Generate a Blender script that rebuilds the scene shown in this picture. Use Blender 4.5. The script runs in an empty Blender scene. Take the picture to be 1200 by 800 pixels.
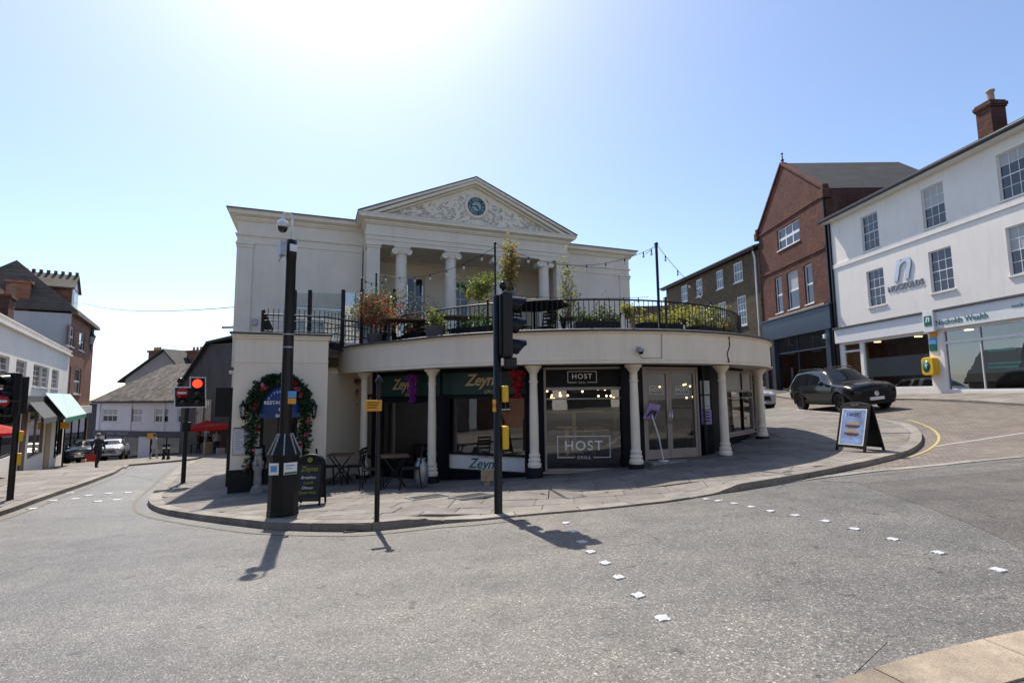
import bpy, bmesh, math, random
import numpy as np
from mathutils import Matrix, Vector
random.seed(7)
PI = math.pi
R_ = math.radians
scene = bpy.context.scene
col = scene.collection

# ------------------------------------------------------------------ camera
EYE = 1.65
FPX = 600.0                                   # focal length in photo pixels (photo 1200 wide)
PITCH = math.atan(62 / 600.0)
ROLL = 0.011
_F = Vector((0, math.cos(PITCH), math.sin(PITCH)))
_R0 = Vector((1, 0, 0)); _U0 = Vector((0, -math.sin(PITCH), math.cos(PITCH)))
_R = _R0 * math.cos(ROLL) - _U0 * math.sin(ROLL)
_U = _U0 * math.cos(ROLL) + _R0 * math.sin(ROLL)
cam_data = bpy.data.cameras.new('camera')
cam_data.sensor_width = 36.0
cam_data.lens = 36.0 * FPX / 1200.0
cam_data.clip_start = 0.05
cam_data.clip_end = 3000
cam = bpy.data.objects.new('camera', cam_data)
col.objects.link(cam)
m = Matrix((_R, _U, -_F)).transposed().to_4x4()
m.translation = (0, 0, EYE)
cam.matrix_world = m
scene.camera = cam

# ------------------------------------------------------------------ sky, sun, exposure
SUN_AZ = R_(-21)        # measured from +Y towards +X
SUN_EL = R_(56)
world = bpy.data.worlds.new('World'); scene.world = world; world.use_nodes = True
wn = world.node_tree
sky = wn.nodes.new('ShaderNodeTexSky'); sky.sky_type = 'NISHITA'; sky.sun_disc = False
sky.sun_elevation = SUN_EL; sky.sun_rotation = SUN_AZ
sky.air_density = 0.8; sky.dust_density = 1.0; sky.ozone_density = 2.4; sky.altitude = 60
wn.links.new(sky.outputs[0], wn.nodes['Background'].inputs[0])
wn.nodes['Background'].inputs[1].default_value = 0.105
sl = bpy.data.lights.new('sun', 'SUN'); sl.energy = 3.0; sl.angle = R_(0.53); sl.color = (1.0, 0.93, 0.82)
sun = bpy.data.objects.new('sun', sl); col.objects.link(sun)
_sd = Vector((math.sin(SUN_AZ) * math.cos(SUN_EL), math.cos(SUN_AZ) * math.cos(SUN_EL), math.sin(SUN_EL)))
sun.rotation_euler = _sd.to_track_quat('Z', 'Y').to_euler()
sun.location = _sd * 60
vs = scene.view_settings
vs.view_transform = 'Standard'; vs.look = 'None'; vs.gamma = 1.0; vs.use_curve_mapping = False
vs.exposure = 1.1
scene.cycles.max_bounces = 7
scene.cycles.transparent_max_bounces = 14
scene.cycles.caustics_reflective = False
scene.cycles.caustics_refractive = False

# ------------------------------------------------------------------ pixel helpers
def ray(x, y):
    return _F * FPX + _R * (x - 600) + _U * (400 - y)
def at(x, y, Y):
    v = ray(x, y); v = v * (Y / v.y)
    return Vector((v.x, v.y, v.z + EYE))
class Fr:
    """a vertical plane: x along p0>p1, y into the building, z up (world height)"""
    def __init__(s, p0, p1):
        s.o = Vector((p0[0], p0[1], 0)); d = Vector((p1[0] - p0[0], p1[1] - p0[1], 0))
        s.len = d.length; s.x = d.normalized(); s.y = Vector((0, 0, 1)).cross(s.x)
        s.M = Matrix((s.x, s.y, Vector((0, 0, 1)))).transposed().to_4x4(); s.M.translation = s.o
    def px(s, x, y, off=0.0):
        v = ray(x, y); o = s.o + s.y * off - Vector((0, 0, EYE))
        t = o.dot(s.y) / v.dot(s.y); P = v * t
        return ((P - o).dot(s.x), P.z + EYE)
    def w(s, x, y, z):
        return s.M @ Vector((x, y, z))
    def at(s, x, y, z=0, rot=0):
        return Matrix.Translation(s.w(x, y, z)) @ s.M.to_3x3().to_4x4() @ Matrix.Rotation(rot, 4, 'Z')

# ------------------------------------------------------------------ terrain (thin plate through measured foot points)
_cp = [  # (pixel x, pixel y, depth)
    (584, 592, 8.0), (330, 600, 8.8), (505, 568, 13.0), (622, 563, 11.3), (745, 551, 11.4), (845, 534, 12.8),
    (889, 515, 14.8), (902, 506, 15.8), (274, 577, 12.5), (383, 567, 13.3), (214, 566, 15.2), (176, 592, 11.6),
    (12, 585, 12.0), (113, 549, 26.0), (0, 552, 20.0), (80, 543, 35.0), (180, 540, 35.0), (170, 535, 50.0),
    (245, 530, 42.0), (1040, 480, 19.6), (938, 480, 23.6), (985, 462, 29.0), (1190, 462, 19.0), (990, 530, 11.5),
    (1080, 515, 13.6), (1200, 540, 9.6), (1200, 690, 4.0), (910, 476, 30.0)]
_road = {(180, 540, 35.0), (1040, 480, 19.6), (938, 480, 23.6), (1200, 540, 9.6), (1200, 690, 4.0), (910, 476, 30.0)}
def _lower(c):
    P = at(*c)
    return [P.x, P.y, P.z - (0 if c in _road else 0.10)]
_C = np.array([_lower(c) for c in _cp] + [(0, 0, 0), (-6, 0, -.28), (-12, 0, -.6), (6, -4, .1), (-6, -10, -.2), (12, 0, .35),
      (18, 4, 1.0), (-22, 8, -1.3), (0, -14, .3), (10, 40, 1.6), (16, 52, 1.8), (-14, 30, -1.9), (-45, 60, -4.6), (-8, 40, -1.2)])
_n = len(_C)
def _phi(r2): return np.where(r2 > 1e-9, r2 * np.log(np.maximum(r2, 1e-9)) * .5, 0.0)
_A = np.zeros((_n + 3, _n + 3))
_d2 = ((_C[:, None, :2] - _C[None, :, :2]) ** 2).sum(-1)
_A[:_n, :_n] = _phi(_d2) + np.eye(_n) * 6.0
_A[:_n, _n] = 1; _A[:_n, _n + 1:] = _C[:, :2]; _A[_n:, :_n] = _A[:_n, _n:].T
_wt = np.linalg.solve(_A, np.concatenate([_C[:, 2], np.zeros(3)]))
def gz_many(XY):
    XY = np.asarray(XY, float).copy()
    XY[:, 0] = np.clip(XY[:, 0], -50, 24); XY[:, 1] = np.clip(XY[:, 1], -16, 62)
    d2 = ((XY[:, None, :] - _C[None, :, :2]) ** 2).sum(-1)
    return _phi(d2) @ _wt[:_n] + _wt[_n] + XY @ _wt[_n + 1:]
def gz(x, y): return float(gz_many([(x, y)])[0])
def ground(px, py, dz=0.0):
    """where a pixel's ray meets the terrain"""
    v = ray(px, py); t0, t1 = 1.0 / FPX, 70.0 / FPX
    f = lambda t: v.z * t + EYE - gz(v.x * t, v.y * t) - dz
    ts = np.linspace(t0, t1, 400)
    g = gz_many(np.stack([v.x * ts, v.y * ts], 1)); h = v.z * ts + EYE - g - dz
    k = np.argmax(h < 0)
    a, b = ts[max(k - 1, 0)], ts[k]
    for _ in range(30):
        c = (a + b) / 2
        if f(c) > 0: a = c
        else: b = c
    return Vector((v.x * a, v.y * a, v.z * a + EYE))

def ph(x, y):
    """height of a footway above the carriageway, dipping at the crossing"""
    d = math.hypot((x - 1.3) / 2.6, (y - 7.9) / 1.5)
    return 0.11 - 0.085 * max(0.0, min(1.0, 1.6 - 1.6 * d + .6)) if d < 1 else 0.11
def pz(x, y): return gz(x, y) + ph(x, y)
# ------------------------------------------------------------------ mesh helpers
I4 = Matrix.Identity(4)
class MB:
    def __init__(s, M=None):
        s.v = []; s.f = []; s.M = M.copy() if M is not None else I4.copy(); s.sm = []
    def add(s, vs, fs, smooth=False, M=None):
        T = s.M @ M if M is not None else s.M
        b = len(s.v); s.v += [tuple(T @ Vector(p)) for p in vs]
        s.f += [tuple(i + b for i in f) for f in fs]; s.sm += [smooth] * len(fs)
        return s
    def box(s, x0, x1, y0, y1, z0, z1, M=None):
        return s.add([(x0, y0, z0), (x1, y0, z0), (x1, y1, z0), (x0, y1, z0), (x0, y0, z1), (x1, y0, z1), (x1, y1, z1), (x0, y1, z1)],
                     [(0, 3, 2, 1), (4, 5, 6, 7), (0, 1, 5, 4), (1, 2, 6, 5), (2, 3, 7, 6), (3, 0, 4, 7)], M=M)
    def quad(s, a, b, c, d): return s.add([a, b, c, d], [(0, 1, 2, 3)])
    def poly(s, pts): return s.add(pts, [tuple(range(len(pts)))])
    def prism(s, pts, d, smooth=False):
        """polygon pts (3D) extruded by vector d"""
        n = len(pts); d = Vector(d); q = [tuple(Vector(p) + d) for p in pts]
        fs = [tuple(range(n))[::-1], tuple(range(n, 2 * n))] + [(i, (i + 1) % n, n + (i + 1) % n, n + i) for i in range(n)]
        return s.add(list(pts) + q, fs, smooth)
    def lathe(s, prof, c=(0, 0, 0), seg=16, a0=0.0, a1=2 * PI, smooth=True, M=None):
        full = abs(a1 - a0 - 2 * PI) < 1e-6; n = seg if full else seg + 1
        vs = [(c[0] + r * math.cos(a0 + (a1 - a0) * k / seg), c[1] + r * math.sin(a0 + (a1 - a0) * k / seg), c[2] + z) for (r, z) in prof for k in range(n)]
        fs = []
        for i in range(len(prof) - 1):
            for k in range(seg):
                k2 = (k + 1) % n
                fs.append((i * n + k, i * n + k2, (i + 1) * n + k2, (i + 1) * n + k))
        s.add(vs, fs, smooth, M)
        if full:
            if prof[0][0] > 1e-4: s.add(vs[:n], [tuple(range(n))[::-1]], False, M)
            if prof[-1][0] > 1e-4: s.add(vs[-n:], [tuple(range(n))], False, M)
        return s
    def tube(s, pts, r, seg=8, caps=True):
        pts = [Vector(p) for p in pts]; n = len(pts); rr = r if isinstance(r, (list, tuple)) else [r] * n
        vs = []; prev = None
        for i, p in enumerate(pts):
            t = (pts[min(i + 1, n - 1)] - pts[max(i - 1, 0)]).normalized()
            if prev is None:
                prev = Vector((0, 0, 1)).cross(t)
                if prev.length < 1e-3: prev = Vector((1, 0, 0))
            a = (prev - t * prev.dot(t)).normalized(); b = t.cross(a); prev = a
            for k in range(seg):
                q = 2 * PI * k / seg; vs.append(tuple(p + (a * math.cos(q) + b * math.sin(q)) * rr[i]))
        fs = [(i * seg + k, i * seg + (k + 1) % seg, (i + 1) * seg + (k + 1) % seg, (i + 1) * seg + k) for i in range(n - 1) for k in range(seg)]
        s.add(vs, fs, True)
        if caps: s.add(vs[:seg], [tuple(range(seg))[::-1]]); s.add(vs[-seg:], [tuple(range(seg))])
        return s
    def bar(s, a, b, w, h=None):
        """square bar from a to b"""
        a = Vector(a); b = Vector(b); h = h or w; t = (b - a).normalized()
        u = t.cross(Vector((0, 0, 1)))
        if u.length < 1e-3: u = Vector((1, 0, 0))
        u.normalize(); k = u.cross(t); u = u * w / 2; k = k * h / 2
        vs = [a - u - k, a + u - k, a + u + k, a - u + k, b - u - k, b + u - k, b + u + k, b - u + k]
        return s.add([tuple(p) for p in vs], [(0, 3, 2, 1), (4, 5, 6, 7), (0, 1, 5, 4), (1, 2, 6, 5), (2, 3, 7, 6), (3, 0, 4, 7)])
    def ball(s, c, r, seg=10, rings=6, sc=(1, 1, 1)):
        prof = [(max(1e-5, r * math.sin(PI * i / rings)), -r * math.cos(PI * i / rings)) for i in range(rings + 1)]
        return s.lathe(prof, (0, 0, 0), seg, M=Matrix.Translation(c) @ Matrix.Diagonal((*sc, 1)))
    def grid(s, rows, smooth=True, close=False):
        """rows: list of equally long point rows"""
        n = len(rows[0]); vs = [tuple(p) for r in rows for p in r]
        fs = [(i * n + k, i * n + (k + 1) % n, (i + 1) * n + (k + 1) % n, (i + 1) * n + k) for i in range(len(rows) - 1) for k in range(n if close else n - 1)]
        return s.add(vs, fs, smooth)
    def mesh(s, name):
        me = bpy.data.meshes.new(name); me.from_pydata(s.v, [], s.f)
        if any(s.sm): me.polygons.foreach_set('use_smooth', s.sm)
        me.update(); return me
    def build(s, name, mat, parent=None, bevel=0, label=None):
        """one mesh object; vertices are given in world space, the origin sits at the root's base"""
        me = s.mesh(name)
        if mat is not None: me.materials.append(mat)
        o = bpy.data.objects.new(name, me); col.objects.link(o)
        if parent is not None:
            root = parent
            while root.parent: root = root.parent
            o.parent = parent
            me.transform(ROOTM[root.name].inverted())
        if bevel:
            b = o.modifiers.new('bevel', 'BEVEL'); b.width = bevel; b.segments = 2; b.limit_method = 'ANGLE'; b.angle_limit = R_(40)
        if label: o['label'] = label
        return o
ROOTM = {}
def thing(name, label, cat, loc=(0, 0, 0), rz=0.0, group=None, M=None):
    o = bpy.data.objects.new(name, None); col.objects.link(o); o.empty_display_size = .2
    T = M if M is not None else Matrix.Translation(loc) @ Matrix.Rotation(rz, 4, 'Z')
    o.matrix_world = T; ROOTM[o.name] = T.copy()
    o['label'] = label; o['category'] = cat
    if group: o['group'] = group
    return o
def tag(o, label, cat, group=None):
    o['label'] = label; o['category'] = cat
    if group: o['group'] = group
    return o
def structure(o): o['kind'] = 'structure'; return o
def inst(name, me, parent, M, mat=None):
    """a child sharing mesh data; M in world space"""
    o = bpy.data.objects.new(name, me); col.objects.link(o)
    root = parent
    while root.parent: root = root.parent
    o.parent = parent; o.matrix_local = ROOTM[root.name].inverted() @ M
    return o
def dup(root, M, label=None, group=None):
    """copy a thing built round its own base, with parts and sub-parts"""
    r = root.copy(); col.objects.link(r); r.matrix_world = M; ROOTM[r.name] = M.copy()
    if label: r['label'] = label
    if group: r['group'] = group
    for ch in list(root.children):
        c = ch.copy(); col.objects.link(c); c.parent = r
        for g in ch.children:
            d = g.copy(); col.objects.link(d); d.parent = c
    return r
def text_mb(txt, size, shear=0.0, depth=0.006, bold=0.0, space=1.0):
    """lettering as mesh in local x (right), z (up); facing -y; centred"""
    cu = bpy.data.curves.new('lettering', 'FONT'); cu.body = txt; cu.size = size; cu.shear = shear
    cu.extrude = depth / 2; cu.align_x = 'CENTER'; cu.align_y = 'CENTER'; cu.offset = bold; cu.space_character = space; cu.resolution_u = 3
    ob = bpy.data.objects.new('lettering', cu); col.objects.link(ob)
    dg = bpy.context.evaluated_depsgraph_get(); me = bpy.data.meshes.new_from_object(ob.evaluated_get(dg))
    vs = [(v.co.x, -v.co.z, v.co.y) for v in me.vertices]
    zc = (max(v[2] for v in vs) + min(v[2] for v in vs)) / 2; xc = (max(v[0] for v in vs) + min(v[0] for v in vs)) / 2
    vs = [(v[0] - xc, v[1], v[2] - zc) for v in vs]; fs = [tuple(p.vertices) for p in me.polygons]
    bpy.data.objects.remove(ob); bpy.data.meshes.remove(me); bpy.data.curves.remove(cu)
    return vs, fs
def letters(parent, M, txt, size, mat, name='lettering', shear=0.0, bold=0.0, depth=.006, space=1.0):
    vs, fs = text_mb(txt, size, shear, depth, bold, space)
    return MB(M).add(vs, fs).build(name, mat, parent)
def clip_rect(poly, x0, x1, y0, y1):
    """Sutherland-Hodgman: polygon clipped by an axis rectangle (2D)"""
    def cut(P, ins, inter):
        out = []
        for i in range(len(P)):
            a, b = P[i - 1], P[i]; ia, ib = ins(a), ins(b)
            if ib:
                if not ia: out.append(inter(a, b))
                out.append(b)
            elif ia: out.append(inter(a, b))
        return out
    def at_x(c): return lambda a, b: (c, a[1] + (b[1] - a[1]) * (c - a[0]) / (b[0] - a[0]))
    def at_y(c): return lambda a, b: (a[0] + (b[0] - a[0]) * (c - a[1]) / (b[1] - a[1]), c)
    P = list(poly)
    for ins, it in ((lambda p: p[0] >= x0, at_x(x0)), (lambda p: p[0] <= x1, at_x(x1)), (lambda p: p[1] >= y0, at_y(y0)), (lambda p: p[1] <= y1, at_y(y1))):
        if not P: return []
        P = cut(P, ins, it)
    return P
def area(P): return .5 * sum(P[i - 1][0] * P[i][1] - P[i][0] * P[i - 1][1] for i in range(len(P)))
def drape(poly, zf, cell=0.5):
    """polygon draped on a height function, as MB"""
    mb = MB(); xs = [p[0] for p in poly]; ys = [p[1] for p in poly]
    if area(poly) < 0: poly = poly[::-1]
    i0, i1 = int(math.floor(min(xs) / cell)), int(math.ceil(max(xs) / cell))
    j0, j1 = int(math.floor(min(ys) / cell)), int(math.ceil(max(ys) / cell))
    vid = {}; V = []; Fs = []
    for i in range(i0, i1):
        for j in range(j0, j1):
            P = clip_rect(poly, i * cell, (i + 1) * cell, j * cell, (j + 1) * cell)
            Q = []
            for p in P:
                k = (round(p[0], 4), round(p[1], 4))
                if k not in vid: vid[k] = len(V); V.append(k)
                if not Q or (Q[-1] != vid[k] and Q[0] != vid[k]): Q.append(vid[k])
            if len(Q) > 2: Fs.append(tuple(Q))
    mb.add([(x, y, zf(x, y)) for x, y in V], Fs)
    return mb
def inside(p, poly):
    c = False; x, y = p
    for i in range(len(poly)):
        (x0, y0), (x1, y1) = poly[i - 1], poly[i]
        if (y0 > y) != (y1 > y) and x < (x1 - x0) * (y - y0) / (y1 - y0) + x0: c = not c
    return c
def smooth_line(pts, n=6):
    """Catmull-Rom through 2D/3D points"""
    P = [Vector(p) for p in pts]; out = []
    for i in range(len(P) - 1):
        a, b, c, d = P[max(i - 1, 0)], P[i], P[i + 1], P[min(i + 2, len(P) - 1)]
        for k in range(n):
            t = k / n
            out.append(.5 * ((2 * b) + (c - a) * t + (2 * a - 5 * b + 4 * c - d) * t * t + (3 * b - a - 3 * c + d) * t ** 3))
    out.append(P[-1]); return out

# ------------------------------------------------------------------ materials
def _nodes(name):
    m = bpy.data.materials.new(name); m.use_nodes = True; nt = m.node_tree
    return m, nt, nt.nodes['Principled BSDF']
def N(nt, t, **kw):
    n = nt.nodes.new(t)
    for k, v in kw.items():
        if k.startswith('i_'): n.inputs[int(k[2:])].default_value = v
        else: setattr(n, k, v)
    return n
def coord(nt, obj=True):
    if obj: return N(nt, 'ShaderNodeTexCoord').outputs['Object']
    return N(nt, 'ShaderNodeNewGeometry').outputs['Position']
def ramp(nt, fac, stops):
    r = N(nt, 'ShaderNodeValToRGB'); e = r.color_ramp.elements
    while len(e) < len(stops): e.new(.5)
    for el, (p, c) in zip(e, stops):
        el.position = p; el.color = (*c, 1) if len(c) == 3 else c
    nt.links.new(fac, r.inputs[0]); return r.outputs[0]
def noise(nt, vec, scale, detail=4, rough=.6, out='Fac'):
    n = N(nt, 'ShaderNodeTexNoise'); n.inputs['Scale'].default_value = scale; n.inputs['Detail'].default_value = detail; n.inputs['Roughness'].default_value = rough
    nt.links.new(vec, n.inputs['Vector']); return n.outputs[out]
def mixc(nt, fac, a, b, mode='MIX'):
    n = N(nt, 'ShaderNodeMix', data_type='RGBA', blend_type=mode)
    for sock, val in ((n.inputs[0], fac), (n.inputs[6], a), (n.inputs[7], b)):
        if hasattr(val, 'is_output'): nt.links.new(val, sock)
        else: sock.default_value = val if not isinstance(val, tuple) or len(val) == 4 else (*val, 1)
    return n.outputs[2]
def bump(nt, bsdf, h, strength=.3, dist=.01):
    b = N(nt, 'ShaderNodeBump'); b.inputs['Strength'].default_value = strength; b.inputs['Distance'].default_value = dist
    nt.links.new(h, b.inputs['Height']); nt.links.new(b.outputs[0], bsdf.inputs['Normal']); return b
def stretch(nt, vec, s):
    n = N(nt, 'ShaderNodeMapping'); n.inputs['Scale'].default_value = s; nt.links.new(vec, n.inputs['Vector']); return n.outputs[0]
def mat(name, c, rough=.6, metal=0.0, var=.12, scale=3.0, bs=0.0, bscale=60, spec=.5, streak=0.0, coat=0.0, per_obj=0.0, emit=None):
    """painted / plastic / metal surface with uneven tone, optional vertical dirt streaks and fine relief"""
    m, nt, b = _nodes(name)
    g = coord(nt, False)
    lo = tuple(x * (1 - var) for x in c); hi = tuple(min(1, x * (1 + var * .7)) for x in c)
    colr = ramp(nt, noise(nt, g, scale, 5), [(.3, lo), (.7, hi)])
    if streak:
        st = ramp(nt, noise(nt, stretch(nt, g, (2.6, 2.6, .35)), 1.5, 6, .75), [(.5, (0, 0, 0)), (.85, (1, 1, 1))])
        mm = N(nt, 'ShaderNodeMath', operation='MULTIPLY'); mm.inputs[1].default_value = streak; nt.links.new(st, mm.inputs[0])
        colr = mixc(nt, mm.outputs[0], colr, tuple(x * .45 for x in c))
    if per_obj:
        oi = N(nt, 'ShaderNodeObjectInfo')
        mr = N(nt, 'ShaderNodeMapRange'); mr.inputs[3].default_value = 1 - per_obj; mr.inputs[4].default_value = 1 + per_obj
        nt.links.new(oi.outputs['Random'], mr.inputs[0])
        hs = N(nt, 'ShaderNodeHueSaturation'); nt.links.new(mr.outputs[0], hs.inputs['Value']); nt.links.new(colr, hs.inputs['Color']); colr = hs.outputs[0]
    nt.links.new(colr, b.inputs['Base Color'])
    b.inputs['Roughness'].default_value = rough; b.inputs['Metallic'].default_value = metal; b.inputs['Specular IOR Level'].default_value = spec
    if coat: b.inputs['Coat Weight'].default_value = coat; b.inputs['Coat Roughness'].default_value = .04
    if bs: bump(nt, b, noise(nt, g, bscale, 4), bs, .01)
    if emit:
        b.inputs['Emission Color'].default_value = (*emit[0], 1); b.inputs['Emission Strength'].default_value = emit[1]
    return m
def brick_mat(name, ang, c1, c2, mortar, w=.225, h=.075, ms=.012, dirt=.3):
    m, nt, b = _nodes(name); g = coord(nt, False)
    mp = N(nt, 'ShaderNodeMapping'); mp.vector_type = 'POINT'; mp.inputs['Rotation'].default_value = (0, 0, -ang)
    nt.links.new(g, mp.inputs[0])
    sp = N(nt, 'ShaderNodeSeparateXYZ'); nt.links.new(mp.outputs[0], sp.inputs[0])
    cb = N(nt, 'ShaderNodeCombineXYZ'); nt.links.new(sp.outputs[0], cb.inputs[0]); nt.links.new(sp.outputs[2], cb.inputs[1])
    br = N(nt, 'ShaderNodeTexBrick'); br.inputs['Scale'].default_value = 1.0; br.inputs['Brick Width'].default_value = w; br.inputs['Row Height'].default_value = h
    br.inputs['Mortar Size'].default_value = ms * .6; br.inputs['Color1'].default_value = (*c1, 1); br.inputs['Color2'].default_value = (*c2, 1); br.inputs['Mortar'].default_value = (*mortar, 1); br.inputs['Bias'].default_value = -.1
    nt.links.new(cb.outputs[0], br.inputs['Vector'])
    d = ramp(nt, noise(nt, g, .7, 6, .65), [(.35, (1 - dirt,) * 3), (.65, (1.0, 1.0, 1.0))])
    c = mixc(nt, 1.0, br.outputs['Color'], d, 'MULTIPLY')
    v = ramp(nt, noise(nt, stretch(nt, g, (1, 1, 2.6)), 3.2, 5, .75), [(.3, (.55, .55, .56)), (.5, (1, 1, 1)), (.72, (1.5, 1.42, 1.32))])
    c = mixc(nt, 1.0, c, v, 'MULTIPLY')
    nt.links.new(c, b.inputs['Base Color']); b.inputs['Roughness'].default_value = .88; b.inputs['Specular IOR Level'].default_value = .25
    inv = N(nt, 'ShaderNodeMath', operation='SUBTRACT'); inv.inputs[0].default_value = 1; nt.links.new(br.outputs['Fac'], inv.inputs[1])
    bump(nt, b, inv.outputs[0], .35, .01)
    return m
def tile_mat(name, ang, c1, c2, w=.25, h=.14, dirt=.5):
    """roof covering: courses along the slope"""
    m, nt, b = _nodes(name); g = coord(nt, False)
    mp = N(nt, 'ShaderNodeMapping'); mp.inputs['Rotation'].default_value = (0, 0, -ang); nt.links.new(g, mp.inputs[0])
    sp = N(nt, 'ShaderNodeSeparateXYZ'); nt.links.new(mp.outputs[0], sp.inputs[0])
    cb = N(nt, 'ShaderNodeCombineXYZ'); nt.links.new(sp.outputs[0], cb.inputs[0]); nt.links.new(sp.outputs[2], cb.inputs[1])
    br = N(nt, 'ShaderNodeTexBrick'); br.inputs['Scale'].default_value = 1.0; br.inputs['Brick Width'].default_value = w; br.inputs['Row Height'].default_value = h
    br.inputs['Mortar Size'].default_value = .008; br.inputs['Color1'].default_value = (*c1, 1); br.inputs['Color2'].default_value = (*c2, 1); br.inputs['Mortar'].default_value = (*[x * .3 for x in c1], 1)
    nt.links.new(cb.outputs[0], br.inputs['Vector'])
    d = ramp(nt, noise(nt, g, 1.1, 6, .7), [(.3, (1 - dirt,) * 3), (.65, (1, 1, 1))])
    nt.links.new(mixc(nt, 1.0, br.outputs['Color'], d, 'MULTIPLY'), b.inputs['Base Color'])
    b.inputs['Roughness'].default_value = .8
    inv = N(nt, 'ShaderNodeMath', operation='SUBTRACT'); inv.inputs[0].default_value = 1; nt.links.new(br.outputs['Fac'], inv.inputs[1])
    bump(nt, b, inv.outputs[0], .5, .015)
    return m
def glass_mat(name, tint=(.9, .95, .93), refl=1.0, rough=.0, milk=0.0):
    m = bpy.data.materials.new(name); m.use_nodes = True; nt = m.node_tree; nt.nodes.clear()
    out = N(nt, 'ShaderNodeOutputMaterial'); tr = N(nt, 'ShaderNodeBsdfTransparent'); tr.inputs[0].default_value = (*tint, 1)
    gl = N(nt, 'ShaderNodeBsdfGlossy'); gl.inputs['Roughness'].default_value = rough
    g = coord(nt, False); bp = N(nt, 'ShaderNodeBump'); bp.inputs['Strength'].default_value = .06; bp.inputs['Distance'].default_value = .01
    nt.links.new(noise(nt, g, 1.7, 2), bp.inputs['Height']); nt.links.new(bp.outputs[0], gl.inputs['Normal'])
    fr = N(nt, 'ShaderNodeFresnel'); fr.inputs[0].default_value = 1.5
    sc = N(nt, 'ShaderNodeMath', operation='MULTIPLY_ADD'); sc.inputs[1].default_value = refl * 1.6; sc.inputs[2].default_value = .13; sc.use_clamp = True
    nt.links.new(fr.outputs[0], sc.inputs[0])
    mx = N(nt, 'ShaderNodeMixShader'); nt.links.new(sc.outputs[0], mx.inputs[0]); nt.links.new(gl.outputs[0], mx.inputs[2])
    if milk:
        df = N(nt, 'ShaderNodeBsdfDiffuse'); df.inputs[0].default_value = (.62, .66, .64, 1)
        m2 = N(nt, 'ShaderNodeMixShader'); m2.inputs[0].default_value = milk; nt.links.new(tr.outputs[0], m2.inputs[1]); nt.links.new(df.outputs[0], m2.inputs[2])
        nt.links.new(m2.outputs[0], mx.inputs[1])
    else: nt.links.new(tr.outputs[0], mx.inputs[1])
    nt.links.new(mx.outputs[0], out.inputs[0]); return m
def leaf_mat(name, cols, rough=.45, trans=.35):
    m, nt, b = _nodes(name); g = coord(nt, False)
    wn_ = N(nt, 'ShaderNodeTexWhiteNoise'); sn = N(nt, 'ShaderNodeVectorMath', operation='SNAP'); sn.inputs[1].default_value = (.07, .07, .07)
    nt.links.new(g, sn.inputs[0]); nt.links.new(sn.outputs[0], wn_.inputs['Vector'])
    n = len(cols); c = ramp(nt, wn_.outputs['Value'], [(i / max(1, n - 1), q) for i, q in enumerate(cols)])
    nt.links.new(c, b.inputs['Base Color']); b.inputs['Roughness'].default_value = rough
    tl = N(nt, 'ShaderNodeBsdfTranslucent'); nt.links.new(c, tl.inputs[0]); mx = N(nt, 'ShaderNodeMixShader'); mx.inputs[0].default_value = trans
    out = nt.nodes['Material Output']; nt.links.new(b.outputs[0], mx.inputs[1]); nt.links.new(tl.outputs[0], mx.inputs[2]); nt.links.new(mx.outputs[0], out.inputs[0])
    return m
def emit_mat(name, c, s):
    m, nt, b = _nodes(name); b.inputs['Base Color'].default_value = (*c, 1); b.inputs['Emission Color'].default_value = (*c, 1); b.inputs['Emission Strength'].default_value = s
    return m
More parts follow.
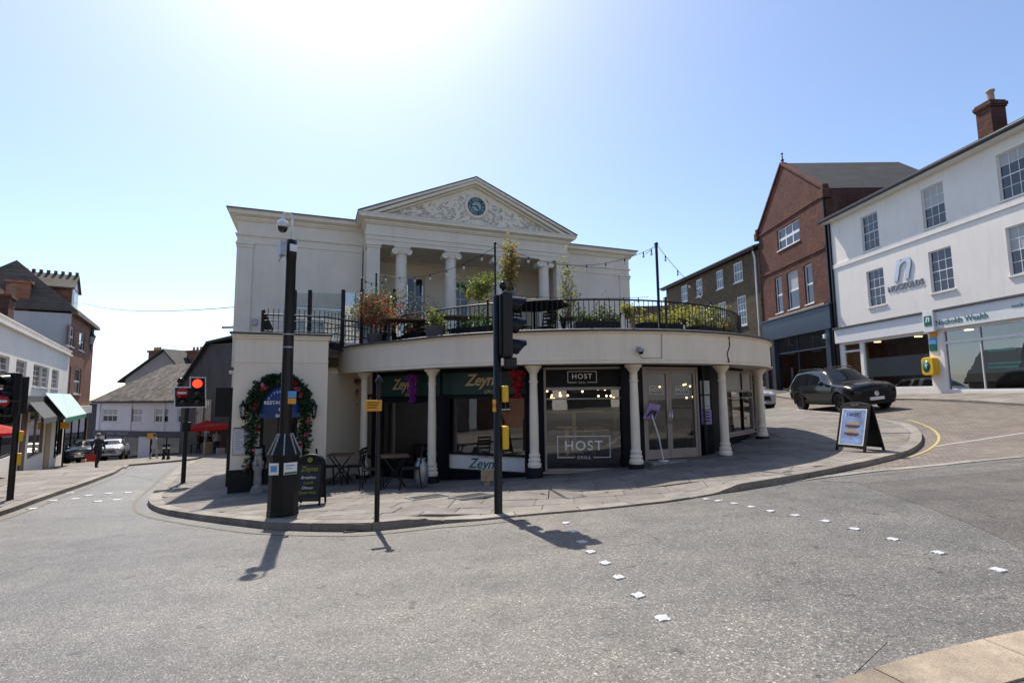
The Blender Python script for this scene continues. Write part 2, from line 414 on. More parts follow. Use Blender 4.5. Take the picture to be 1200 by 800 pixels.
def asphalt_mat(name='asphalt', tint=(1, 1, 1), vs=105):
    m, nt, b = _nodes(name); g = coord(nt, False)
    vo = N(nt, 'ShaderNodeTexVoronoi'); vo.inputs['Scale'].default_value = vs; nt.links.new(g, vo.inputs['Vector'])
    sc = N(nt, 'ShaderNodeSeparateColor'); nt.links.new(vo.outputs['Color'], sc.inputs[0])
    chips = ramp(nt, sc.outputs[0], [(0, (.075, .074, .072)), (.5, (.118, .116, .113)), (.85, (.165, .162, .156)), (.96, (.25, .245, .235)), (1, (.42, .41, .39))])
    fine = ramp(nt, noise(nt, g, 38, 4, .7), [(.3, (.72, .72, .73)), (.7, (1.18, 1.17, 1.16))])
    c = mixc(nt, 1.0, chips, fine, 'MULTIPLY')
    big = ramp(nt, noise(nt, g, .22, 5, .62), [(.28, (.66, .66, .67)), (.5, (1, 1, 1)), (.72, (1.3, 1.23, 1.15))])
    c = mixc(nt, 1.0, c, big, 'MULTIPLY')
    mid = ramp(nt, noise(nt, g, 2.1, 6, .72), [(.34, (.75, .75, .75)), (.5, (1, 1, 1)), (.7, (1.15, 1.14, 1.12))])
    c = mixc(nt, 1.0, c, mid, 'MULTIPLY')
    pot = ramp(nt, noise(nt, g, 5.5, 3, .5), [(.66, (1, 1, 1)), (.72, (.42, .41, .40))])
    c = mixc(nt, 1.0, c, pot, 'MULTIPLY')
    pit = ramp(nt, noise(nt, stretch(nt, g, (1, 1.8, 1)), 17, 3, .55), [(.62, (1, 1, 1)), (.69, (.45, .44, .43))])
    c = mixc(nt, 1.0, c, pit, 'MULTIPLY')
    trk = ramp(nt, noise(nt, stretch(nt, g, (.22, 1, 1)), .9, 4, .6), [(.35, (.82, .82, .83)), (.6, (1.1, 1.09, 1.07))])
    c = mixc(nt, 1.0, c, trk, 'MULTIPLY')
    # hairline cracks along warped cell borders, only in patches
    wp = N(nt, 'ShaderNodeVectorMath', operation='ADD'); nt.links.new(g, wp.inputs[0])
    wsc = N(nt, 'ShaderNodeVectorMath', operation='SCALE'); wsc.inputs['Scale'].default_value = .35; nt.links.new(noise(nt, g, 1.3, 4, .6, 'Color'), wsc.inputs[0]); nt.links.new(wsc.outputs[0], wp.inputs[1])
    v2 = N(nt, 'ShaderNodeTexVoronoi', feature='DISTANCE_TO_EDGE'); v2.inputs['Scale'].default_value = .42; nt.links.new(wp.outputs[0], v2.inputs['Vector'])
    ck = ramp(nt, v2.outputs['Distance'], [(.0, (.25, .25, .25)), (.0045, (1, 1, 1))])
    gate = ramp(nt, noise(nt, g, .33, 2), [(.56, (0, 0, 0)), (.62, (.8, .8, .8))])
    c = mixc(nt, gate, c, mixc(nt, 1.0, c, ck, 'MULTIPLY'))
    c = mixc(nt, 1.0, c, (*tint, 1), 'MULTIPLY')
    nt.links.new(c, b.inputs['Base Color'])
    rr = ramp(nt, sc.outputs[1], [(0, (.42, .42, .42)), (1, (.75, .75, .75))]); nt.links.new(rr, b.inputs['Roughness'])
    b.inputs['Specular IOR Level'].default_value = .5
    hb = mixc(nt, .5, vo.outputs['Distance'], noise(nt, g, 55, 3))
    bump(nt, b, hb, .5, .011)
    return m
def stone_mat(name, c, per_obj=.16, var=.2, bs=.25, rough=.82, dirt=.35):
    m, nt, b = _nodes(name); g = coord(nt, False)
    oi = N(nt, 'ShaderNodeObjectInfo')
    base = ramp(nt, noise(nt, g, 6, 6, .7), [(.3, tuple(x * (1 - var) for x in c)), (.7, tuple(x * (1 + var) for x in c))])
    spk = ramp(nt, noise(nt, g, 120, 2, .5), [(.35, (.8, .8, .8)), (.65, (1.15, 1.15, 1.14))])
    base = mixc(nt, 1.0, base, spk, 'MULTIPLY')
    dr = ramp(nt, noise(nt, g, 1.2, 6, .7), [(.36, (1 - dirt, 1 - dirt, 1 - dirt)), (.62, (1, 1, 1))])
    base = mixc(nt, 1.0, base, dr, 'MULTIPLY')
    gum = N(nt, 'ShaderNodeTexVoronoi'); gum.inputs['Scale'].default_value = 3.2; gum.inputs['Randomness'].default_value = 1; nt.links.new(g, gum.inputs['Vector'])
    gs = ramp(nt, gum.outputs['Distance'], [(.055, (.55, .54, .52)), (.075, (1, 1, 1))]); base = mixc(nt, 1.0, base, gs, 'MULTIPLY')
    mr = N(nt, 'ShaderNodeMapRange'); mr.inputs[3].default_value = 1 - per_obj; mr.inputs[4].default_value = 1 + per_obj; nt.links.new(oi.outputs['Random'], mr.inputs[0])
    hs = N(nt, 'ShaderNodeHueSaturation'); nt.links.new(mr.outputs[0], hs.inputs['Value']); nt.links.new(base, hs.inputs['Color'])
    nt.links.new(hs.outputs[0], b.inputs['Base Color']); b.inputs['Roughness'].default_value = rough
    bump(nt, b, noise(nt, g, 45, 5, .7), bs, .006)
    return m
def setts_mat():
    m, nt, b = _nodes('block_paving'); g = coord(nt, False)
    mp = N(nt, 'ShaderNodeMapping'); mp.inputs['Rotation'].default_value = (0, 0, R_(35)); nt.links.new(g, mp.inputs[0])
    br = N(nt, 'ShaderNodeTexBrick'); br.inputs['Scale'].default_value = 1.0; br.inputs['Brick Width'].default_value = .21; br.inputs['Row Height'].default_value = .105; br.inputs['Mortar Size'].default_value = .006
    br.inputs['Color1'].default_value = (.21, .175, .145, 1); br.inputs['Color2'].default_value = (.13, .108, .092, 1); br.inputs['Mortar'].default_value = (.05, .045, .04, 1)
    nt.links.new(mp.outputs[0], br.inputs['Vector'])
    d = ramp(nt, noise(nt, g, .5, 6, .7), [(.3, (.72, .7, .68)), (.6, (1, 1, 1)), (.8, (1.2, 1.18, 1.15))])
    nt.links.new(mixc(nt, 1.0, br.outputs['Color'], d, 'MULTIPLY'), b.inputs['Base Color']); b.inputs['Roughness'].default_value = .8
    inv = N(nt, 'ShaderNodeMath', operation='SUBTRACT'); inv.inputs[0].default_value = 1; nt.links.new(br.outputs['Fac'], inv.inputs[1])
    bump(nt, b, inv.outputs[0], .4, .01)
    return m
def paving_mat(name, c, ang, w, h):
    m, nt, b = _nodes(name); g = coord(nt, False)
    mp = N(nt, 'ShaderNodeMapping'); mp.inputs['Rotation'].default_value = (0, 0, -ang); nt.links.new(g, mp.inputs[0])
    br = N(nt, 'ShaderNodeTexBrick'); br.inputs['Scale'].default_value = 1.0; br.inputs['Brick Width'].default_value = w; br.inputs['Row Height'].default_value = h; br.inputs['Mortar Size'].default_value = .012
    br.inputs['Color1'].default_value = (*c, 1); br.inputs['Color2'].default_value = (*[x * .78 for x in c], 1); br.inputs['Mortar'].default_value = (*[x * .35 for x in c], 1)
    nt.links.new(mp.outputs[0], br.inputs['Vector'])
    d = ramp(nt, noise(nt, g, 1.2, 6, .7), [(.3, (.7, .7, .7)), (.62, (1, 1, 1))]); nt.links.new(mixc(nt, 1.0, br.outputs['Color'], d, 'MULTIPLY'), b.inputs['Base Color']); b.inputs['Roughness'].default_value = .85
    return m
M = dict(
    pavebase=paving_mat('far_paving', (.20, .182, .16), R_(-6), .72, .56), pavebase_l=paving_mat('far_paving_warm', (.21, .19, .165), R_(32), 1.0, .8),
    asphalt=asphalt_mat(tint=(1.03, 1.0, .955)), asphalt2=asphalt_mat('brown_asphalt', (.88, .80, .72), 120), asphalt3=asphalt_mat('pale_asphalt', (1.12, 1.08, 1.01), 90), setts=setts_mat(),
    slab=stone_mat('paving_stone', (.205, .186, .163)), slab_l=stone_mat('paving_stone_warm', (.215, .193, .168)),
    kerb=stone_mat('kerb_granite', (.265, .24, .208), bs=.4), joint=mat('mortar_joint', (.075, .068, .06), .95, var=.3, scale=9),
    redpaver=stone_mat('red_paver', (.30, .19, .14)),
    kerb_near=stone_mat('sandy_kerb', (.34, .275, .205), bs=.5), glassd=glass_mat('door_glass', (.75, .8, .8), refl=.35),
    concrete=stone_mat('concrete_edge', (.30, .285, .26)),
    line_white=mat('road_paint_white', (.40, .39, .365), .7, var=.35, scale=26), line_yellow=mat('road_paint_yellow', (.42, .33, .12), .75, var=.4, scale=22),
    line_old=mat('worn_paint', (.15, .135, .105), .8, var=.35, scale=18),
    stud=mat('stud_white', (.50, .51, .52), .5, var=.3, scale=40, bs=.3),
    stucco=mat('cream_render', (.83, .745, .605), .85, var=.07, scale=1.1, bs=.12, bscale=90, streak=.28),
    stucco2=mat('cream_fascia', (.85, .755, .61), .8, var=.06, scale=.8, bs=.08, bscale=70, streak=.3),
    column=mat('cream_column_paint', (.85, .765, .625), .6, var=.08, scale=3, streak=.1),
    relief=mat('weathered_relief_plaster', (.60, .545, .46), .9, var=.3, scale=7, bs=.3, bscale=30),
    lead=mat('lead_capping', (.085, .085, .088), .6, var=.3, scale=4, streak=.3),
    black=mat('black_gloss_paint', (.006, .0065, .008), .35, var=.3, scale=6, spec=.35), blackm=mat('black_matt', (.009, .0095, .0105), .55, spec=.3, var=.25, scale=8, bs=.1),
    navy=mat('dark_navy_timber', (.006, .0075, .012), .55, spec=.2, var=.25, scale=5),
    iron=mat('black_iron', (.007, .007, .008), .45, spec=.35, var=.3, scale=20),
    taupe=mat('taupe_window_paint', (.34, .29, .255), .5, var=.08, scale=4),
    green=mat('dark_green_fascia', (.010, .045, .038), .42, var=.15, scale=3), gold=mat('gold_lettering', (.55, .42, .20), .42, var=.15, scale=12),
    white=mat('white_paint', (.76, .76, .74), .5, var=.06, scale=5), whitewall=mat('white_masonry_paint', (.83, .775, .70), .85, var=.05, scale=.8, bs=.08, bscale=60, streak=.26),
    whitet=mat('white_lettering', (.8, .8, .78), .6, var=.03), silver=mat('brushed_steel_letters', (.50, .50, .50), .35, metal=.85, var=.1),
    greytext=mat('grey_lettering', (.22, .22, .23), .45, metal=.4, var=.1),
    teal=mat('teal_lettering', (.03, .16, .15), .5, var=.05), tealbox=mat('green_logo_plate', (.005, .13, .09), .4, var=.1),
    yellow=mat('yellow_plastic', (.72, .44, .015), .4, var=.06, scale=14), orange=mat('orange_plate', (.70, .34, .02), .5, var=.08),
    red=mat('red_plastic', (.45, .02, .02), .4, var=.1), blue=mat('blue_sign', (.012, .04, .14), .5, var=.08, scale=8), sky_blue=mat('sky_blue_print', (.10, .32, .60), .5, var=.1),
    glass=glass_mat('shop_glass'), glassm=glass_mat('frosted_glass', milk=.75, refl=.5), glassp=glass_mat('balustrade_glass', (.9, .95, .95), refl=.8, milk=.10),
    pane=mat('window_pane', (.014, .018, .024), .03, var=.5, scale=1.2, spec=.75),
    blind=mat('window_blind', (.42, .42, .41), .6, var=.06), curtain=mat('net_curtain', (.5, .5, .48), .9, var=.12, scale=9),
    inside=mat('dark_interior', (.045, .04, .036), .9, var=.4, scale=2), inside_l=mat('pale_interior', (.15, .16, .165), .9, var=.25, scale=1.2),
    wood=mat('brown_timber', (.16, .09, .045), .6, var=.3, scale=7), woodl=mat('pale_timber', (.42, .32, .19), .65, var=.2, scale=9),
    rubber=mat('tyre_rubber', (.015, .015, .016), .75, var=.2, scale=30), carblack=mat('black_car_paint', (.0015, .002, .003), .25, var=.1, spec=.2, coat=.45),
    carwhite=mat('pale_car_paint', (.48, .49, .5), .25, var=.03, coat=1.0), carblue=mat('dark_blue_car_paint', (.015, .03, .06), .25, var=.05, coat=1.0),
    carglass=mat('car_glass', (.008, .010, .012), .03, var=.2, spec=.7), chrome=mat('chrome', (.65, .65, .66), .12, metal=1.0, var=.05), lamp=mat('headlamp', (.55, .57, .6), .08, metal=.6, var=.2, scale=25),
    galv=mat('galvanised_steel', (.36, .37, .38), .45, metal=.7, var=.2, scale=14), plastic_w=mat('camera_white', (.68, .69, .70), .4, var=.05),
    stonelion=stone_mat('cast_stone', (.36, .345, .31), bs=.6), lilac=mat('lilac_print', (.42, .32, .62), .6, var=.25, scale=14), paper=mat('menu_paper', (.62, .64, .66), .7, var=.08, scale=18),
    poster=mat('poster_blue', (.30, .40, .66), .5, var=.5, scale=5), bun=mat('printed_bun', (.50, .34, .2), .6, var=.3, scale=30), meat=mat('printed_meat', (.10, .05, .035), .6, var=.4, scale=40),
    chalk=mat('chalkboard', (.03, .034, .036), .8, var=.4, scale=10), limetext=mat('lime_chalk', (.34, .38, .05), .8, var=.1),
    bulb=emit_mat('warm_bulb', (1.0, .62, .25), 3.0), bulb_off=mat('glass_bulb', (.7, .66, .58), .08, var=.1, spec=.9), redlight=emit_mat('red_signal_lens', (1.0, .035, .012), 1.5), lens=mat('dark_lens', (.02, .02, .018), .15, var=.2),
    skin=mat('skin', (.42, .26, .19), .55, var=.05), cloth_d=mat('dark_clothing', (.022, .024, .03), .9, var=.2, scale=12), cloth_l=mat('pale_clothing', (.42, .42, .46), .9, var=.15, scale=12), cloth_r=mat('red_fabric', (.50, .03, .02), .8, var=.15, scale=6), hair=mat('grey_hair', (.30, .28, .26), .8, var=.2, scale=30), hair_d=mat('brown_hair', (.06, .04, .03), .8, var=.2, scale=30),
    canvas_r=leaf_mat('red_canvas', [(.58, .02, .015), (.62, .03, .02)], .8, .4), canvas_g=mat('grey_canvas', (.10, .10, .105), .9, var=.15), canvas_gr=mat('green_canvas', (.015, .22, .13), .7, var=.1, scale=2), canvas_mint=mat('mint_canvas', (.50, .64, .60), .8, var=.08, scale=1.5),
)
# ------------------------------------------------------------------ ground
def make_road():
    st = 0.6; xs = np.arange(-52, 26.01, st); ys = np.arange(-18, 64.01, st)
    XY = np.array([(x, y) for y in ys for x in xs]); Z = gz_many(XY)
    nx, ny = len(xs), len(ys); mb = MB()
    V = [(x, y, z) for (x, y), z in zip(XY, Z)]
    Fc = [(j * nx + i, j * nx + i + 1, (j + 1) * nx + i + 1, (j + 1) * nx + i) for j in range(ny - 1) for i in range(nx - 1)]
    # skirt out to the horizon
    ring = [i for i in range(nx)] + [j * nx + nx - 1 for j in range(1, ny)] + [(ny - 1) * nx + i for i in range(nx - 2, -1, -1)] + [j * nx for j in range(ny - 2, 0, -1)]
    b = len(V); c = Vector((-13, 23, 0))
    for i in ring:
        p = Vector(V[i]); d = (p - c); d.z = 0
        q = c + d * 22; V.append((q.x, q.y, p.z * .4 - 2))
    n = len(ring)
    Fc += [(ring[k], b + k, b + (k + 1) % n, ring[(k + 1) % n]) for k in range(n)]
    mb.add(V, Fc, True)
    o = mb.build('road', M['asphalt']); structure(o); return o
road = make_road()

G = lambda px, py, dz=.1: (lambda p: (p.x, p.y))(ground(px, py, dz))
ISL_K = [(224, 540), (200, 556), (180, 576), (174, 587), (191, 596), (235, 603), (287, 609), (321, 612), (372, 613.5), (423, 613.5), (457, 611), (509, 605.6), (560, 601.5),
         (600, 597.5), (640, 594), (700, 589), (745, 584.5), (790, 579.5), (850, 570), (912, 560), (970, 549.5), (1029, 537), (1062, 528.5), (1077, 520), (1080.5, 513), (1078, 505), (1066, 497), (1040, 492), (1000, 486), (946, 480.5), (909, 477.5)]
isl = [G(*p) for p in ISL_K]
isl_kerb = [tuple(v)[:2] for v in smooth_line([(x, y, 0) for x, y in isl], 5)]
isl_poly = isl_kerb + [(13.2, 34), (12.5, 46), (-10, 46), (isl[0][0] - 3.0, isl[0][1] + 8)]
def offset_line(L, d):
    out = []
    for i in range(len(L)):
        a, b = Vector(L[max(i - 1, 0)]), Vector(L[min(i + 1, len(L) - 1)]); t = (b - a).normalized()
        out.append((L[i][0] - t.y * d, L[i][1] + t.x * d))
    return out
def stone(mb, poly, zt, th):
    """flat stone with slightly sunk arrises"""
    n = len(poly); c = (sum(p[0] for p in poly) / n, sum(p[1] for p in poly) / n)
    ins = [(p[0] + (c[0] - p[0]) * .02, p[1] + (c[1] - p[1]) * .02) for p in poly]
    vs = [(x, y, zt(x, y)) for x, y in ins] + [(x, y, zt(x, y) - .006) for x, y in poly] + [(x, y, zt(x, y) - th) for x, y in poly]
    fs = [tuple(range(n))] + [(n + i, n + (i + 1) % n, (i + 1) % n, i) for i in range(n)] + [(2 * n + i, 2 * n + (i + 1) % n, n + (i + 1) % n, n + i) for i in range(n)]
    return mb.add(vs, fs)
def kerb_run(line, width, length, zf, parent, mt, side=1, drop=.16, jitter=.15):
    """kerb stones one by one along a line; width towards the footway"""
    P = [Vector(p) for p in line]; acc = [0]
    for a, b in zip(P, P[1:]): acc.append(acc[-1] + (b - a).length)
    def pos(s):
        s = max(0, min(acc[-1] - 1e-6, s)); k = max(i for i in range(len(acc)) if acc[i] <= s); k = min(k, len(P) - 2)
        t = (s - acc[k]) / (acc[k + 1] - acc[k]); return P[k].lerp(P[k + 1], t)
    def nrm(s):
        t = (pos(s + .15) - pos(s - .15)).normalized(); return Vector((-t.y, t.x)) * side
    s = 0.0; n = 0
    while s < acc[-1] - .2 and n < 290:
        L = min(length * random.uniform(1 - jitter, 1 + jitter), acc[-1] - s); g = .006
        q = [s + g, s + L * .5, s + L - g]
        out = [pos(x) for x in q]; inn = [pos(x) + nrm(x) * width for x in q]
        poly = [tuple(p) for p in out] + [tuple(p) for p in inn[::-1]]
        if area(poly) < 0: poly = poly[::-1]
        dz = random.uniform(-.004, .004)
        mb = MB(); stone(mb, poly, lambda x, y: zf(x, y) + dz, drop); mb.build('kerb_stone', mt, parent)
        s += L; n += 1
def slab_field(poly, ang, sx, sy, zf, parent, mt, keep, name='paving_slab', limit=295, vary=.35, th=.05):
    ca, sa = math.cos(ang), math.sin(ang)
    Q = [(x * ca + y * sa, -x * sa + y * ca) for x, y in poly]
    if area(Q) < 0: Q = Q[::-1]
    y = min(q[1] for q in Q); y1 = max(q[1] for q in Q); x1 = max(q[0] for q in Q); n = 0
    while y < y1:
        h = sy * random.uniform(.85, 1.15); x = min(q[0] for q in Q) - random.uniform(0, sx)
        while x < x1:
            w = sx * random.uniform(1 - vary, 1 + vary); g = .006
            c = ((x + w / 2), (y + h / 2)); wc = (c[0] * ca - c[1] * sa, c[0] * sa + c[1] * ca)
            if keep(*wc):
                P = clip_rect(Q, x + g, x + w - g, y + g, y + h - g)
                R2 = []
                for p in P:
                    if not R2 or math.hypot(p[0] - R2[-1][0], p[1] - R2[-1][1]) > .01: R2.append(p)
                if len(R2) > 2 and area(R2) > .02:
                    W = [(a * ca - b * sa, a * sa + b * ca) for a, b in R2]
                    dz = random.uniform(-.003, .003); tx, ty = random.uniform(-.004, .004), random.uniform(-.004, .004)
                    mb = MB(); stone(mb, W, lambda X, Y: zf(X, Y) + dz + tx * (X - wc[0]) + ty * (Y - wc[1]), th)
                    mb.build(name, mt, parent); n += 1
                    if n >= limit: return
            x += w
        y += h
# rotunda geometry is needed to leave the slabs out under it
CX, CY = 1.70, 17.80
def rad(th, base):
    t = max(0.0, min(1.0, (-40 - th) / 35.0)); return base + .85 * t * t * (3 - 2 * t)
def rpt(th, base):
    r = rad(th, base); a = R_(th); return (CX + r * math.sin(a), CY - r * math.cos(a))
foot = [rpt(t, 5.6) for t in range(-75, 101, 5)] + [(9, 30), (-9, 30), (-6.6, 14)]
isl_pave = structure(drape(isl_poly, lambda x, y: pz(x, y) - .016, .75).build('pavement', M['pavebase']))
ROOTM[isl_pave.name] = I4.copy()
kerb_run(isl_kerb, .26, .95, pz, isl_pave, M['kerb'])
inner = offset_line(isl_kerb, .265)
def see(x, y, m=.4):
    d = Vector((x, y, pz(x, y) - EYE)); z = d.dot(_F)
    return z > .5 and abs(d.dot(_R) / z) < 1.0 + m * .1 and abs(d.dot(_U) / z) < .667 + m * .1
slab_field(inner + [(13.2, 34), (-10, 34), (inner[0][0], inner[0][1] + 8)], R_(-6), .72, .56, pz, isl_pave, M['slab'],
           lambda x, y: not inside((x, y), foot) and see(x, y) and y < 19.5 and (x > -13) and not (x > 9 and y > 17))
# left-hand footway
L_K = [(0, 599), (37, 586), (80, 571.5), (120, 557.5), (140, 549), (150, 545), (156, 543.5), (185, 541), (222, 537.5)]
lk = [(-9.0, 2.0), (-9.4, 7.5)] + [G(*p) for p in L_K]
l_kerb = [tuple(v)[:2] for v in smooth_line([(x, y, 0) for x, y in lk], 5)]
l_poly = l_kerb + [(l_kerb[-1][0] - 1, 60), (-50, 60), (-50, 2)]
zl = lambda x, y: gz(x, y) + .10
l_pave = structure(drape(l_poly, lambda x, y: zl(x, y) - .016, 1.0).build('pavement', M['pavebase_l'])); ROOTM[l_pave.name] = I4.copy()
kerb_run(l_kerb, .22, 1.0, zl, l_pave, M['kerb'])
l_in = offset_line(l_kerb, .225)
slab_field(l_in + [(l_in[-1][0] - 1, 60), (-50, 60), (-50, 2)], R_(32), 1.0, .8, zl, l_pave, M['slab_l'], lambda x, y: see(x, y) and y < 37 and x > -34 and y > 9)
# near corner at the bottom right of the street
N_K = [(900, 822), (968, 800), (1031, 779), (1100, 759.5), (1146, 749), (1200, 737), (1300, 719)]
n_kerb = [G(*p, .03) for p in N_K]
n_line = [tuple(v)[:2] for v in smooth_line([(x, y, 0) for x, y in n_kerb], 4)]
zn = lambda x, y: gz(x, y) + .035
n_poly = n_line + [(n_line[-1][0] + 3, n_line[-1][1] - 1), (9, -6), (1.0, -6)]
n_pave = structure(drape(n_poly, lambda x, y: zn(x, y) - .014, .5).build('pavement', M['joint'])); ROOTM[n_pave.name] = I4.copy()
kerb_run(n_line, .36, .78, zn, n_pave, M['kerb_near'], side=-1, drop=.1)
n_in = offset_line(n_line, -.366)
slab_field(n_in + [(n_line[-1][0] + 3, n_line[-1][1] - 1), (9, -6), (1.0, -6)], R_(14), .21, .105, zn, n_pave, M['redpaver'], lambda x, y: see(x, y, 1.5), name='paver', vary=0, th=.04, limit=200)
# block paved street mouth on the right
S_B = [(745, 587), (800, 581), (860, 574), (915, 567), (975, 559), (1040, 551.5), (1100, 546), (1150, 540.5), (1200, 536), (1300, 528)]
sb = [G(*p, 0) for p in S_B]
set_poly = sb + [(23, 12), (23, 60), (6, 60), (6, 30), (5, 12), (2.2, 8.8)]
structure(drape(set_poly, lambda x, y: gz(x, y) + .005, .6).build('block_paved_street', M['setts']))
# flush concrete channel between asphalt and blocks, stone by stone
chan = bpy.data.objects.new('channel', None)
ch_o = structure(drape(sb + offset_line(sb, .17)[::-1], lambda x, y: gz(x, y) + .006, .3).build('drainage_channel', M['joint'])); ROOTM[ch_o.name] = I4.copy()
bpy.data.objects.remove(chan)
kerb_run([tuple(v)[:2] for v in smooth_line([(x, y, 0) for x, y in sb], 4)], .16, .6, lambda x, y: gz(x, y) + .012, ch_o, M['concrete'], drop=.02)
# footway in front of the white building
W_K = [(1075, 464.5), (1130, 464), (1200, 463.5)]
w_line = [(16.9, 60), (16.9, 40), (17.0, 30), (17.0, 24), (16.75, 18), (16.6, 10), (16.6, 4)]
w_poly = w_line + [(24, 4), (24, 60)]
zw = lambda x, y: gz(x, y) + .10
w_pave = structure(drape(w_poly, lambda x, y: zw(x, y) - .014, .8).build('pavement', M['joint'])); ROOTM[w_pave.name] = I4.copy()
w_smooth = [tuple(v)[:2] for v in smooth_line([(x, y, 0) for x, y in w_line], 5)]
kerb_run(w_smooth, .18, 1.0, zw, w_pave, M['kerb'])
w_in = offset_line(w_smooth, .19)
slab_field(w_in + [(24, 4), (24, 60)], R_(90), .9, .6, zw, w_pave, M['slab_l'], lambda x, y: see(x, y) and 14 < y < 34 and x < 19.2)
# painted lines
def ribbon(line, w, dz, cell=.3):
    return drape(line + offset_line(line, w)[::-1], lambda x, y: gz(x, y) + dz, cell)
def along(pxs, dz=0, n=5): return [tuple(v)[:2] for v in smooth_line([(*G(*p, dz), 0) for p in pxs], n)]
lbl = []
o = structure(ribbon(along([(1098, 523.5), (1130, 518.5), (1200, 508), (1260, 500)]), .085, .013).build('road_marking', M['line_white']))
o = structure(ribbon(along([(1068, 536), (1080, 532), (1092, 526), (1102, 515), (1098, 506), (1084, 498), (1066, 492)]), .06, .0135).build('road_marking', M['line_yellow']))
ofs = offset_line(isl_kerb, -.30)
vis = [i for i, p in enumerate(isl_kerb) if p[0] < 0.2]
o = structure(ribbon([ofs[i] for i in vis], .07, .006).build('road_marking', M['line_old']))
ofl = offset_line(l_kerb, -.28)
o = structure(ribbon([p for p in ofl if p[1] < 34 and p[1] > 8], .09, .006).build('road_marking', M['line_old']))
patch = [G(x, y, 0) for x, y in ((985, 560), (1030, 575), (1080, 592), (1130, 611), (1170, 629), (1220, 655), (1300, 690), (1420, 560), (1300, 531), (1200, 539), (1150, 543.5), (1100, 549), (1040, 554.5))]
structure(drape(patch, lambda x, y: gz(x, y) + .003, .5).build('road_patch', M['asphalt2']))
patch = [G(x, y, 0) for x, y in ((960, 563.5), (1040, 556.5), (1100, 551), (1150, 546), (1200, 541.5), (1300, 534), (1300, 541), (1200, 549), (1100, 558.5), (1020, 565.5))]
structure(drape(patch, lambda x, y: gz(x, y) + .0045, .4).build('road_patch', M['asphalt3']))
patch = [G(x, y, 0) for x, y in ((640, 835), (705, 770), (790, 712), (860, 703), (945, 707), (975, 722), (1040, 752), (1000, 790), (935, 835))]
structure(drape(patch, lambda x, y: gz(x, y) + .003, .3).build('road_patch', M['asphalt3']))
# crossing studs
def studs(pts, sz, lab, grp):
    for (x, y) in pts:
        g = ground(x, y); a = random.uniform(-.15, .15)
        nx = Vector((gz(g.x + .3, g.y) - gz(g.x - .3, g.y), gz(g.x, g.y + .3) - gz(g.x, g.y - .3), 0)) / .6
        mb = MB(Matrix.Translation((g.x, g.y, g.z)) @ Matrix.Rotation(a + .35, 4, 'Z'))
        h = sz / 2; T = .014
        vs = []
        n = 5
        def zz(u, v, k):
            w = mb.M @ Vector((u, v, 0)); return gz(w.x, w.y) - g.z + k
        top = [(u * h * 2 - h, v * h * 2 - h) for v in [i / n for i in range(n + 1)] for u in [i / n for i in range(n + 1)]]
        top = [(u + random.uniform(-.004, .004), v + random.uniform(-.004, .004)) for u, v in top]
        V = [(u, v, zz(u, v, T * random.uniform(.55, 1.1))) for u, v in top]
        F_ = [(j * (n + 1) + i, j * (n + 1) + i + 1, (j + 1) * (n + 1) + i + 1, (j + 1) * (n + 1) + i) for j in range(n) for i in range(n)]
        mb.add(V, F_)
        per = [(-h, -h), (h, -h), (h, h), (-h, h)]; cor = [0, n, (n + 1) ** 2 - 1, (n + 1) * n]
        edge = [i for i in range(n + 1)] + [j * (n + 1) + n for j in range(1, n + 1)] + [n * (n + 1) + i for i in range(n - 1, -1, -1)] + [j * (n + 1) for j in range(n - 1, 0, -1)]
        low = [(top[i][0] * 1.05, top[i][1] * 1.05, zz(top[i][0], top[i][1], -.003)) for i in edge]
        k = len(edge)
        mb.add(low + [V[i] for i in edge], [(i, (i + 1) % k, k + (i + 1) % k, k + i) for i in range(k)])
        o = mb.build('road_stud', M['stud']); o.data.transform(Matrix.Translation(-g)); o.location = g
        tag(o, lab, 'road stud', grp)
studs([(663, 613), (672, 623), (682, 635), (692, 647), (709, 660), (725, 676.5), (748, 698), (776, 725)], .09, 'worn white square stud in the crossing row leading from the central signal pole', 'crossing studs by the central signal')
studs([(813, 583), (827, 585), (842, 587), (860, 590), (880, 594), (903, 599), (932, 604), (967, 611), (1001, 620), (1046, 632), (1100, 648), (1170, 668)], .09, 'white square stud in the crossing row across the uphill road', 'crossing studs on the uphill side')
studs([(10, 599), (38, 596), (62, 586.5), (88, 584.5), (115, 587.5), (137, 585.5)], .16, 'white crossing stud on the downhill road, in the row nearer the junction', 'downhill crossing studs, junction row')
studs([(60, 578), (82, 577.5), (104, 580.5), (127, 578), (150, 577)], .16, 'white crossing stud on the downhill road, in the row farther from the junction', 'downhill crossing studs, far row')
# gully grating
gp = ground(428, 619.5)
t = thing('drain_grating', 'iron gully grating in the road at the kerb by the orange sign pole', 'drain', gp)
b = MB(Matrix.Translation(gp) @ Matrix.Rotation(-.03, 4, 'Z')); b.box(-.24, .24, -.2, -.17, -.05, .012); b.box(-.24, .24, .17, .2, -.05, .012); b.box(-.24, -.21, -.17, .17, -.05, .012); b.box(.21, .24, -.17, .17, -.05, .012)
b.build('frame', M['iron'], t)
for k in range(8):
    b = MB(Matrix.Translation(gp) @ Matrix.Rotation(-.03, 4, 'Z')); x = -.19 + k * .054; b.box(x, x + .026, -.17, .17, -.03, .01); b.build('bar', M['iron'], t)
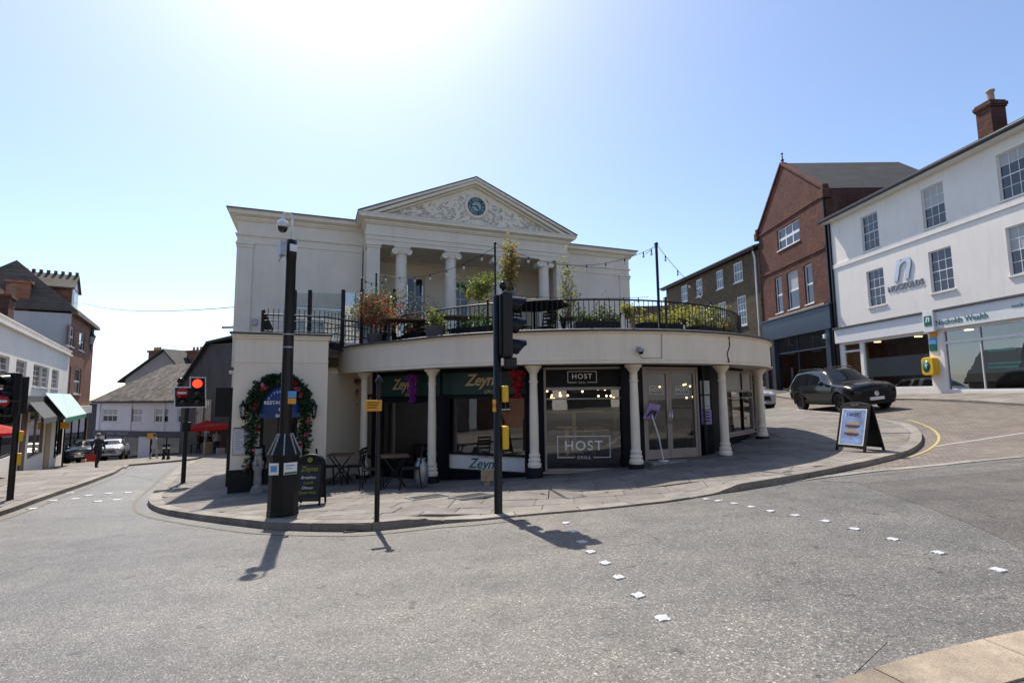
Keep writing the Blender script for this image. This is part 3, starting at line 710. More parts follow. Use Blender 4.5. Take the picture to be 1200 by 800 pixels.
# ------------------------------------------------------------------ building helpers
def wall_open(mb, x0, x1, z0, z1, ops, depth=.12, top=True, ends=True, back=None):
    """front sheet at local y=0 with openings (x0,x1,z0,z1), reveals going back by depth"""
    xs = sorted({x0, x1, *[v for o in ops for v in o[:2] if x0 < v < x1]}); zs = sorted({z0, z1, *[v for o in ops for v in o[2:4] if z0 < v < z1]})
    for a, b in zip(xs, xs[1:]):
        for c, d in zip(zs, zs[1:]):
            mx, mz = (a + b) / 2, (c + d) / 2
            if any(o[0] < mx < o[1] and o[2] < mz < o[3] for o in ops): continue
            mb.quad((a, 0, c), (b, 0, c), (b, 0, d), (a, 0, d))
    for (a, b, c, d) in [o[:4] for o in ops]:
        mb.quad((a, 0, c), (a, 0, d), (a, depth, d), (a, depth, c)); mb.quad((b, 0, d), (b, 0, c), (b, depth, c), (b, depth, d))
        mb.quad((a, 0, d), (b, 0, d), (b, depth, d), (a, depth, d)); mb.quad((b, 0, c), (a, 0, c), (a, depth, c), (b, depth, c))
    if back:
        mb.quad((x0, 0, z0), (x0, 0, z1), (x0, back, z1), (x0, back, z0)); mb.quad((x1, 0, z1), (x1, 0, z0), (x1, back, z0), (x1, back, z1))
        mb.quad((x0, 0, z1), (x1, 0, z1), (x1, back, z1), (x0, back, z1)); mb.quad((x0, back, z1), (x1, back, z1), (x1, back, z0), (x0, back, z0))
    return mb
def window(parent, fr, op, nx=3, ny=4, y=.10, fw=.05, bw=.022, mt=None, pm=None, sill=True, sash=True, name='window', blind=None, sill_mat=None, sill_out=.06):
    """a framed window in an opening: frame and bars, each pane a sub-part"""
    x0, x1, z0, z1 = op; mt = mt or M['white']; pm = pm or M['pane']
    F = MB(fr.M)
    F.box(x0, x0 + fw, y, y + .06, z0, z1); F.box(x1 - fw, x1, y, y + .06, z0, z1); F.box(x0 + fw, x1 - fw, y, y + .06, z1 - fw, z1); F.box(x0 + fw, x1 - fw, y, y + .06, z0, z0 + fw)
    a, b, c, d = x0 + fw, x1 - fw, z0 + fw, z1 - fw
    cw, chh = (b - a) / nx, (d - c) / ny
    for i in range(1, nx): F.box(a + i * cw - bw / 2, a + i * cw + bw / 2, y + .012, y + .04, c, d)
    for j in range(1, ny):
        w = bw * 1.9 if sash and j == ny // 2 else bw
        F.box(a, b, y + .008, y + .043, c + j * chh - w / 2, c + j * chh + w / 2)
    o = F.build(name, mt, parent)
    for i in range(nx):
        for j in range(ny):
            q = MB(fr.M); e = .003; t1, t2 = random.uniform(-.004, .004), random.uniform(-.004, .004)
            X0, X1, Z0, Z1 = a + i * cw + bw * .3, a + (i + 1) * cw - bw * .3, c + j * chh + bw * .3, c + (j + 1) * chh - bw * .3
            k = y + .026
            q.quad((X0, k - t1 - t2, Z0), (X1, k + t1 - t2, Z0), (X1, k + t1 + t2, Z1), (X0, k - t1 + t2, Z1))
            use = pm
            if blind and j >= ny - blind: use = M['blind']
            q.build('pane', use, o)
    if sill:
        S = MB(fr.M); S.box(x0 - .06, x1 + .06, -sill_out, y, z0 - .07, z0); S.build('sill', sill_mat or mt, o)
    return o
def pxop(fr, tl, br, off=0):
    a = fr.px(*tl, off); b = fr.px(*br, off); return (a[0], b[0], b[1], a[1])
def cornice(mb, fr_pts, prof, closed=False):
    """sweep profile [(out, z)] along plan points (left to right, outward to the right-hand side = viewer)"""
    n = len(fr_pts); rows = []
    for i, p in enumerate(fr_pts):
        a = Vector(fr_pts[max(i - 1, 0)]); b = Vector(fr_pts[min(i + 1, n - 1)]); p = Vector(p)
        t1 = (p - a).normalized() if i else (b - p).normalized(); t2 = (b - p).normalized() if i < n - 1 else t1
        n1 = Vector((t1.y, -t1.x)); n2 = Vector((t2.y, -t2.x)); nn = (n1 + n2); nn = nn / max(nn.length_squared, .3) * 2 if nn.length > 1e-6 else n1
        rows.append([(p.x + nn.x * o, p.y + nn.y * o, z) for o, z in prof])
    mb.grid(rows, smooth=False); return mb
# ------------------------------------------------------------------ the hall with its curved shop front
hall = thing('corn_exchange', 'cream classical hall with clock pediment above a curved colonnade of shops', 'building', (CX, CY, gz(CX, CY)))
ZF0, ZF1, ZT = 2.31, 3.05, 2.96
TH = [t for t in np.arange(-76, 101, 3.0)]
arc = [rpt(t, 6.45) for t in TH]
def swp(prof): return cornice(MB(), arc, prof)
swp([(-.9, ZF0 + .02), (-.02, ZF0 + .02), (.02, ZF0), (.10, ZF0), (.10, ZF0 + .035), (.045, ZF0 + .055), (.045, ZF0 + .08), (.06, ZF0 + .085), (.06, ZF1 - .09), (.085, ZF1 - .07), (.12, ZF1 - .05), (.12, ZF1 - .004)]).build('fascia', M['stucco2'], hall)
swp([(.125, ZF1 - .03), (.16, ZF1 - .03), (.165, ZF1 + .015), (.10, ZF1 + .035), (-.35, ZF1 + .04), (-.36, ZT)]).build('lead_capping', M['lead'], hall)
# terrace deck
MB().poly([(x, y, ZT) for x, y in [rpt(t, 6.2) for t in TH] + [(8.6, 27), (-9.6, 18.4), (-6.75, 12.6), (-4.9, 13.3)]]).build('terrace_deck', M['lead'], hall)
COLS = [(-61.0, -.52), (-36.9, -.31), (-11.4, .02), (9.9, .075), (34.2, .13), (62.6, .38), (74.0, .50)]
for th, zb in COLS:
    x, y = rpt(th, 6.18); h = ZF0 - .002 - zb
    prof = [(.150, 0), (.152, .03), (.158, .06), (.15, .09), (.128, .10), (.128, .12), (.14, .145), (.14, .175), (.118, .20), (.118, .235), (.128, .25), (.128, .275), (.108, .30), (.103, .36),
            (.102, h * .45), (.088, h - .42), (.088, h - .405), (.104, h - .395), (.104, h - .36), (.088, h - .35), (.088, h - .19), (.10, h - .18), (.10, h - .16), (.115, h - .15), (.15, h - .10), (.165, h - .075), (.195, h - .06), (.195, h - .012), (.18, h)]
    c = MB(); c.lathe(prof, (x, y, zb), 24); co = c.build('column', M['column'], hall)
    g = pz(x, y) - .25
    p = MB(); p.lathe([(.185, g), (.185, zb - .03), (.165, zb - .001)], (x, y, 0), 20); p.build('plinth', M['navy'], co)
RW = 5.72
def bay(t0, t1): return Fr(rpt(t0, RW), rpt(t1, RW))
bA, bB, bC, bD, bE, bF, bG = bay(-63, -37.4), bay(-37.4, -11.6), bay(-11.6, 10.4), bay(10.4, 34.0), bay(34.0, 61.5), bay(61.5, 74), bay(74, 98)
b0 = bay(-76, -63)
def flat(fr, op, y0, y1, name, mt, parent, bevel=0):
    b = MB(fr.M); b.box(op[0], op[1], y0, y1, op[2], op[3]); return b.build(name, mt, parent, bevel)
def host_box(parent, fr, op, y, t, mt, grill=True, size=None):
    """outlined box with the word inside and a small word breaking the lower line"""
    x0, x1, z0, z1 = op; w = x1 - x0; h = z1 - z0; k = t
    b = MB(fr.M); b.box(x0, x1, y, y + .004, z1 - k, z1); b.box(x0, x0 + k, y, y + .004, z0, z1 - k); b.box(x1 - k, x1, y, y + .004, z0, z1 - k)
    b.box(x0 + k, x0 + w * .32, y, y + .004, z0, z0 + k); b.box(x1 - w * .32, x1 - k, y, y + .004, z0, z0 + k)
    b.build('logo_outline', mt, parent)
    letters(parent, fr.at((x0 + x1) / 2, y + .002, z0 + h * .56), 'HOST', size or h * .62, mt, bold=.006 * h, space=1.18, depth=.004)
    if grill: letters(parent, fr.at((x0 + x1) / 2, y + .002, z0 + k * .5), 'GRILL', h * .21, mt, space=1.25, depth=.004)
ZB = -1.3
# bay C: large HOST window
opC = pxop(bC, (636.5, 429), (736.5, 551)); opC = (opC[0], opC[1], opC[2], ZF0 - .03)
wall_open(MB(bC.M), -.2, bC.len + .2, ZB, ZF0 + .02, [opC], .1).build('shopfront_wall', M['navy'], hall)
def shopwin(fr, op, cuts, fw=.055, y=.0, mt=None, panes=None, sill=True):
    """window with horizontal transoms at heights cuts; returns part"""
    mt = mt or M['taupe']; x0, x1, z0, z1 = op; F = MB(fr.M)
    F.box(x0, x0 + fw, y - .02, y + .09, z0, z1); F.box(x1 - fw, x1, y - .02, y + .09, z0, z1); F.box(x0 + fw, x1 - fw, y - .02, y + .09, z1 - fw, z1); F.box(x0 + fw, x1 - fw, y - .02, y + .09, z0, z0 + fw)
    for zc, t in cuts: F.box(x0 + fw, x1 - fw, y - .012, y + .08, zc - t / 2, zc + t / 2)
    o = F.build('shop_window', mt, hall, bevel=.006)
    zs = [z0 + fw] + [z for z, t in sorted(cuts)] + [z1 - fw]
    for i in range(len(zs) - 1):
        pm = panes[i] if panes else M['glass']
        if pm is None: continue
        q = MB(fr.M); q.quad((x0 + fw * .8, y + .04, zs[i]), (x1 - fw * .8, y + .04, zs[i]), (x1 - fw * .8, y + .04, zs[i + 1]), (x0 + fw * .8, y + .04, zs[i + 1])); q.build('pane', pm, o)
    if sill: S = MB(fr.M); S.box(x0 - .05, x1 + .05, y - .09, y + .03, z0 - .05, z0 - .001); S.build('sill', mt, o)
    return o
z1 = bC.px(690, 455)[1]; z2 = bC.px(690, 467)[1]
wC = shopwin(bC, opC, [(z1, .07), (z2, .035)], panes=[M['glass'], M['glass'], None])
sg = flat(bC, (opC[0] + .055, opC[1] - .055, z1 + .035, opC[3] - .055), .02, .06, 'sign_board', M['navy'], hall)
host_box(sg, bC, pxop(bC, (665, 435), (699.5, 448)), .012, .012, M['whitet'])
host_box(wC, bC, pxop(bC, (653, 511), (716, 536)), .034, .016, M['whitet'])
# bay D: doors
opD = pxop(bD, (752, 429), (821.5, 535)); opD = (opD[0], opD[1], opD[2], ZF0 - .03)
wall_open(MB(bD.M), -.2, bD.len + .2, ZB, ZF0 + .02, [opD], .12).build('shopfront_wall', M['navy'], hall)
F = MB(bD.M); x0, x1, z0, z1_ = opD
F.box(x0, x0 + .06, -.02, .10, z0, z1_); F.box(x1 - .06, x1, -.02, .10, z0, z1_); F.box(x0 + .06, x1 - .06, -.02, .10, z1_ - .07, z1_)
fr_ = F.build('door_frame', M['taupe'], hall, bevel=.005)
xm = bD.px(784.5, 480)[0]
for k, (a, b) in enumerate([(x0 + .065, xm - .004), (xm + .004, x1 - .065)]):
    D = MB(bD.M); st = .065; zt = z1_ - .075; zb_ = z0 + .015; zr = z0 + .24
    D.box(a, a + st, .0, .05, zb_, zt); D.box(b - st, b, .0, .05, zb_, zt); D.box(a + st, b - st, .0, .05, zt - .09, zt); D.box(a + st, b - st, .0, .05, zb_, zr)
    d = D.build('door', M['taupe'], hall, bevel=.004)
    q = MB(bD.M); q.quad((a + st, .025, zr), (b - st, .025, zr), (b - st, .025, zt - .09), (a + st, .025, zt - .09)); q.build('pane', M['glassd'], d)
    h = MB(bD.M); hx = b - st * .5 if k == 0 else a + st * .5; h.tube([bb for bb in [(hx, -.0, z0 + .85), (hx, -.05, z0 + .87), (hx, -.05, z0 + 1.15), (hx, -.0, z0 + 1.17)]], .011, 8); h.build('handle', M['chrome'], d)
    xc = (a + b) / 2; zc = bD.px(780, 457)[1]; host_box(d, bD, (xc - .2, xc + .2, zc - .1, zc + .1), .018, .010, M['whitet'])
s = MB(bD.M); s.box(x0 - .1, x1 + .25, -.42, .0, ZB, z0 - .004); s.build('door_step', M['concrete'], hall, bevel=.01)
s2 = MB(bD.M); s2.box(x0 - .02, x1 + .02, .001, .12, ZB, z0 - .002); s2.build('threshold', M['galv'], hall)
for (tl, br, mt, nm) in [((819, 446), (830.5, 461.6), 'paper', 'menu_sheet'), ((820, 463.5), (831, 479), 'paper', 'menu_sheet'), ((822, 481), (832.5, 496), 'lilac', 'notice')]:
    op = pxop(bD, tl, br)
    f_ = MB(bD.M); f_.box(op[0] - .02, op[1] + .02, -.035, -.003, op[2] - .02, op[3] + .02); fo = f_.build('menu_case', M['iron'] if mt == 'paper' else M['lilac'], hall, bevel=.003)
    if mt == 'paper':
        flat(bD, op, -.039, -.036, nm, M[mt], fo)
        lt = MB(bD.M)
        for r in range(9): lt.box(op[0] + .03, op[0] + (op[1] - op[0]) * random.uniform(.55, .9), -.0405, -.0395, op[3] - .04 - r * .032, op[3] - .03 - r * .032)
        lt.build('printed_lines', M['greytext'], fo)
    else:
        lt = MB(bD.M)
        for r in range(4): lt.box(op[0] + .02 + random.uniform(0, .05), op[1] - .02 - random.uniform(0, .05), -.038, -.0355, op[3] - .06 - r * .07, op[3] - .03 - r * .07)
        lt.build('printed_lines', M['cloth_d'], fo)
# bay E: HOST window with a blind
opE = pxop(bE, (846, 436), (884, 504)); opE = (opE[0], opE[1], opE[2], ZF0 - .06)
wall_open(MB(bE.M), -.2, bE.len + .2, ZB, ZF0 + .02, [opE], .1).build('shopfront_wall', M['navy'], hall)
zE1 = bE.px(866, 458)[1]; zE2 = bE.px(866, 466)[1]
wE = shopwin(bE, opE, [(zE1, .06), (zE2, .03)], panes=[M['glass'], M['glass'], M['blind']])
sg = flat(bE, pxop(bE, (850.5, 475), (872.5, 495)), .06, .085, 'sign_board', M['wood'], hall)
host_box(sg, bE, pxop(bE, (852, 478), (871, 492)), .052, .010, M['whitet'])
# bay F, G
opF = (.12, bF.len - .12, .9, ZF0 - .06)
wall_open(MB(bF.M), -.02, bF.len, ZB, ZF0 + .02, [opF], .1).build('shopfront_wall', M['navy'], hall); shopwin(bF, opF, [(1.75, .05)])
wall_open(MB(bG.M), 0, bG.len, ZB, ZF0 + .02, [(.4, bG.len - .3, 1.0, ZF0 - .06)], .1).build('shopfront_wall', M['navy'], hall); shopwin(bG, (.4, bG.len - .3, 1.0, ZF0 - .06), [(1.75, .05)])
# bay B and A: green restaurant
def zeyna(fr, band, win, txt_c, size, low=None):
    wall_open(MB(fr.M), -.2, fr.len + .2, ZB, ZF0 + .02, [win], .1).build('shopfront_wall', M['navy'], hall)
    o = flat(fr, band, -.05, -.002, 'sign_board', M['green'], hall, .006)
    letters(o, fr.at(txt_c[0], -.055, txt_c[1]), 'Zeyna', size, M['gold'], shear=.35, bold=.008, space=.95)
    letters(o, fr.at(txt_c[0] + size * .55, -.055, txt_c[1] - size * .62), 'GRILL', size * .3, M['gold'], shear=.2, space=1.1)
    w = shopwin(fr, win, [(low, .05)] if low else [], fw=.05, mt=M['blackm'], panes=[M['white'], M['glass']] if low else None, sill=False)
    return w
winB = pxop(bB, (523, 465), (600, 555)); winB = (winB[0], bB.len - .25, winB[2], winB[3])
bandB = (bB.px(520, 450)[0], bB.len - .22, bB.px(560, 462)[1], bB.px(560, 436)[1])
cB = bB.px(566, 447); lowB = bB.px(560, 532)[1]
wB = zeyna(bB, bandB, winB, cB, .40, lowB)
letters(wB, bB.at(bB.px(566, 545)[0], .033, bB.px(566, 545)[1]), 'Zeyna', .34, M['teal'], shear=.35, bold=.004, depth=.004)
letters(wB, bB.at(bB.px(572, 535)[0], .033, bB.px(572, 535.5)[1]), 'CHARCOAL', .09, M['greytext'], space=1.3, depth=.004)
winA = pxop(bA, (446, 470), (501, 545)); bandA = (.1, bA.len - .1, bA.px(470, 464)[1], bA.px(470, 440)[1]); cA = bA.px(475, 452)
winA = (winA[0], bA.len - .12, winA[2], winA[3])
zeyna(bA, bandA, winA, cA, .40)
op0 = (.1, b0.len - .1, -.2, 1.7)
wall_open(MB(b0.M), -.6, b0.len + .05, ZB, ZF0 + .02, [op0], .1).build('shopfront_wall', M['stucco2'], hall); shopwin(b0, op0, [], mt=M['blackm'], sill=False)
RECESS = True
# interior of the shops
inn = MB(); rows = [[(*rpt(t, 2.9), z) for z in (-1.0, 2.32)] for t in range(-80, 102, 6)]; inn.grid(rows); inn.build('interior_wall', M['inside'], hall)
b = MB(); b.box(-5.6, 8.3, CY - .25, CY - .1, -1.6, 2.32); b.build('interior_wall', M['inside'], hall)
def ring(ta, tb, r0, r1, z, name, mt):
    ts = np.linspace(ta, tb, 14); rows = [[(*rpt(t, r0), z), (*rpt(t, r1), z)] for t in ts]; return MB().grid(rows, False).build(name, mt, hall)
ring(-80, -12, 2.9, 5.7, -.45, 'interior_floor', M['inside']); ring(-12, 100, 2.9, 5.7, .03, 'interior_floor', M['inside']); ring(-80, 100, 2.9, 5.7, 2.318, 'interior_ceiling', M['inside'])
for k in range(46):
    t = random.uniform(-58, 58) if k < 30 else random.uniform(-10, 9); r = random.uniform(4.6, 5.5); z = random.uniform(1.5, 1.98)
    if 11 < t < 34 and k % 3: continue
    x, y = rpt(t, r)
    c = MB(); c.tube([(x, y, z + .03), (x, y, 2.31)], .004, 5, False); o = c.build('pendant_light', M['iron'], hall)
    q = MB(); q.ball((x, y, z), .026, 8, 6); q.build('bulb', M['bulb'], o)
for (t, r, w, d, h, mt) in [(-4, 4.3, .5, .5, .78, 'woodl'), (4, 4.6, .5, .5, .78, 'wood'), (-24, 4.4, .7, .6, .3, 'white'), (-32, 4.6, .6, .6, .3, 'wood'), (-52, 4.5, .8, .6, .28, 'white'), (48, 4.4, .6, .5, .8, 'wood'), (18, 3.6, 1.3, .4, 1.1, 'wood'), (0, 3.4, 1.6, .35, 1.15, 'woodl')]:
    x, y = rpt(t, r); zf = .03 if t > -12 else -.45; h = max(h, .45)
    b = MB(Matrix.Translation((x, y, 0)) @ Matrix.Rotation(R_(t), 4, 'Z')); b.box(-w / 2, w / 2, -d / 2, d / 2, zf + h - .04, zf + h); b.box(-.05, .05, -.05, .05, zf, zf + h - .04); b.box(-.22, .22, -.22, .22, zf, zf + .03); b.build('interior_table', M[mt], hall)
# ---- the block with the garlanded restaurant door
PT = 3.25
pL = at(272, 480, 12.45); pR = at(383, 480, 13.25)
pF = Fr((pL.x, pL.y), (pR.x, pR.y))
dr = pxop(pF, (305, 483), (346, 566)); dr = (dr[0], dr[1], -.9, dr[3])
# side wall seen in steep perspective is behind the front; box behind it
b = MB(pF.M); wall_open(b, 0, pF.len, -1.6, PT - .1, [dr], .25, back=3.4)
b.build('restaurant_wall', M['stucco2'], hall)
b = MB(pF.M); b.box(-.09, pF.len + .06, -.09, 3.5, PT - .1, PT - .055); b.box(-.06, pF.len + .04, -.06, 3.45, PT - .16, PT - .102); b.build('restaurant_cornice', M['stucco2'], hall, .01)
b = MB(pF.M); b.box(-.12, pF.len + .09, -.12, 3.55, PT - .054, PT); b.build('lead_capping', M['lead'], hall, .01)
zs_ = pF.px(330, 424)[1]; b = MB(pF.M); b.box(-.012, pF.len + .012, -.018, 3.3, zs_ - .02, zs_ + .02); b.build('string_course', M['stucco2'], hall, .005)
zp = pF.px(300, 549)[1]
b = MB(pF.M); b.box(-.025, dr[0] - .02, -.028, .2, -1.6, zp); b.build('plinth', M['blackm'], hall); b = MB(pF.M); b.box(dr[1] + .02, pF.len + .02, -.028, .2, -1.6, zp); b.build('plinth', M['blackm'], hall)
D = MB(pF.M); D.box(dr[0], dr[0] + .07, .13, .2, dr[2], dr[3]); D.box(dr[1] - .07, dr[1], .13, .2, dr[2], dr[3]); D.box(dr[0] + .07, dr[1] - .07, .13, .2, dr[3] - .09, dr[3]); D.box(dr[0] + .07, dr[1] - .07, .13, .2, dr[2], dr[2] + .6)
xm = (dr[0] + dr[1]) / 2; D.box(xm - .03, xm + .03, .13, .2, dr[2] + .6, dr[3] - .09)
d = D.build('door', M['blackm'], hall, .004)
for (a, b_) in ((dr[0] + .07, xm - .03), (xm + .03, dr[1] - .07)):
    q = MB(pF.M); q.quad((a, .165, dr[2] + .6), (b_, .165, dr[2] + .6), (b_, .165, dr[3] - .09), (a, .165, dr[3] - .09)); q.build('pane', M['pane'], d)
st = MB(pF.M); gz0 = pz(*pF.w(xm, 0, 0).xy[:]); st.box(dr[0] - .1, dr[1] + .1, -.32, -.03, gz0 - .2, gz0 + .14); st.build('door_step', M['concrete'], hall, .01)
_rc = pF.w(pF.len - .02, 1.6, 0); _re = rpt(-76, RW); b = MB(Fr((_rc.x, _rc.y), (_re[0], _re[1])).M); b.box(0, Fr((_rc.x, _rc.y), (_re[0], _re[1])).len, 0, .2, -2, ZF0 + .03); b.build('recess_wall', M['stucco2'], hall)
# domed blue canopy sign over the door
cs = pxop(pF, (306.5, 450), (352, 484)); cw = (cs[1] - cs[0]) / 2; cx = (cs[0] + cs[1]) / 2; chh = cs[3] - cs[2]
rows = []
for i in range(9):
    a = PI / 2 * i / 8
    rows.append([(cx - cw * math.cos(PI * k / 16), -.03 - .34 * math.sin(a) * math.sin(PI * k / 16) ** .5 * 1.0, cs[2] + .02 + (chh - .02) * math.cos(a) * math.sin(PI * k / 16)) for k in range(17)])
cn = MB(pF.M).grid(rows); cn.box(cx - cw, cx + cw, -.35, -.03, cs[2] - .09, cs[2] + .02)
cn = cn.build('canopy', M['blue'], hall)
letters(cn, pF.at(cx, -.385, cs[2] + chh * .38), 'RESTAURANT', .115, M['whitet'], bold=.002)
letters(cn, pF.at(cx, -.37, cs[2] + chh * .16), '&', .10, M['whitet'], bold=.002)
letters(cn, pF.at(cx, -.356, cs[2] - .035), 'BAR', .10, M['whitet'], bold=.002)
for k, ch in enumerate('MEDITERRANEAN'):
    a = PI * (.88 - .76 * k / 12); T = pF.at(cx + cw * .80 * math.cos(a), -.36 + .02 * abs(6 - k) , cs[2] + chh * (.02 + .72 * math.sin(a))) @ Matrix.Rotation(-(a - PI / 2), 4, 'Y') @ Matrix.Rotation(R_(-28), 4, 'X')
    letters(cn, T, ch, .085, M['whitet'])
# ---- upper hall
UA = R_(21.5); ux = Vector((math.cos(UA), math.sin(UA)))
w0 = at(277, 300, 17.0)
HW = Fr((w0.x, w0.y), (w0.x + ux.x * 10, w0.y + ux.y * 10))
sE = HW.px(737.5, 335)[0]
p0 = at(429, 300, 17.45)
HP = Fr((p0.x, p0.y), (p0.x + ux.x * 10, p0.y + ux.y * 10))
PWid = HP.px(665, 300)[0]
off = (HP.o - HW.o).dot(HW.y)             # portico front relative to the wing plane (negative: nearer)
sP0 = (HP.o - HW.o).dot(HW.x); sP1 = sP0 + PWid
ZC = 8.02                                   # cornice top of wings and portico
ZA = 6.98                                   # underside of the entablature
# wings
b = MB(HW.M)
b.box(0, sP0 - .02, 0, 9, ZT - .3, ZC - .06); b.box(sP1 + .02, sE, 0, 9, ZT - .3, ZC - .06)
b.build('wing_wall', M['stucco'], hall)
for (a, c) in ((0, sP0 - .02), (sP1 + .02, sE)):
    L = [(HW.w(a, 0, 0).x, HW.w(a, 0, 0).y), (HW.w(c, 0, 0).x, HW.w(c, 0, 0).y)]
    if a == 0: L = [tuple(HW.w(a, 6, 0).xy)] + L
    else: L = L + [tuple(HW.w(c, 6, 0).xy)]
    cornice(MB(), L, [(-.02, ZC - .36), (.05, ZC - .34), (.07, ZC - .30), (.10, ZC - .28), (.10, ZC - .22), (.22, ZC - .17), (.26, ZC - .16), (.26, ZC - .06), (.30, ZC - .03), (.30, ZC), (-.4, ZC + .02)]).build('cornice', M['stucco'], hall)
    cornice(MB(), L, [(.002, ZC - .86), (.05, ZC - .85), (.06, ZC - .80), (.03, ZC - .78), (.002, ZC - .775)]).build('string_course', M['stucco'], hall)
    cornice(MB(), L, [(.004, ZC - 1.12), (.03, ZC - 1.115), (.03, ZC - 1.07), (.004, ZC - 1.06)]).build('string_course', M['stucco'], hall)
    cornice(MB(), L, [(.31, ZC - .02), (.325, ZC - .02), (.325, ZC + .025), (-.4, ZC + .04)]).build('lead_capping', M['lead'], hall)
def pilaster(fr, a, c, z0, z1, y=-.06):
    b = MB(fr.M); b.box(a, c, y, .2, z0, z1 - .16); b.box(a - .03, c + .03, y - .03, .2, z1 - .16, z1 - .11); b.box(a - .015, c + .015, y - .015, .2, z1 - .11, z1 - .06); b.box(a - .05, c + .05, y - .05, .2, z1 - .06, z1)
    return b.build('pilaster', M['stucco'], hall, .008)
pilaster(HW, .02, .50, ZT, ZC - 1.12); pilaster(HW, sE - .52, sE - .02, ZT, ZC - 1.12)
# portico: entablature, antae, columns, porch
dp = -off + 1.0
b = MB(HP.M); b.box(0, PWid, 0, 1.0 - off, ZA, ZC - .3); b.build('entablature', M['stucco'], hall)
LP = [tuple(HP.w(0, 1.0 - off - .9, 0).xy), tuple(HP.w(0, 0, 0).xy), tuple(HP.w(PWid, 0, 0).xy), tuple(HP.w(PWid, 1.0 - off - .9, 0).xy)]
cornice(MB(), LP, [(.002, ZA + .14), (.025, ZA + .14), (.025, ZA + .28), (.055, ZA + .30), (.055, ZA + .34), (.003, ZA + .345)]).build('architrave', M['stucco'], hall)
cornice(MB(), LP, [(-.02, ZC - .36), (.05, ZC - .34), (.07, ZC - .30), (.10, ZC - .28), (.10, ZC - .22), (.22, ZC - .17), (.26, ZC - .16), (.26, ZC - .06), (.28, ZC - .04), (.28, ZC), (-.3, ZC + .03)]).build('cornice', M['stucco'], hall)
b = MB(HP.M); b.box(.05, PWid - .05, .05, 2.0, ZC - .3, ZC + .02); b.build('attic_block', M['stucco'], hall)
for a in (.04, PWid - .48):
    b = MB(HP.M); b.box(a, a + .44, .04, .48, ZT, ZA - .14); b.box(a - .03, a + .47, .01, .51, ZA - .14, ZA - .10); b.box(a - .015, a + .455, .025, .495, ZA - .10, ZA - .05); b.box(a - .05, a + .49, -.01, .53, ZA - .05, ZA - .003); b.box(a - .04, a + .48, .0, .52, ZT, ZT + .18); b.build('anta', M['stucco'], hall, .006)
yb = 2.3
wins = [HP.px(x, 320, yb)[0] for x in (487, 540, 596)]
ops = [(w - .38, w + .38, 4.1, 6.45) for w in wins]
Bk = Fr(tuple(HP.w(.0, yb, 0).xy), tuple(HP.w(PWid, yb, 0).xy))
wall_open(MB(Bk.M), 0.0, PWid, ZT, ZA, ops, .18).build('porch_wall', M['stucco'], hall)
for o_ in ops: window(hall, Bk, o_, 2, 3, sash=False, fw=.07, bw=.04)
for (a, c) in ((PWid - .30, PWid - .02), (.02, .30)): b = MB(HP.M); b.box(a, c, .55, yb - .003, ZT, ZA - .003); b.build('porch_side', M['stucco'], hall)
b = MB(HP.M); b.box(.0, PWid, 1.0 - off + .003, yb + .3, ZA - .05, ZA + .1); b.build('porch_ceiling', M['stucco'], hall)
zm = ZC - 1.12
b = MB(Bk.M); b.box(.31, PWid - .31, -.03, -.002, ZA - .5, ZA - .44); b.build('string_course', M['stucco'], hall)
def volute(mb, c, r, axis, depth):
    """scroll disc with raised spiral, axis a unit vector, centred at c"""
    T = Matrix.Translation(c) @ Vector(axis).to_track_quat('Z', 'Y').to_matrix().to_4x4()
    mb.lathe([(1e-4, -depth / 2 - .01), (r * .22, -depth / 2 - .012), (r * .3, -depth / 2 + .012), (r * .62, -depth / 2 + .012), (r * .72, -depth / 2 - .008), (r, -depth / 2 - .004), (r, -depth * .25), (r * .72, 0), (r, depth * .25), (r, depth / 2 + .004), (r * .62, depth / 2 + .008), (r * .3, depth / 2), (1e-4, depth / 2)], (0, 0, 0), 14, M=T)
for xpx in (470, 528, 585, 637):
    sx = HP.px(xpx, 320, .26)[0]; P = HP.w(sx, .26, 0); zb = ZT; h = ZA - zb
    c = MB(); c.lathe([(.27, 0), (.27, .06), (.29, .10), (.29, .14), (.25, .17), (.25, .20), (.265, .23), (.265, .27), (.235, .30), (.228, .4), (.226, h * .35), (.195, h - .42), (.195, h - .40), (.21, h - .385), (.21, h - .36), (.198, h - .35), (.198, h - .30)], (P.x, P.y, zb), 26)
    co = c.build('portico_column', M['column'], hall)
    k = MB(HP.M)
    k.lathe([(.2, ZA - .31), (.25, ZA - .25), (.26, ZA - .2), (.22, ZA - .17)], (sx, .26, 0), 18)
    k.box(sx - .29, sx + .29, .26 - .26, .26 + .26, ZA - .055, ZA - .003); k.box(sx - .24, sx + .24, .26 - .22, .26 + .22, ZA - .16, ZA - .055)
    for e in (-1, 1): volute(k, (sx + e * .25, .26, ZA - .19), .115, (0, 1, 0), .46)
    k.build('ionic_capital', M['column'], co)
# pediment
ax = PWid / 2; az = HP.px(559, 211)[1] - .02
ex = .30; zc0 = ZC + .03
b = MB(HP.M)
b.prism([(.0, .06, zc0), (PWid, .06, zc0), (ax, .06, az - .22)], (0, 1.9, 0)); b.build('tympanum', M['stucco'], hall)
def rake(name, mt, o0, o1, lo, hi, e):
    b = MB(HP.M)
    for (a, zz, c, zz2) in ((-e, ZC - .01, ax, az), (ax, az, PWid + e, ZC - .01)):
        b.prism([(a, o0, zz + lo), (c, o0, zz2 + lo), (c, o0, zz2 + hi), (a, o0, zz + hi)], (0, o1 - o0, 0))
    return b.build(name, mt, hall)
rake('raking_cornice', M['stucco'], -.28, 2.0, -.09, .0, ex); rake('raking_cornice', M['stucco'], -.22, 1.95, -.20, -.095, ex * .6); rake('raking_cornice', M['stucco'], -.08, 1.9, -.27, -.205, ex * .4)
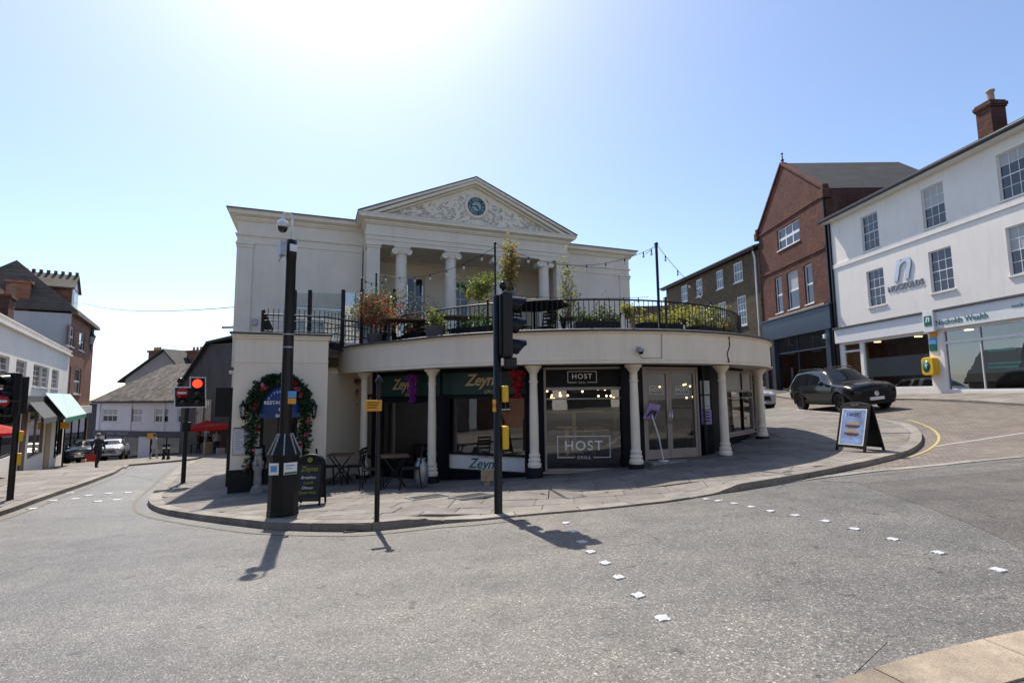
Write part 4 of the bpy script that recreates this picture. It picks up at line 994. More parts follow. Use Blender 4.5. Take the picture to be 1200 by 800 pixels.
rake('lead_capping', M['lead'], -.31, 2.02, .003, .035, ex + .03)
b = MB(HP.M); b.prism([(-.2, 2.03, ZC - .05), (PWid + .2, 2.03, ZC - .05), (ax, 2.03, az - .05)], (0, 9, 0)); b.build('roof', M['lead'], hall)
# carved relief and clock
cx_, cz_ = HP.px(558.5, 242); cr = .36
rel = MB(HP.M)
rr = random.Random(3)
for k in range(420):
    s_ = rr.uniform(-3.2, 3.2); zt = zc0 + (az - .34 - zc0) * (1 - abs(s_) / (PWid / 2))
    z = zc0 + .03 + (zt - zc0 - .05) * rr.random() ** 1.3 * (.8 if abs(s_) > .7 else .95)
    if zt - zc0 < .12 or math.hypot(s_ + ax - cx_, z - cz_) < cr + .07: continue
    a = math.atan2(-(.35 if s_ > 0 else -.35) + rr.gauss(0, .5), 1); l = rr.uniform(.06, .22); w = rr.uniform(.015, .035)
    bend = rr.uniform(-1.2, 1.2)
    pts = [(ax + s_ + math.cos(a + bend * (q - 1)) * l * (q - 1) * .5, .062 - .012 * (1 - (q - 1) ** 2), z + math.sin(a + bend * (q - 1)) * l * .5 * (q - 1)) for q in (0, .5, 1, 1.5, 2)]
    rel.tube(pts, [w * .3, w * .8, w, w * .8, w * .3], 6)
rel.build('carved_relief', M['relief'], hall)['kind'] = 'stuff'
b = MB(HP.M); b.lathe([(cr + .12, 0), (cr + .12, .05), (cr + .05, .09), (cr, .07), (cr, .03)], (0, 0, 0), 36, M=Matrix.Translation((cx_, .05, cz_)) @ Matrix.Rotation(PI / 2, 4, 'X'))
ck = b.build('clock', M['stucco2'], hall)
M['clockface'] = mat('clock_face', (.030, .10, .11), .5, var=.1); M['clockcentre'] = mat('clock_centre', (.34, .46, .44), .6, var=.1)
T = Matrix.Translation((cx_, .005, cz_)) @ Matrix.Rotation(PI / 2, 4, 'X')
b = MB(HP.M); b.lathe([(1e-4, 0), (cr * .96, 0)], (0, 0, 0), 32, M=T, smooth=False); b.build('dial', M['clockface'], ck)
b = MB(HP.M); b.lathe([(1e-4, .006), (cr * .52, .006), (cr * .52, 0)], (0, 0, 0), 32, M=T, smooth=False); b.build('dial_centre', M['clockcentre'], ck)
num = MB(HP.M)
for k, tx in enumerate(['XII', 'I', 'II', 'III', 'IIII', 'V', 'VI', 'VII', 'VIII', 'IX', 'X', 'XI']):
    a = PI / 2 - k * PI / 6; vs_, fs_ = text_mb(tx, .13, 0, .004, .003)
    num.add(vs_, fs_, M=Matrix.Translation((cx_ + cr * .74 * math.cos(a), -.003, cz_ + cr * .74 * math.sin(a))) @ Matrix.Rotation(-(a - PI / 2), 4, 'Y'))
num.build('numerals', M['clockcentre'], ck)
for (hr, l, w) in (((4 + 45 / 60) * PI / 6, .17, .04), (45 / 60 * 2 * PI, .25, .026)):
    hnd = MB(HP.M); hnd.box(-w / 2, w / 2, -.02, -.012, -.05, l, M=Matrix.Translation((cx_, 0, cz_)) @ Matrix.Rotation(hr, 4, 'Y')); hnd.build('clock_hand', M['iron'], ck)
# wall boxes, side block towards the lower street
al = HW.px(299, 377); b = MB(HW.M); b.box(al[0] - .07, al[0] + .07, -.09, 0, al[1] - .12, al[1] + .1); b.build('alarm_box', M['galv'], hall, .01)
b = MB(pF.M); b.box(.05, pF.len, 3.41, 9.5, -3.2, PT - .3); b.build('side_wall', M['stucco2'], hall)
for k in range(3):
    y0 = 3.2 + k * 2.1
    b = MB(pF.M); b.box(-.42, .04, y0, y0 + 1.5, 1.9, 2.35); b.box(-.50, .04, y0 - .06, y0 + 1.56, 2.352, 2.45); b.box(-.34, .04, y0 + .1, y0 + 1.4, 1.75, 1.898); b.build('bracket_cornice', M['stucco2'], hall, .01)
# ------------------------------------------------------------------ right-hand street
wl = at(985, 440, 28.9); wr = at(1200, 440, 19.2)
dW = (Vector((wr.x, wr.y)) - Vector((wl.x, wl.y))).normalized()
WF = Fr((wl.x, wl.y), (wl.x + dW.x, wl.y + dW.y)); WL = 31.0
M['redbrick'] = brick_mat('red_brick', math.atan2(dW.y, dW.x), (.165, .056, .036), (.09, .034, .025), (.13, .10, .08))
M['brownbrick'] = brick_mat('yellow_stock_brick', math.atan2(dW.y, dW.x), (.17, .12, .068), (.105, .075, .045), (.15, .125, .095))
M['slate'] = tile_mat('slate_roof', math.atan2(dW.y, dW.x), (.05, .045, .043), (.032, .031, .033)); M['claytile'] = tile_mat('old_clay_tile', math.atan2(dW.y, dW.x), (.13, .095, .07), (.085, .065, .05))
white_b = thing('white_shop_building', 'white painted three-storey office building with sash windows and a chimney', 'building', WF.w(0, 0, 1.4))
ZE = WF.px(1200, 147)[1]
zEv = 11.28
wops = [pxop(WF, (1009.5, 254), (1029.5, 288.5)), pxop(WF, (1080, 224), (1107.5, 261)), None, pxop(WF, (1017, 318.7), (1038, 357)), pxop(WF, (1088.7, 295), (1118, 336.6)), None]
zu = (sum(o[2] for o in wops[:2]) / 2, sum(o[3] for o in wops[:2]) / 2); zlw = (sum(o[2] for o in wops[3:5]) / 2, sum(o[3] for o in wops[3:5]) / 2)
x3 = WF.px(1168.4, 200)[0]; x6 = WF.px(1182, 290)[0]; ww = 1.12
xa, xb = (wops[0][0] + wops[0][1]) / 2, (wops[1][0] + wops[1][1]) / 2; xc = x3 + ww / 2
rowU = [(x - ww / 2, x + ww / 2, zu[0], zu[1]) for x in (xa, xb, xc, xc + (xc - xb), xc + 2 * (xc - xb), xc + 3 * (xc - xb))]; rowL = [(x - ww / 2, x + ww / 2, zlw[0], zlw[1]) for x in (xa + .08, xb + .08, xc + .05, xc + (xc - xb), xc + 2 * (xc - xb), xc + 3 * (xc - xb))]
zS1 = WF.px(1100, 364)[1]; zS0 = WF.px(1100, 386)[1]       # shop fascia top / bottom
xdoor = (WF.px(990, 430)[0], WF.px(1010, 430)[0]); xw1 = (WF.px(1013, 430)[0], WF.px(1092, 430)[0]); xw2 = (WF.px(1108, 430)[0], WF.px(1200, 430)[0] + .3); xw3 = (xw2[1] + .4, xw2[1] + 5.5)
zsl = 1.55
shop_ops = [(xdoor[0], xdoor[1], 1.2, zS0 - .05), (xw1[0], xw1[1], zsl + .2, zS0 - .05), (xw2[0], xw2[1], zsl + .05, zS0 - .05), (xw3[0], xw3[1], zsl + .05, zS0 - .05)]
b = MB(WF.M); wall_open(b, 0, WL, .3, zEv, rowU + rowL + shop_ops, .16, back=9); b.build('wall', M['whitewall'], white_b)
for k, o_ in enumerate(rowU): window(white_b, WF, o_, 3, 4, y=.08, blind=(0, 2, 1, 0, 2, 0)[k % 6], sill_mat=M['whitewall'])
for k, o_ in enumerate(rowL): window(white_b, WF, o_, 3, 4, y=.08, sill_mat=M['whitewall'], blind=2 if k == 2 else 0)
zst = WF.px(1090, 273)[1]
b = MB(WF.M); b.box(-.01, WL, -.05, -.002, zst - .12, zst + .12); b.build('string_course', M['whitewall'], white_b, .01)
b = MB(WF.M); b.box(-.05, WL, -.14, -.003, zS0, zS1 - .04); fas = b.build('shop_fascia', M['white'], white_b, .01)
b = MB(WF.M); b.box(-.08, WL, -.22, -.003, zS1 - .038, zS1 + .05); b.build('shop_cornice', M['lead'], white_b, .01)
# eaves: soffit, gutter, roof
b = MB(WF.M); b.box(-.1, WL, -.42, .05, zEv - .02, zEv + .06); b.build('eaves', M['white'], white_b)
b = MB(WF.M); b.box(-.25, WL, -.56, -.43, zEv + .03, zEv + .16); b.build('gutter', M['black'], white_b, .02)
b = MB(WF.M); b.prism([(-.15, -.50, zEv + .10), (WL, -.50, zEv + .10), (WL, 4.6, zEv + 2.6), (1.6, 4.6, zEv + 2.6)], (0, .02, .14)); b.build('roof', M['slate'], white_b)
b = MB(WF.M); b.prism([(-.15, -.50, zEv + .10), (1.6, 4.6, zEv + 2.6), (-.15, 9.2, zEv + .10)], (0, .0, .14)); b.build('roof', M['slate'], white_b)
# chimney
cxx = WF.px(1163, 140, 2.1)[0]
b = MB(WF.M); b.box(cxx - .33, cxx + .33, 1.7, 2.4, zEv + .6, zEv + 2.5); b.box(cxx - .37, cxx + .37, 1.66, 2.44, zEv + 2.5, zEv + 2.58); b.box(cxx - .40, cxx + .40, 1.63, 2.47, zEv + 2.58, zEv + 2.72); b.box(cxx - .35, cxx + .35, 1.68, 2.42, zEv + 2.72, zEv + 2.8)
chm = b.build('chimney', M['redbrick'], white_b)
M['terracotta'] = mat('buff_clay', (.42, .30, .18), .8, var=.2)
b = MB(WF.M); b.lathe([(.15, 0), (.13, .1), (.12, .45), (.16, .5), (.16, .56), (.11, .56)], (cxx + .08, 2.05, zEv + 2.8), 14); b.build('chimney_pot', M['terracotta'], chm)
# lettering
pN = WF.px(1058, 315.5); letters(white_b, WF.at(pN[0], -.03, pN[1]), 'n', 2.2, M['silver'], name='logo', shear=.3, bold=.012, depth=.05)
pN = WF.px(1061, 334.5); letters(white_b, WF.at(pN[0], -.02, pN[1]), 'NOCKOLDS', .36, M['greytext'], bold=.012, depth=.04, space=1.05)
pN = WF.px(1126, 374.5); letters(fas, WF.at(pN[0] + .12, -.15, pN[1]), 'Nockolds Wealth', .33, M['teal'], bold=.004)
pN = WF.px(1200, 357); letters(fas, WF.at(pN[0] + .35, -.15, pN[1]), 'nockolds.co.uk', .22, M['teal'])
op = pxop(WF, (1087, 368), (1101, 385.5)); bx_ = flat(WF, (op[0], op[1], op[2] - .1, op[3] + .1), -.26, -.142, 'projecting_sign', M['white'], white_b, .01)
op2 = pxop(WF, (1089, 371), (1098.5, 381)); bx2 = flat(WF, op2, -.275, -.261, 'logo_plate', M['tealbox'], bx_)
letters(bx_, WF.at((op2[0] + op2[1]) / 2, -.28, (op2[2] + op2[3]) / 2 + .05), 'n', .42, M['whitet'], shear=.25, bold=.01)
# shop windows
def swin(fr, op, parent, mull=(), trans=(), mt=None, fw=.07, milk_h=None, y=.05, glass='glass'):
    mt = mt or M['white']; x0, x1, z0, z1 = op; F = MB(fr.M)
    F.box(x0, x0 + fw, y - .03, y + .07, z0, z1); F.box(x1 - fw, x1, y - .03, y + .07, z0, z1); F.box(x0 + fw, x1 - fw, y - .03, y + .07, z1 - fw, z1); F.box(x0 + fw, x1 - fw, y - .03, y + .07, z0, z0 + fw)
    for xm in mull: F.box(xm - .02, xm + .02, y - .02, y + .06, z0 + fw, z1 - fw)
    for zt in trans: F.box(x0 + fw, x1 - fw, y - .025, y + .065, zt - .05, zt + .05)
    o = F.build('shop_window', mt, parent)
    xs = [x0 + fw * .7] + list(mull) + [x1 - fw * .7]; zs = [z0 + fw * .7] + list(trans) + [z1 - fw * .7]
    for a, b_ in zip(xs, xs[1:]):
        for c, d in zip(zs, zs[1:]):
            q = MB(fr.M); q.quad((a, y + .03, c), (b_, y + .03, c), (b_, y + .03, d), (a, y + .03, d)); q.build('pane', M[glass], o)
    if milk_h: q = MB(fr.M); q.quad((x0 + fw, y + .037, milk_h[0]), (x1 - fw, y + .037, milk_h[0]), (x1 - fw, y + .037, milk_h[1]), (x0 + fw, y + .037, milk_h[1])); q.build('frosted_film', M['glassm'], o)
    return o
swin(WF, shop_ops[0], white_b, mull=[], trans=[zS0 - .5]); swin(WF, shop_ops[1], white_b, mull=[], milk_h=(zsl + .8, zsl + 1.75))
xm2 = WF.px(1151, 430)[0]
sw2 = swin(WF, shop_ops[2], white_b, mull=[xm2], trans=[zS0 - .62], milk_h=(zsl + .75, zS0 - .75)); swin(WF, shop_ops[3], white_b, mull=[(xw3[0] + xw3[1]) / 2], trans=[zS0 - .62])
for (xx, zz, l) in [(1172, 410, 1.1), (1175, 425, 1.3), (1172, 430, 1.3)]:
    p = WF.px(xx, zz); q = MB(WF.M); q.box(p[0] - l / 2, p[0] + l / 2, .072, .076, p[1] - .03, p[1] + .03); q.build('window_lettering', M['teal'], sw2)
b = MB(WF.M); b.box(.3, WL - .2, 3.2, 3.25, .6, zS0); b.box(.3, WL - .2, .2, 3.2, .9, 1.3); b.box(.3, WL - .2, .2, 3.2, zS0 - .02, zS0 + .1); b.build('interior', M['inside_l'], white_b)
for k in range(5): b = MB(WF.M); x = 1.4 + k * 2.6; b.lathe([(1e-3, 0), (.16, 0), (.16, .03)], (x, 1.2, zS0 - .06), 12); b.build('ceiling_light', M['bulb'], white_b)
b = MB(WF.M); b.box(-.02, .10, -.10, -.003, .5, zEv); b.build('downpipe', M['black'], white_b, .02)
sp_ = WF.px(985, 265); b = MB(WF.M); b.box(.55, .75, -.02, -.002, zEv - .75, zEv - .5); b.build('air_vent', M['white'], white_b)
# defibrillator cabinet on the pier
pa = WF.px(1094, 429)
t = thing('defibrillator_cabinet', 'yellow and green rounded defibrillator cabinet on the white shop pier', 'cabinet', WF.w(pa[0], -.02, pa[1] - .4))
T = WF.at(pa[0], 0, pa[1])
def rbox(mb, w, h, y0, y1, r=.12, T=None):
    pts = []
    for (sx, sz, a0) in ((1, 1, 0), (-1, 1, 90), (-1, -1, 180), (1, -1, 270)):
        for k in range(5): a = R_(a0 + k * 22.5); pts.append((sx * (w / 2 - r) + r * math.cos(a), y0, sz * (h / 2 - r) + r * math.sin(a)))
    return mb.prism(pts, (0, y1 - y0, 0))
b = MB(T); rbox(b, .62, .80, -.30, -.003, .16); b.build('case', M['yellow'], t, .03)
b = MB(T); b.lathe([(1e-4, 0), (.20, 0), (.20, -.02)], (0, 0, 0), 24, M=Matrix.Translation((-.05, -.305, 0)) @ Matrix.Diagonal((1, 1, 1.35, 1)) @ Matrix.Rotation(PI / 2, 4, 'X')); gp_ = b.build('window', M['tealbox'], t)
b = MB(T); b.box(-.07, -.03, -.315, -.306, -.08, .16); b.box(-.12, .03, -.3145, -.3055, .03, .07); b.build('emblem', M['whitet'], gp_)
for (yy, mt) in ((390.5, 'orange'), (400, 'sky_blue'), (407, 'tealbox')):
    p = WF.px(1094, yy); b = MB(WF.M); b.box(p[0] - .17, p[0] + .17, -.05, -.003, p[1] - .16, p[1] + .16); o = b.build('wall_notice', M[mt], white_b, .01)

# ---- red brick gabled building
rb1 = Vector((wl.x, wl.y)) - dW * .12; rbl = at(899, 440, 37.2)
RF = Fr((rbl.x, rbl.y), (rb1.x, rb1.y)); RL = RF.len
red_b = thing('red_brick_gabled_building', 'tall red brick building with steep gable over a dark blue shopfront', 'building', RF.w(0, 0, 1.2))
apx, apz = RF.px(915.5, 193); shl = RF.px(883, 277); shr = shl[1]
zsh = shl[1]
aop = pxop(RF, (909.5, 262), (938, 287)); aop = (aop[0], aop[1], RF.px(925, 287.5)[1], RF.px(925, 262)[1])
lops = [pxop(RF, (907.4, 325), (918, 363)), pxop(RF, (921.5, 320), (937.5, 360)), pxop(RF, (941.6, 314), (954.5, 356))]
zl0, zl1 = sum(o[2] for o in lops) / 3, sum(o[3] for o in lops) / 3
lops = [(o[0], o[1], zl0, zl1) for o in lops]
zf1 = RF.px(930, 368)[1]; zf0 = RF.px(940, 392)[1]
sop = (RF.px(911, 420)[0], RF.px(971, 420)[0], 1.3, zf0)
b = MB(RF.M); wall_open(b, 0, RL, .3, zsh, [aop] + lops + [sop] if aop[3] < zsh else lops + [sop], .2, back=10)
# gable triangle with hole handled by strips
def gable(mb, x0, x1, ax_, zb, za, ops):
    n = 40
    for i in range(n):
        zz0 = zb + (za - zb) * i / n; zz1 = zb + (za - zb) * (i + 1) / n
        l = lambda z: x0 + (ax_ - x0) * (z - zb) / (za - zb); r = lambda z: x1 + (ax_ - x1) * (z - zb) / (za - zb)
        segs = [(l, r)]; hit = [o for o in ops if o[2] < (zz0 + zz1) / 2 < o[3]]
        if hit: o = hit[0]; segs = [(l, lambda z, v=o[0]: v), (lambda z, v=o[1]: v, r)]
        for (p, q) in segs: mb.quad((p(zz0), 0, zz0), (q(zz0), 0, zz0), (q(zz1), 0, zz1), (p(zz1), 0, zz1))
gx1 = 2 * apx if 2 * apx < RL else RL
gx1 = RL
gable(b, 0, RL, apx, zsh, apz, [aop] if aop[3] > zsh else [])
if aop[3] > zsh:
    a, c, d, e = aop
    b.quad((a, 0, d), (a, 0, e), (a, .2, e), (a, .2, d)); b.quad((c, 0, e), (c, 0, d), (c, .2, d), (c, .2, e)); b.quad((a, 0, e), (c, 0, e), (c, .2, e), (a, .2, e))
b.build('wall', M['redbrick'], red_b)
window(red_b, RF, aop, 3, 2, y=.1, fw=.1, bw=.09, blind=0)
for k, o_ in enumerate(lops): window(red_b, RF, o_, 1, 2, y=.1, fw=.09, bw=.06, blind=0 if k != 1 else 1)
for zz, hh in ((RF.px(920, 311)[1], .10), (RF.px(925, 254)[1], .05)):
    b = MB(RF.M); b.box(.0, RL - .3, -.06, -.002, zz - hh, zz + hh); b.build('string_course', M['redbrick'], red_b)
for (zz) in (zl0 - .25,): b = MB(RF.M); b.box(.8, RL - .8, -.05, -.002, zz - .07, zz + .07); b.build('string_course', M['terracotta'], red_b)
def coping(mb, a, c, w=.22, t=.16): mb.prism([(a[0], -.10, a[1]), (c[0], -.10, c[1]), (c[0], -.10, c[1] + t), (a[0], -.10, a[1] + t)], (0, .45, 0))
for (a, c) in (((-.15, zsh - .1), (apx, apz)), ((apx, apz), (RL + .1, zsh - .1))):
    b = MB(RF.M); coping(b, a, c); b.build('gable_coping', M['redbrick'], red_b)
for (a, z_) in ((-.12, zsh - .25), (RL - .1, zsh - .2)): b = MB(RF.M); b.box(a - .18, a + .25, -.22, .3, z_ - .3, z_ + .25); b.box(a - .1, a + .18, -.15, .2, z_ + .25, z_ + .55); b.build('kneeler', M['redbrick'], red_b, .04)
b = MB(RF.M); b.lathe([(.09, 0), (.06, .1), (.12, .2), (.05, .3), (.03, .6), (.09, .65), (.02, .75)], (apx, .1, apz + .1), 10); b.build('finial', M['lead'], red_b)
for sgn in (0, 1):
    b = MB(RF.M); x0 = 0 if not sgn else RL
    b.prism([(x0, .36, zsh), (apx, .36, apz), (apx, 8, apz), (x0, 8, zsh)], (0, 0, .10)); b.build('roof', M['slate'], red_b)
M['bluepaint'] = mat('dark_blue_shop_paint', (.030, .047, .07), .45, var=.12, scale=3); M['glassgrey'] = mat('whitened_shop_glass', (.16, .20, .20), .12, var=.3, scale=1.5)
b = MB(RF.M); b.box(.1, RL - .1, -.2, -.003, zf0, zf1 - .1); b.box(.0, RL, -.28, -.003, zf1 - .098, zf1); b.build('shop_fascia', M['bluepaint'], red_b, .01)
for a in (.05, sop[0] - .5, sop[1] + .05): b = MB(RF.M); b.box(a, a + .42, -.14, -.003, .5, zf0 - .003); b.build('shop_pilaster', M['bluepaint'], red_b, .01)
swin(RF, sop, red_b, mull=[(sop[0] * .55 + sop[1] * .45)], trans=[zf0 - 1.0], mt=M['bluepaint'])
b = MB(RF.M); b.box(.2, RL - .2, 2.8, 2.9, .6, zf0 + .05); b.box(sop[0] + .02, sop[1] - .02, .12, .16, zf0 - .95, zf0 - .05); b.build('interior', M['inside_l'], red_b)
b = MB(RF.M); b.box(RL - .75, RL - .55, -.32, -.2, zf0 - .55, zf0 - .3); b.build('alarm_box', M['white'], red_b, .03)
b = MB(RF.M); b.box(RL - .16, RL - .06, -.12, -.003, 1, zsh); b.build('downpipe', M['black'], red_b, .02)
# ---- brown brick building farther up
bbr = Vector((rbl.x, rbl.y)) + (Vector((rbl.x, rbl.y)) - Vector((rb1.x, rb1.y))).normalized() * .1; bbl = at(784, 420, 52.5)
BF = Fr((bbl.x, bbl.y), (bbr.x, bbr.y)); BL = BF.len
brown_b = thing('brown_brick_house', 'brown stock brick terrace with small white sash windows and slate roof', 'building', BF.w(0, 0, 1.6))
r1 = [((797, 335), (806.4, 351)), ((814.4, 328), (824, 345)), ((838, 319.4), (848.6, 337)), ((858, 312), (871.6, 330))]
o1 = [pxop(BF, *q) for q in r1]; za, zb_ = sum(o[2] for o in o1) / 4, sum(o[3] for o in o1) / 4
o1 = [(o[0] + .1, o[1] - .1, za, zb_) for o in o1]
r2 = [((841, 355), (852, 386)), ((863, 349), (875.5, 380))]; o2 = [pxop(BF, *q) for q in r2]; zc_, zd_ = sum(o[2] for o in o2) / 2, sum(o[3] for o in o2) / 2
o2 = [(o[0], o[1], zc_, zd_) for o in o2] + [(o1[1][0], o1[1][1], zc_, zd_), (o1[0][0], o1[0][1], zc_, zd_)]
zeb = (BF.px(785, 336)[1] + BF.px(880, 298)[1]) / 2
b = MB(BF.M); wall_open(b, 0, BL, .5, zeb, o1 + o2, .15, back=8); b.build('wall', M['brownbrick'], brown_b)
for o_ in o1: window(brown_b, BF, o_, 3, 2, y=.05, fw=.12, bw=.05)
for o_ in o2: window(brown_b, BF, o_, 3, 4, y=.05, fw=.12, bw=.04)
b = MB(BF.M); b.box(-.4, BL, -.4, -.003, zeb - .02, zeb + .14); b.build('gutter', M['black'], brown_b, .03)
b = MB(BF.M); b.prism([(-.5, -.5, zeb + .12), (BL, -.5, zeb + .12), (BL, 4, zeb + 1.6), (1.5, 4, zeb + 1.6)], (0, 0, .12)); b.prism([(-.5, -.5, zeb + .12), (1.5, 4, zeb + 1.6), (-.5, 8.3, zeb + .12)], (0, 0, .12)); b.build('roof', M['claytile'], brown_b)
b = MB(BF.M); b.tube([(BL - .5, -.15, zeb - .05), (BL - .35, -.12, zeb - .6), (BL - .3, -.12, 5.2), (BL - .9, -.12, 4.6), (BL - 1.0, -.12, 1.5)], .07, 8); b.build('downpipe', M['white'], brown_b)

# ------------------------------------------------------------------ left-hand street
a0 = at(-60, 480, 15.2); a1 = at(77, 480, 34.2)
LF = Fr((a0.x, a0.y), (a1.x, a1.y)); LL = LF.len
left_b = thing('white_shop_terrace', 'white painted two-storey shop terrace with parapet and striped-free awnings', 'building', LF.w(0, 0, -1.2))
left_b['label'] = 'white painted two-storey shop terrace with parapet, green awning and grey awning'
zpt = (LF.px(2, 367)[1] + LF.px(74, 409)[1]) / 2
def lop(x0, y0, x1, y1): a = LF.px(x0, y0); c = LF.px(x1, y1); return (a[0], c[0], c[1], a[1])
up = [lop(0, 405, 10, 437), lop(20, 417, 30, 445), lop(40, 425, 48, 452), lop(48.5, 433, 55.5, 461), lop(61, 438, 67, 465)]
zz0, zz1 = sum(o[2] for o in up) / 5, sum(o[3] for o in up) / 5
up = [(o[0], o[1], zz0, zz1) for o in up]; up = [(up[0][0] - 3.0, up[0][0] - 1.9, zz0, zz1)] + up
zft = zz0 - .45; zfb = zft - .75
b = MB(LF.M)
xs1 = LF.px(33, 500)[0]; xs2 = LF.px(66, 500)[0]
sh = [(2.0, xs1 - 2.2, -.7, zfb), (xs1 + .3, LF.px(52, 500)[0], -1.2, zfb), (xs2 - .2, LL - .5, -1.9, zfb)]
wall_open(b, 0, LL, -4, zpt - .35, up + sh, .18, back=8); b.build('wall', M['whitewall'], left_b)
b = MB(LF.M); b.box(0, LL, -.16, .4, zpt - .34, zpt - .24); b.box(0, LL, -.06, .4, zpt - .239, zpt - .05); b.box(0, LL, -.12, .4, zpt - .049, zpt); b.build('parapet', M['whitewall'], left_b)
for o_ in up: window(left_b, LF, o_, 2, 4, y=.08, fw=.06)
for i, o_ in enumerate(sh): swin(LF, o_, left_b, mull=[o_[0] + (o_[1] - o_[0]) * q for q in ((.33, .66) if i != 1 else (.5,))], mt=M['blackm'] if i != 1 else M['woodl'])
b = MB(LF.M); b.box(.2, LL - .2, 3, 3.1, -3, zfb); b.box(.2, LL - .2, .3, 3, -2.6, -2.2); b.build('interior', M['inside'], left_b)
b = MB(LF.M); b.box(0, xs1 - 1.9, -.18, -.003, zfb, zft); b.build('shop_fascia', M['blackm'], left_b, .01)
b = MB(LF.M); b.box(xs1 - 1.85, xs2 - .6, -.18, -.003, zfb, zft); b.build('shop_fascia', M['canvas_g'], left_b, .01)
b = MB(LF.M); b.box(xs2 - .55, LL, -.18, -.003, zfb, zft); b.build('shop_fascia', M['canvas_gr'], left_b, .01)
b = MB(LF.M); b.box(xs1 - 1.6, xs1 - .6, -.05, .1, -2.2, zfb - .02); b.build('shop_door', M['wood'], left_b)
b = MB(LF.M); b.box(LF.px(53.5, 500)[0], LF.px(59, 500)[0], -.06, .1, -2.4, zfb - .02); b.build('shop_pier', M['woodl'], left_b)
def awning(fr, x0, x1, z1, z0, out, mt, vmt, parent):
    b = MB(fr.M); b.prism([(x0, -.2, z1), (x1, -.2, z1), (x1, -out, z0), (x0, -out, z0)], (0, 0, .03)); o = b.build('awning', mt, parent)
    b = MB(fr.M); n = 18
    for k in range(n):
        xa_, xb_ = x0 + (x1 - x0) * k / n, x0 + (x1 - x0) * (k + 1) / n
        b.add([(xa_, -out - .01, z0 + .02), (xb_, -out - .01, z0 + .02), (xb_, -out - .01, z0 - .2), ((xa_ + xb_) / 2, -out - .01, z0 - .26), (xa_, -out - .01, z0 - .2)], [(0, 4, 3, 2, 1)])
    b.build('valance', vmt, o)
    for x in (x0 + .05, x1 - .05): b = MB(fr.M); b.bar((x, -.2, z0 - .1), (x, -out + .05, z0), .03); b.build('awning_arm', M['iron'], o)
    return o
def lz(px_, py_, off_): return LF.px(px_, py_, off_)
ga0 = LF.px(47, 461); ga1 = LF.px(77, 490, -1.1)
awning(LF, ga0[0], LL - .15, ga0[1], ga1[1], 1.1, M['canvas_mint'], M['canvas_gr'], left_b)
gb0 = LF.px(27, 472); gb1 = LF.px(50, 491, -.75)
awning(LF, gb0[0], LF.px(56, 480)[0], gb0[1], gb1[1], .75, M['canvas_g'], M['canvas_g'], left_b)
# grey slate roof behind the parapet and two stub chimneys
b = MB(LF.M); b.prism([(0, .5, zpt - .2), (LL, .5, zpt - .2), (LL, 4, zpt + 1.2), (0, 4, zpt + 1.2)], (0, 0, .1)); b.build('roof', M['slate'], left_b)
for x in (LF.px(6, 350, 2.5)[0],):
    b = MB(LF.M); b.box(x - .7, x + .7, 2.2, 3.4, zpt - .2, zpt + 2.6); b.box(x - .8, x + .8, 2.1, 3.5, zpt + 2.6, zpt + 2.75); c_ = b.build('chimney', M['redbrick'], left_b)
    for k in (-.4, .1, .5): q = MB(LF.M); q.lathe([(.16, 0), (.13, .35), (.16, .4)], (x + k, 2.8, zpt + 2.75), 10); q.build('chimney_pot', M['terracotta'], c_)
# ---- red brick shop house with dormer
a2 = at(75.5, 480, 35.2); a3 = at(104, 480, 43.5)
QF = Fr((a2.x, a2.y), (a3.x, a3.y)); QL = QF.len
M['redbrick2'] = brick_mat('orange_brick', math.atan2((a3 - a2).y, (a3 - a2).x), (.32, .13, .07), (.22, .085, .05), (.25, .19, .14))
M['claytile2'] = tile_mat('brown_clay_tile', math.atan2((a3 - a2).y, (a3 - a2).x), (.16, .12, .085), (.10, .08, .06))
dorm_b = thing('red_brick_shop_house', 'orange-red brick house with tiled roof and dormer beside the green awning', 'building', QF.w(0, 0, -2.3))
zeq = (QF.px(78, 360)[1] + QF.px(103, 383)[1]) / 2
def qop(x0, y0, x1, y1): a = QF.px(x0, y0); c = QF.px(x1, y1); return (a[0], c[0], c[1], a[1])
u1 = [qop(81, 380, 86, 407), qop(93.5, 388, 98, 412)]; u2 = [qop(75.5, 427, 81, 460), qop(88, 431, 93.5, 463)]
u1 = [(o[0], o[1], (u1[0][2] + u1[1][2]) / 2, (u1[0][3] + u1[1][3]) / 2) for o in u1]; u2 = [(max(o[0], .3), max(o[1], 1.2), (u2[0][2] + u2[1][2]) / 2, (u2[0][3] + u2[1][3]) / 2) for o in u2]
zq = QF.px(90, 476)[1]
b = MB(QF.M); wall_open(b, 0, QL, -5, zeq, u1 + u2 + [(.4, QL - .4, -3.2, zq - .6)], .15, back=None)
b.quad((QL, 0, zeq), (QL, 0, -5), (QL, 7, -5), (QL, 7, zeq)); b.build('wall', M['redbrick2'], dorm_b)
M['greyrender'] = mat('grey_render', (.50, .49, .47), .9, var=.12, scale=.7, bs=.1, streak=.25)
b = MB(QF.M); b.box(.0, QL - .01, .02 + 5, 7, -5, zeq); b.quad((0, 0, -5), (0, 0, zeq), (0, 7, zeq), (0, 7, -5)); b.build('side_wall', M['greyrender'], dorm_b)
for o_ in u1 + u2: window(dorm_b, QF, o_, 1, 2, y=.08, fw=.09, bw=.06)
swin(QF, (.4, QL - .4, -3.2, zq - .6), dorm_b, mull=[QL * .35, QL * .65], mt=M['blackm'])
b = MB(QF.M); b.box(0, QL, -.2, -.003, zq - .6, zq); b.build('shop_fascia', M['white'], dorm_b)
b = MB(QF.M); b.box(-.2, QL + .25, -.35, -.003, zeq - .05, zeq + .15); b.build('eaves', M['wood'], dorm_b)
rz_ = zeq + 3.7
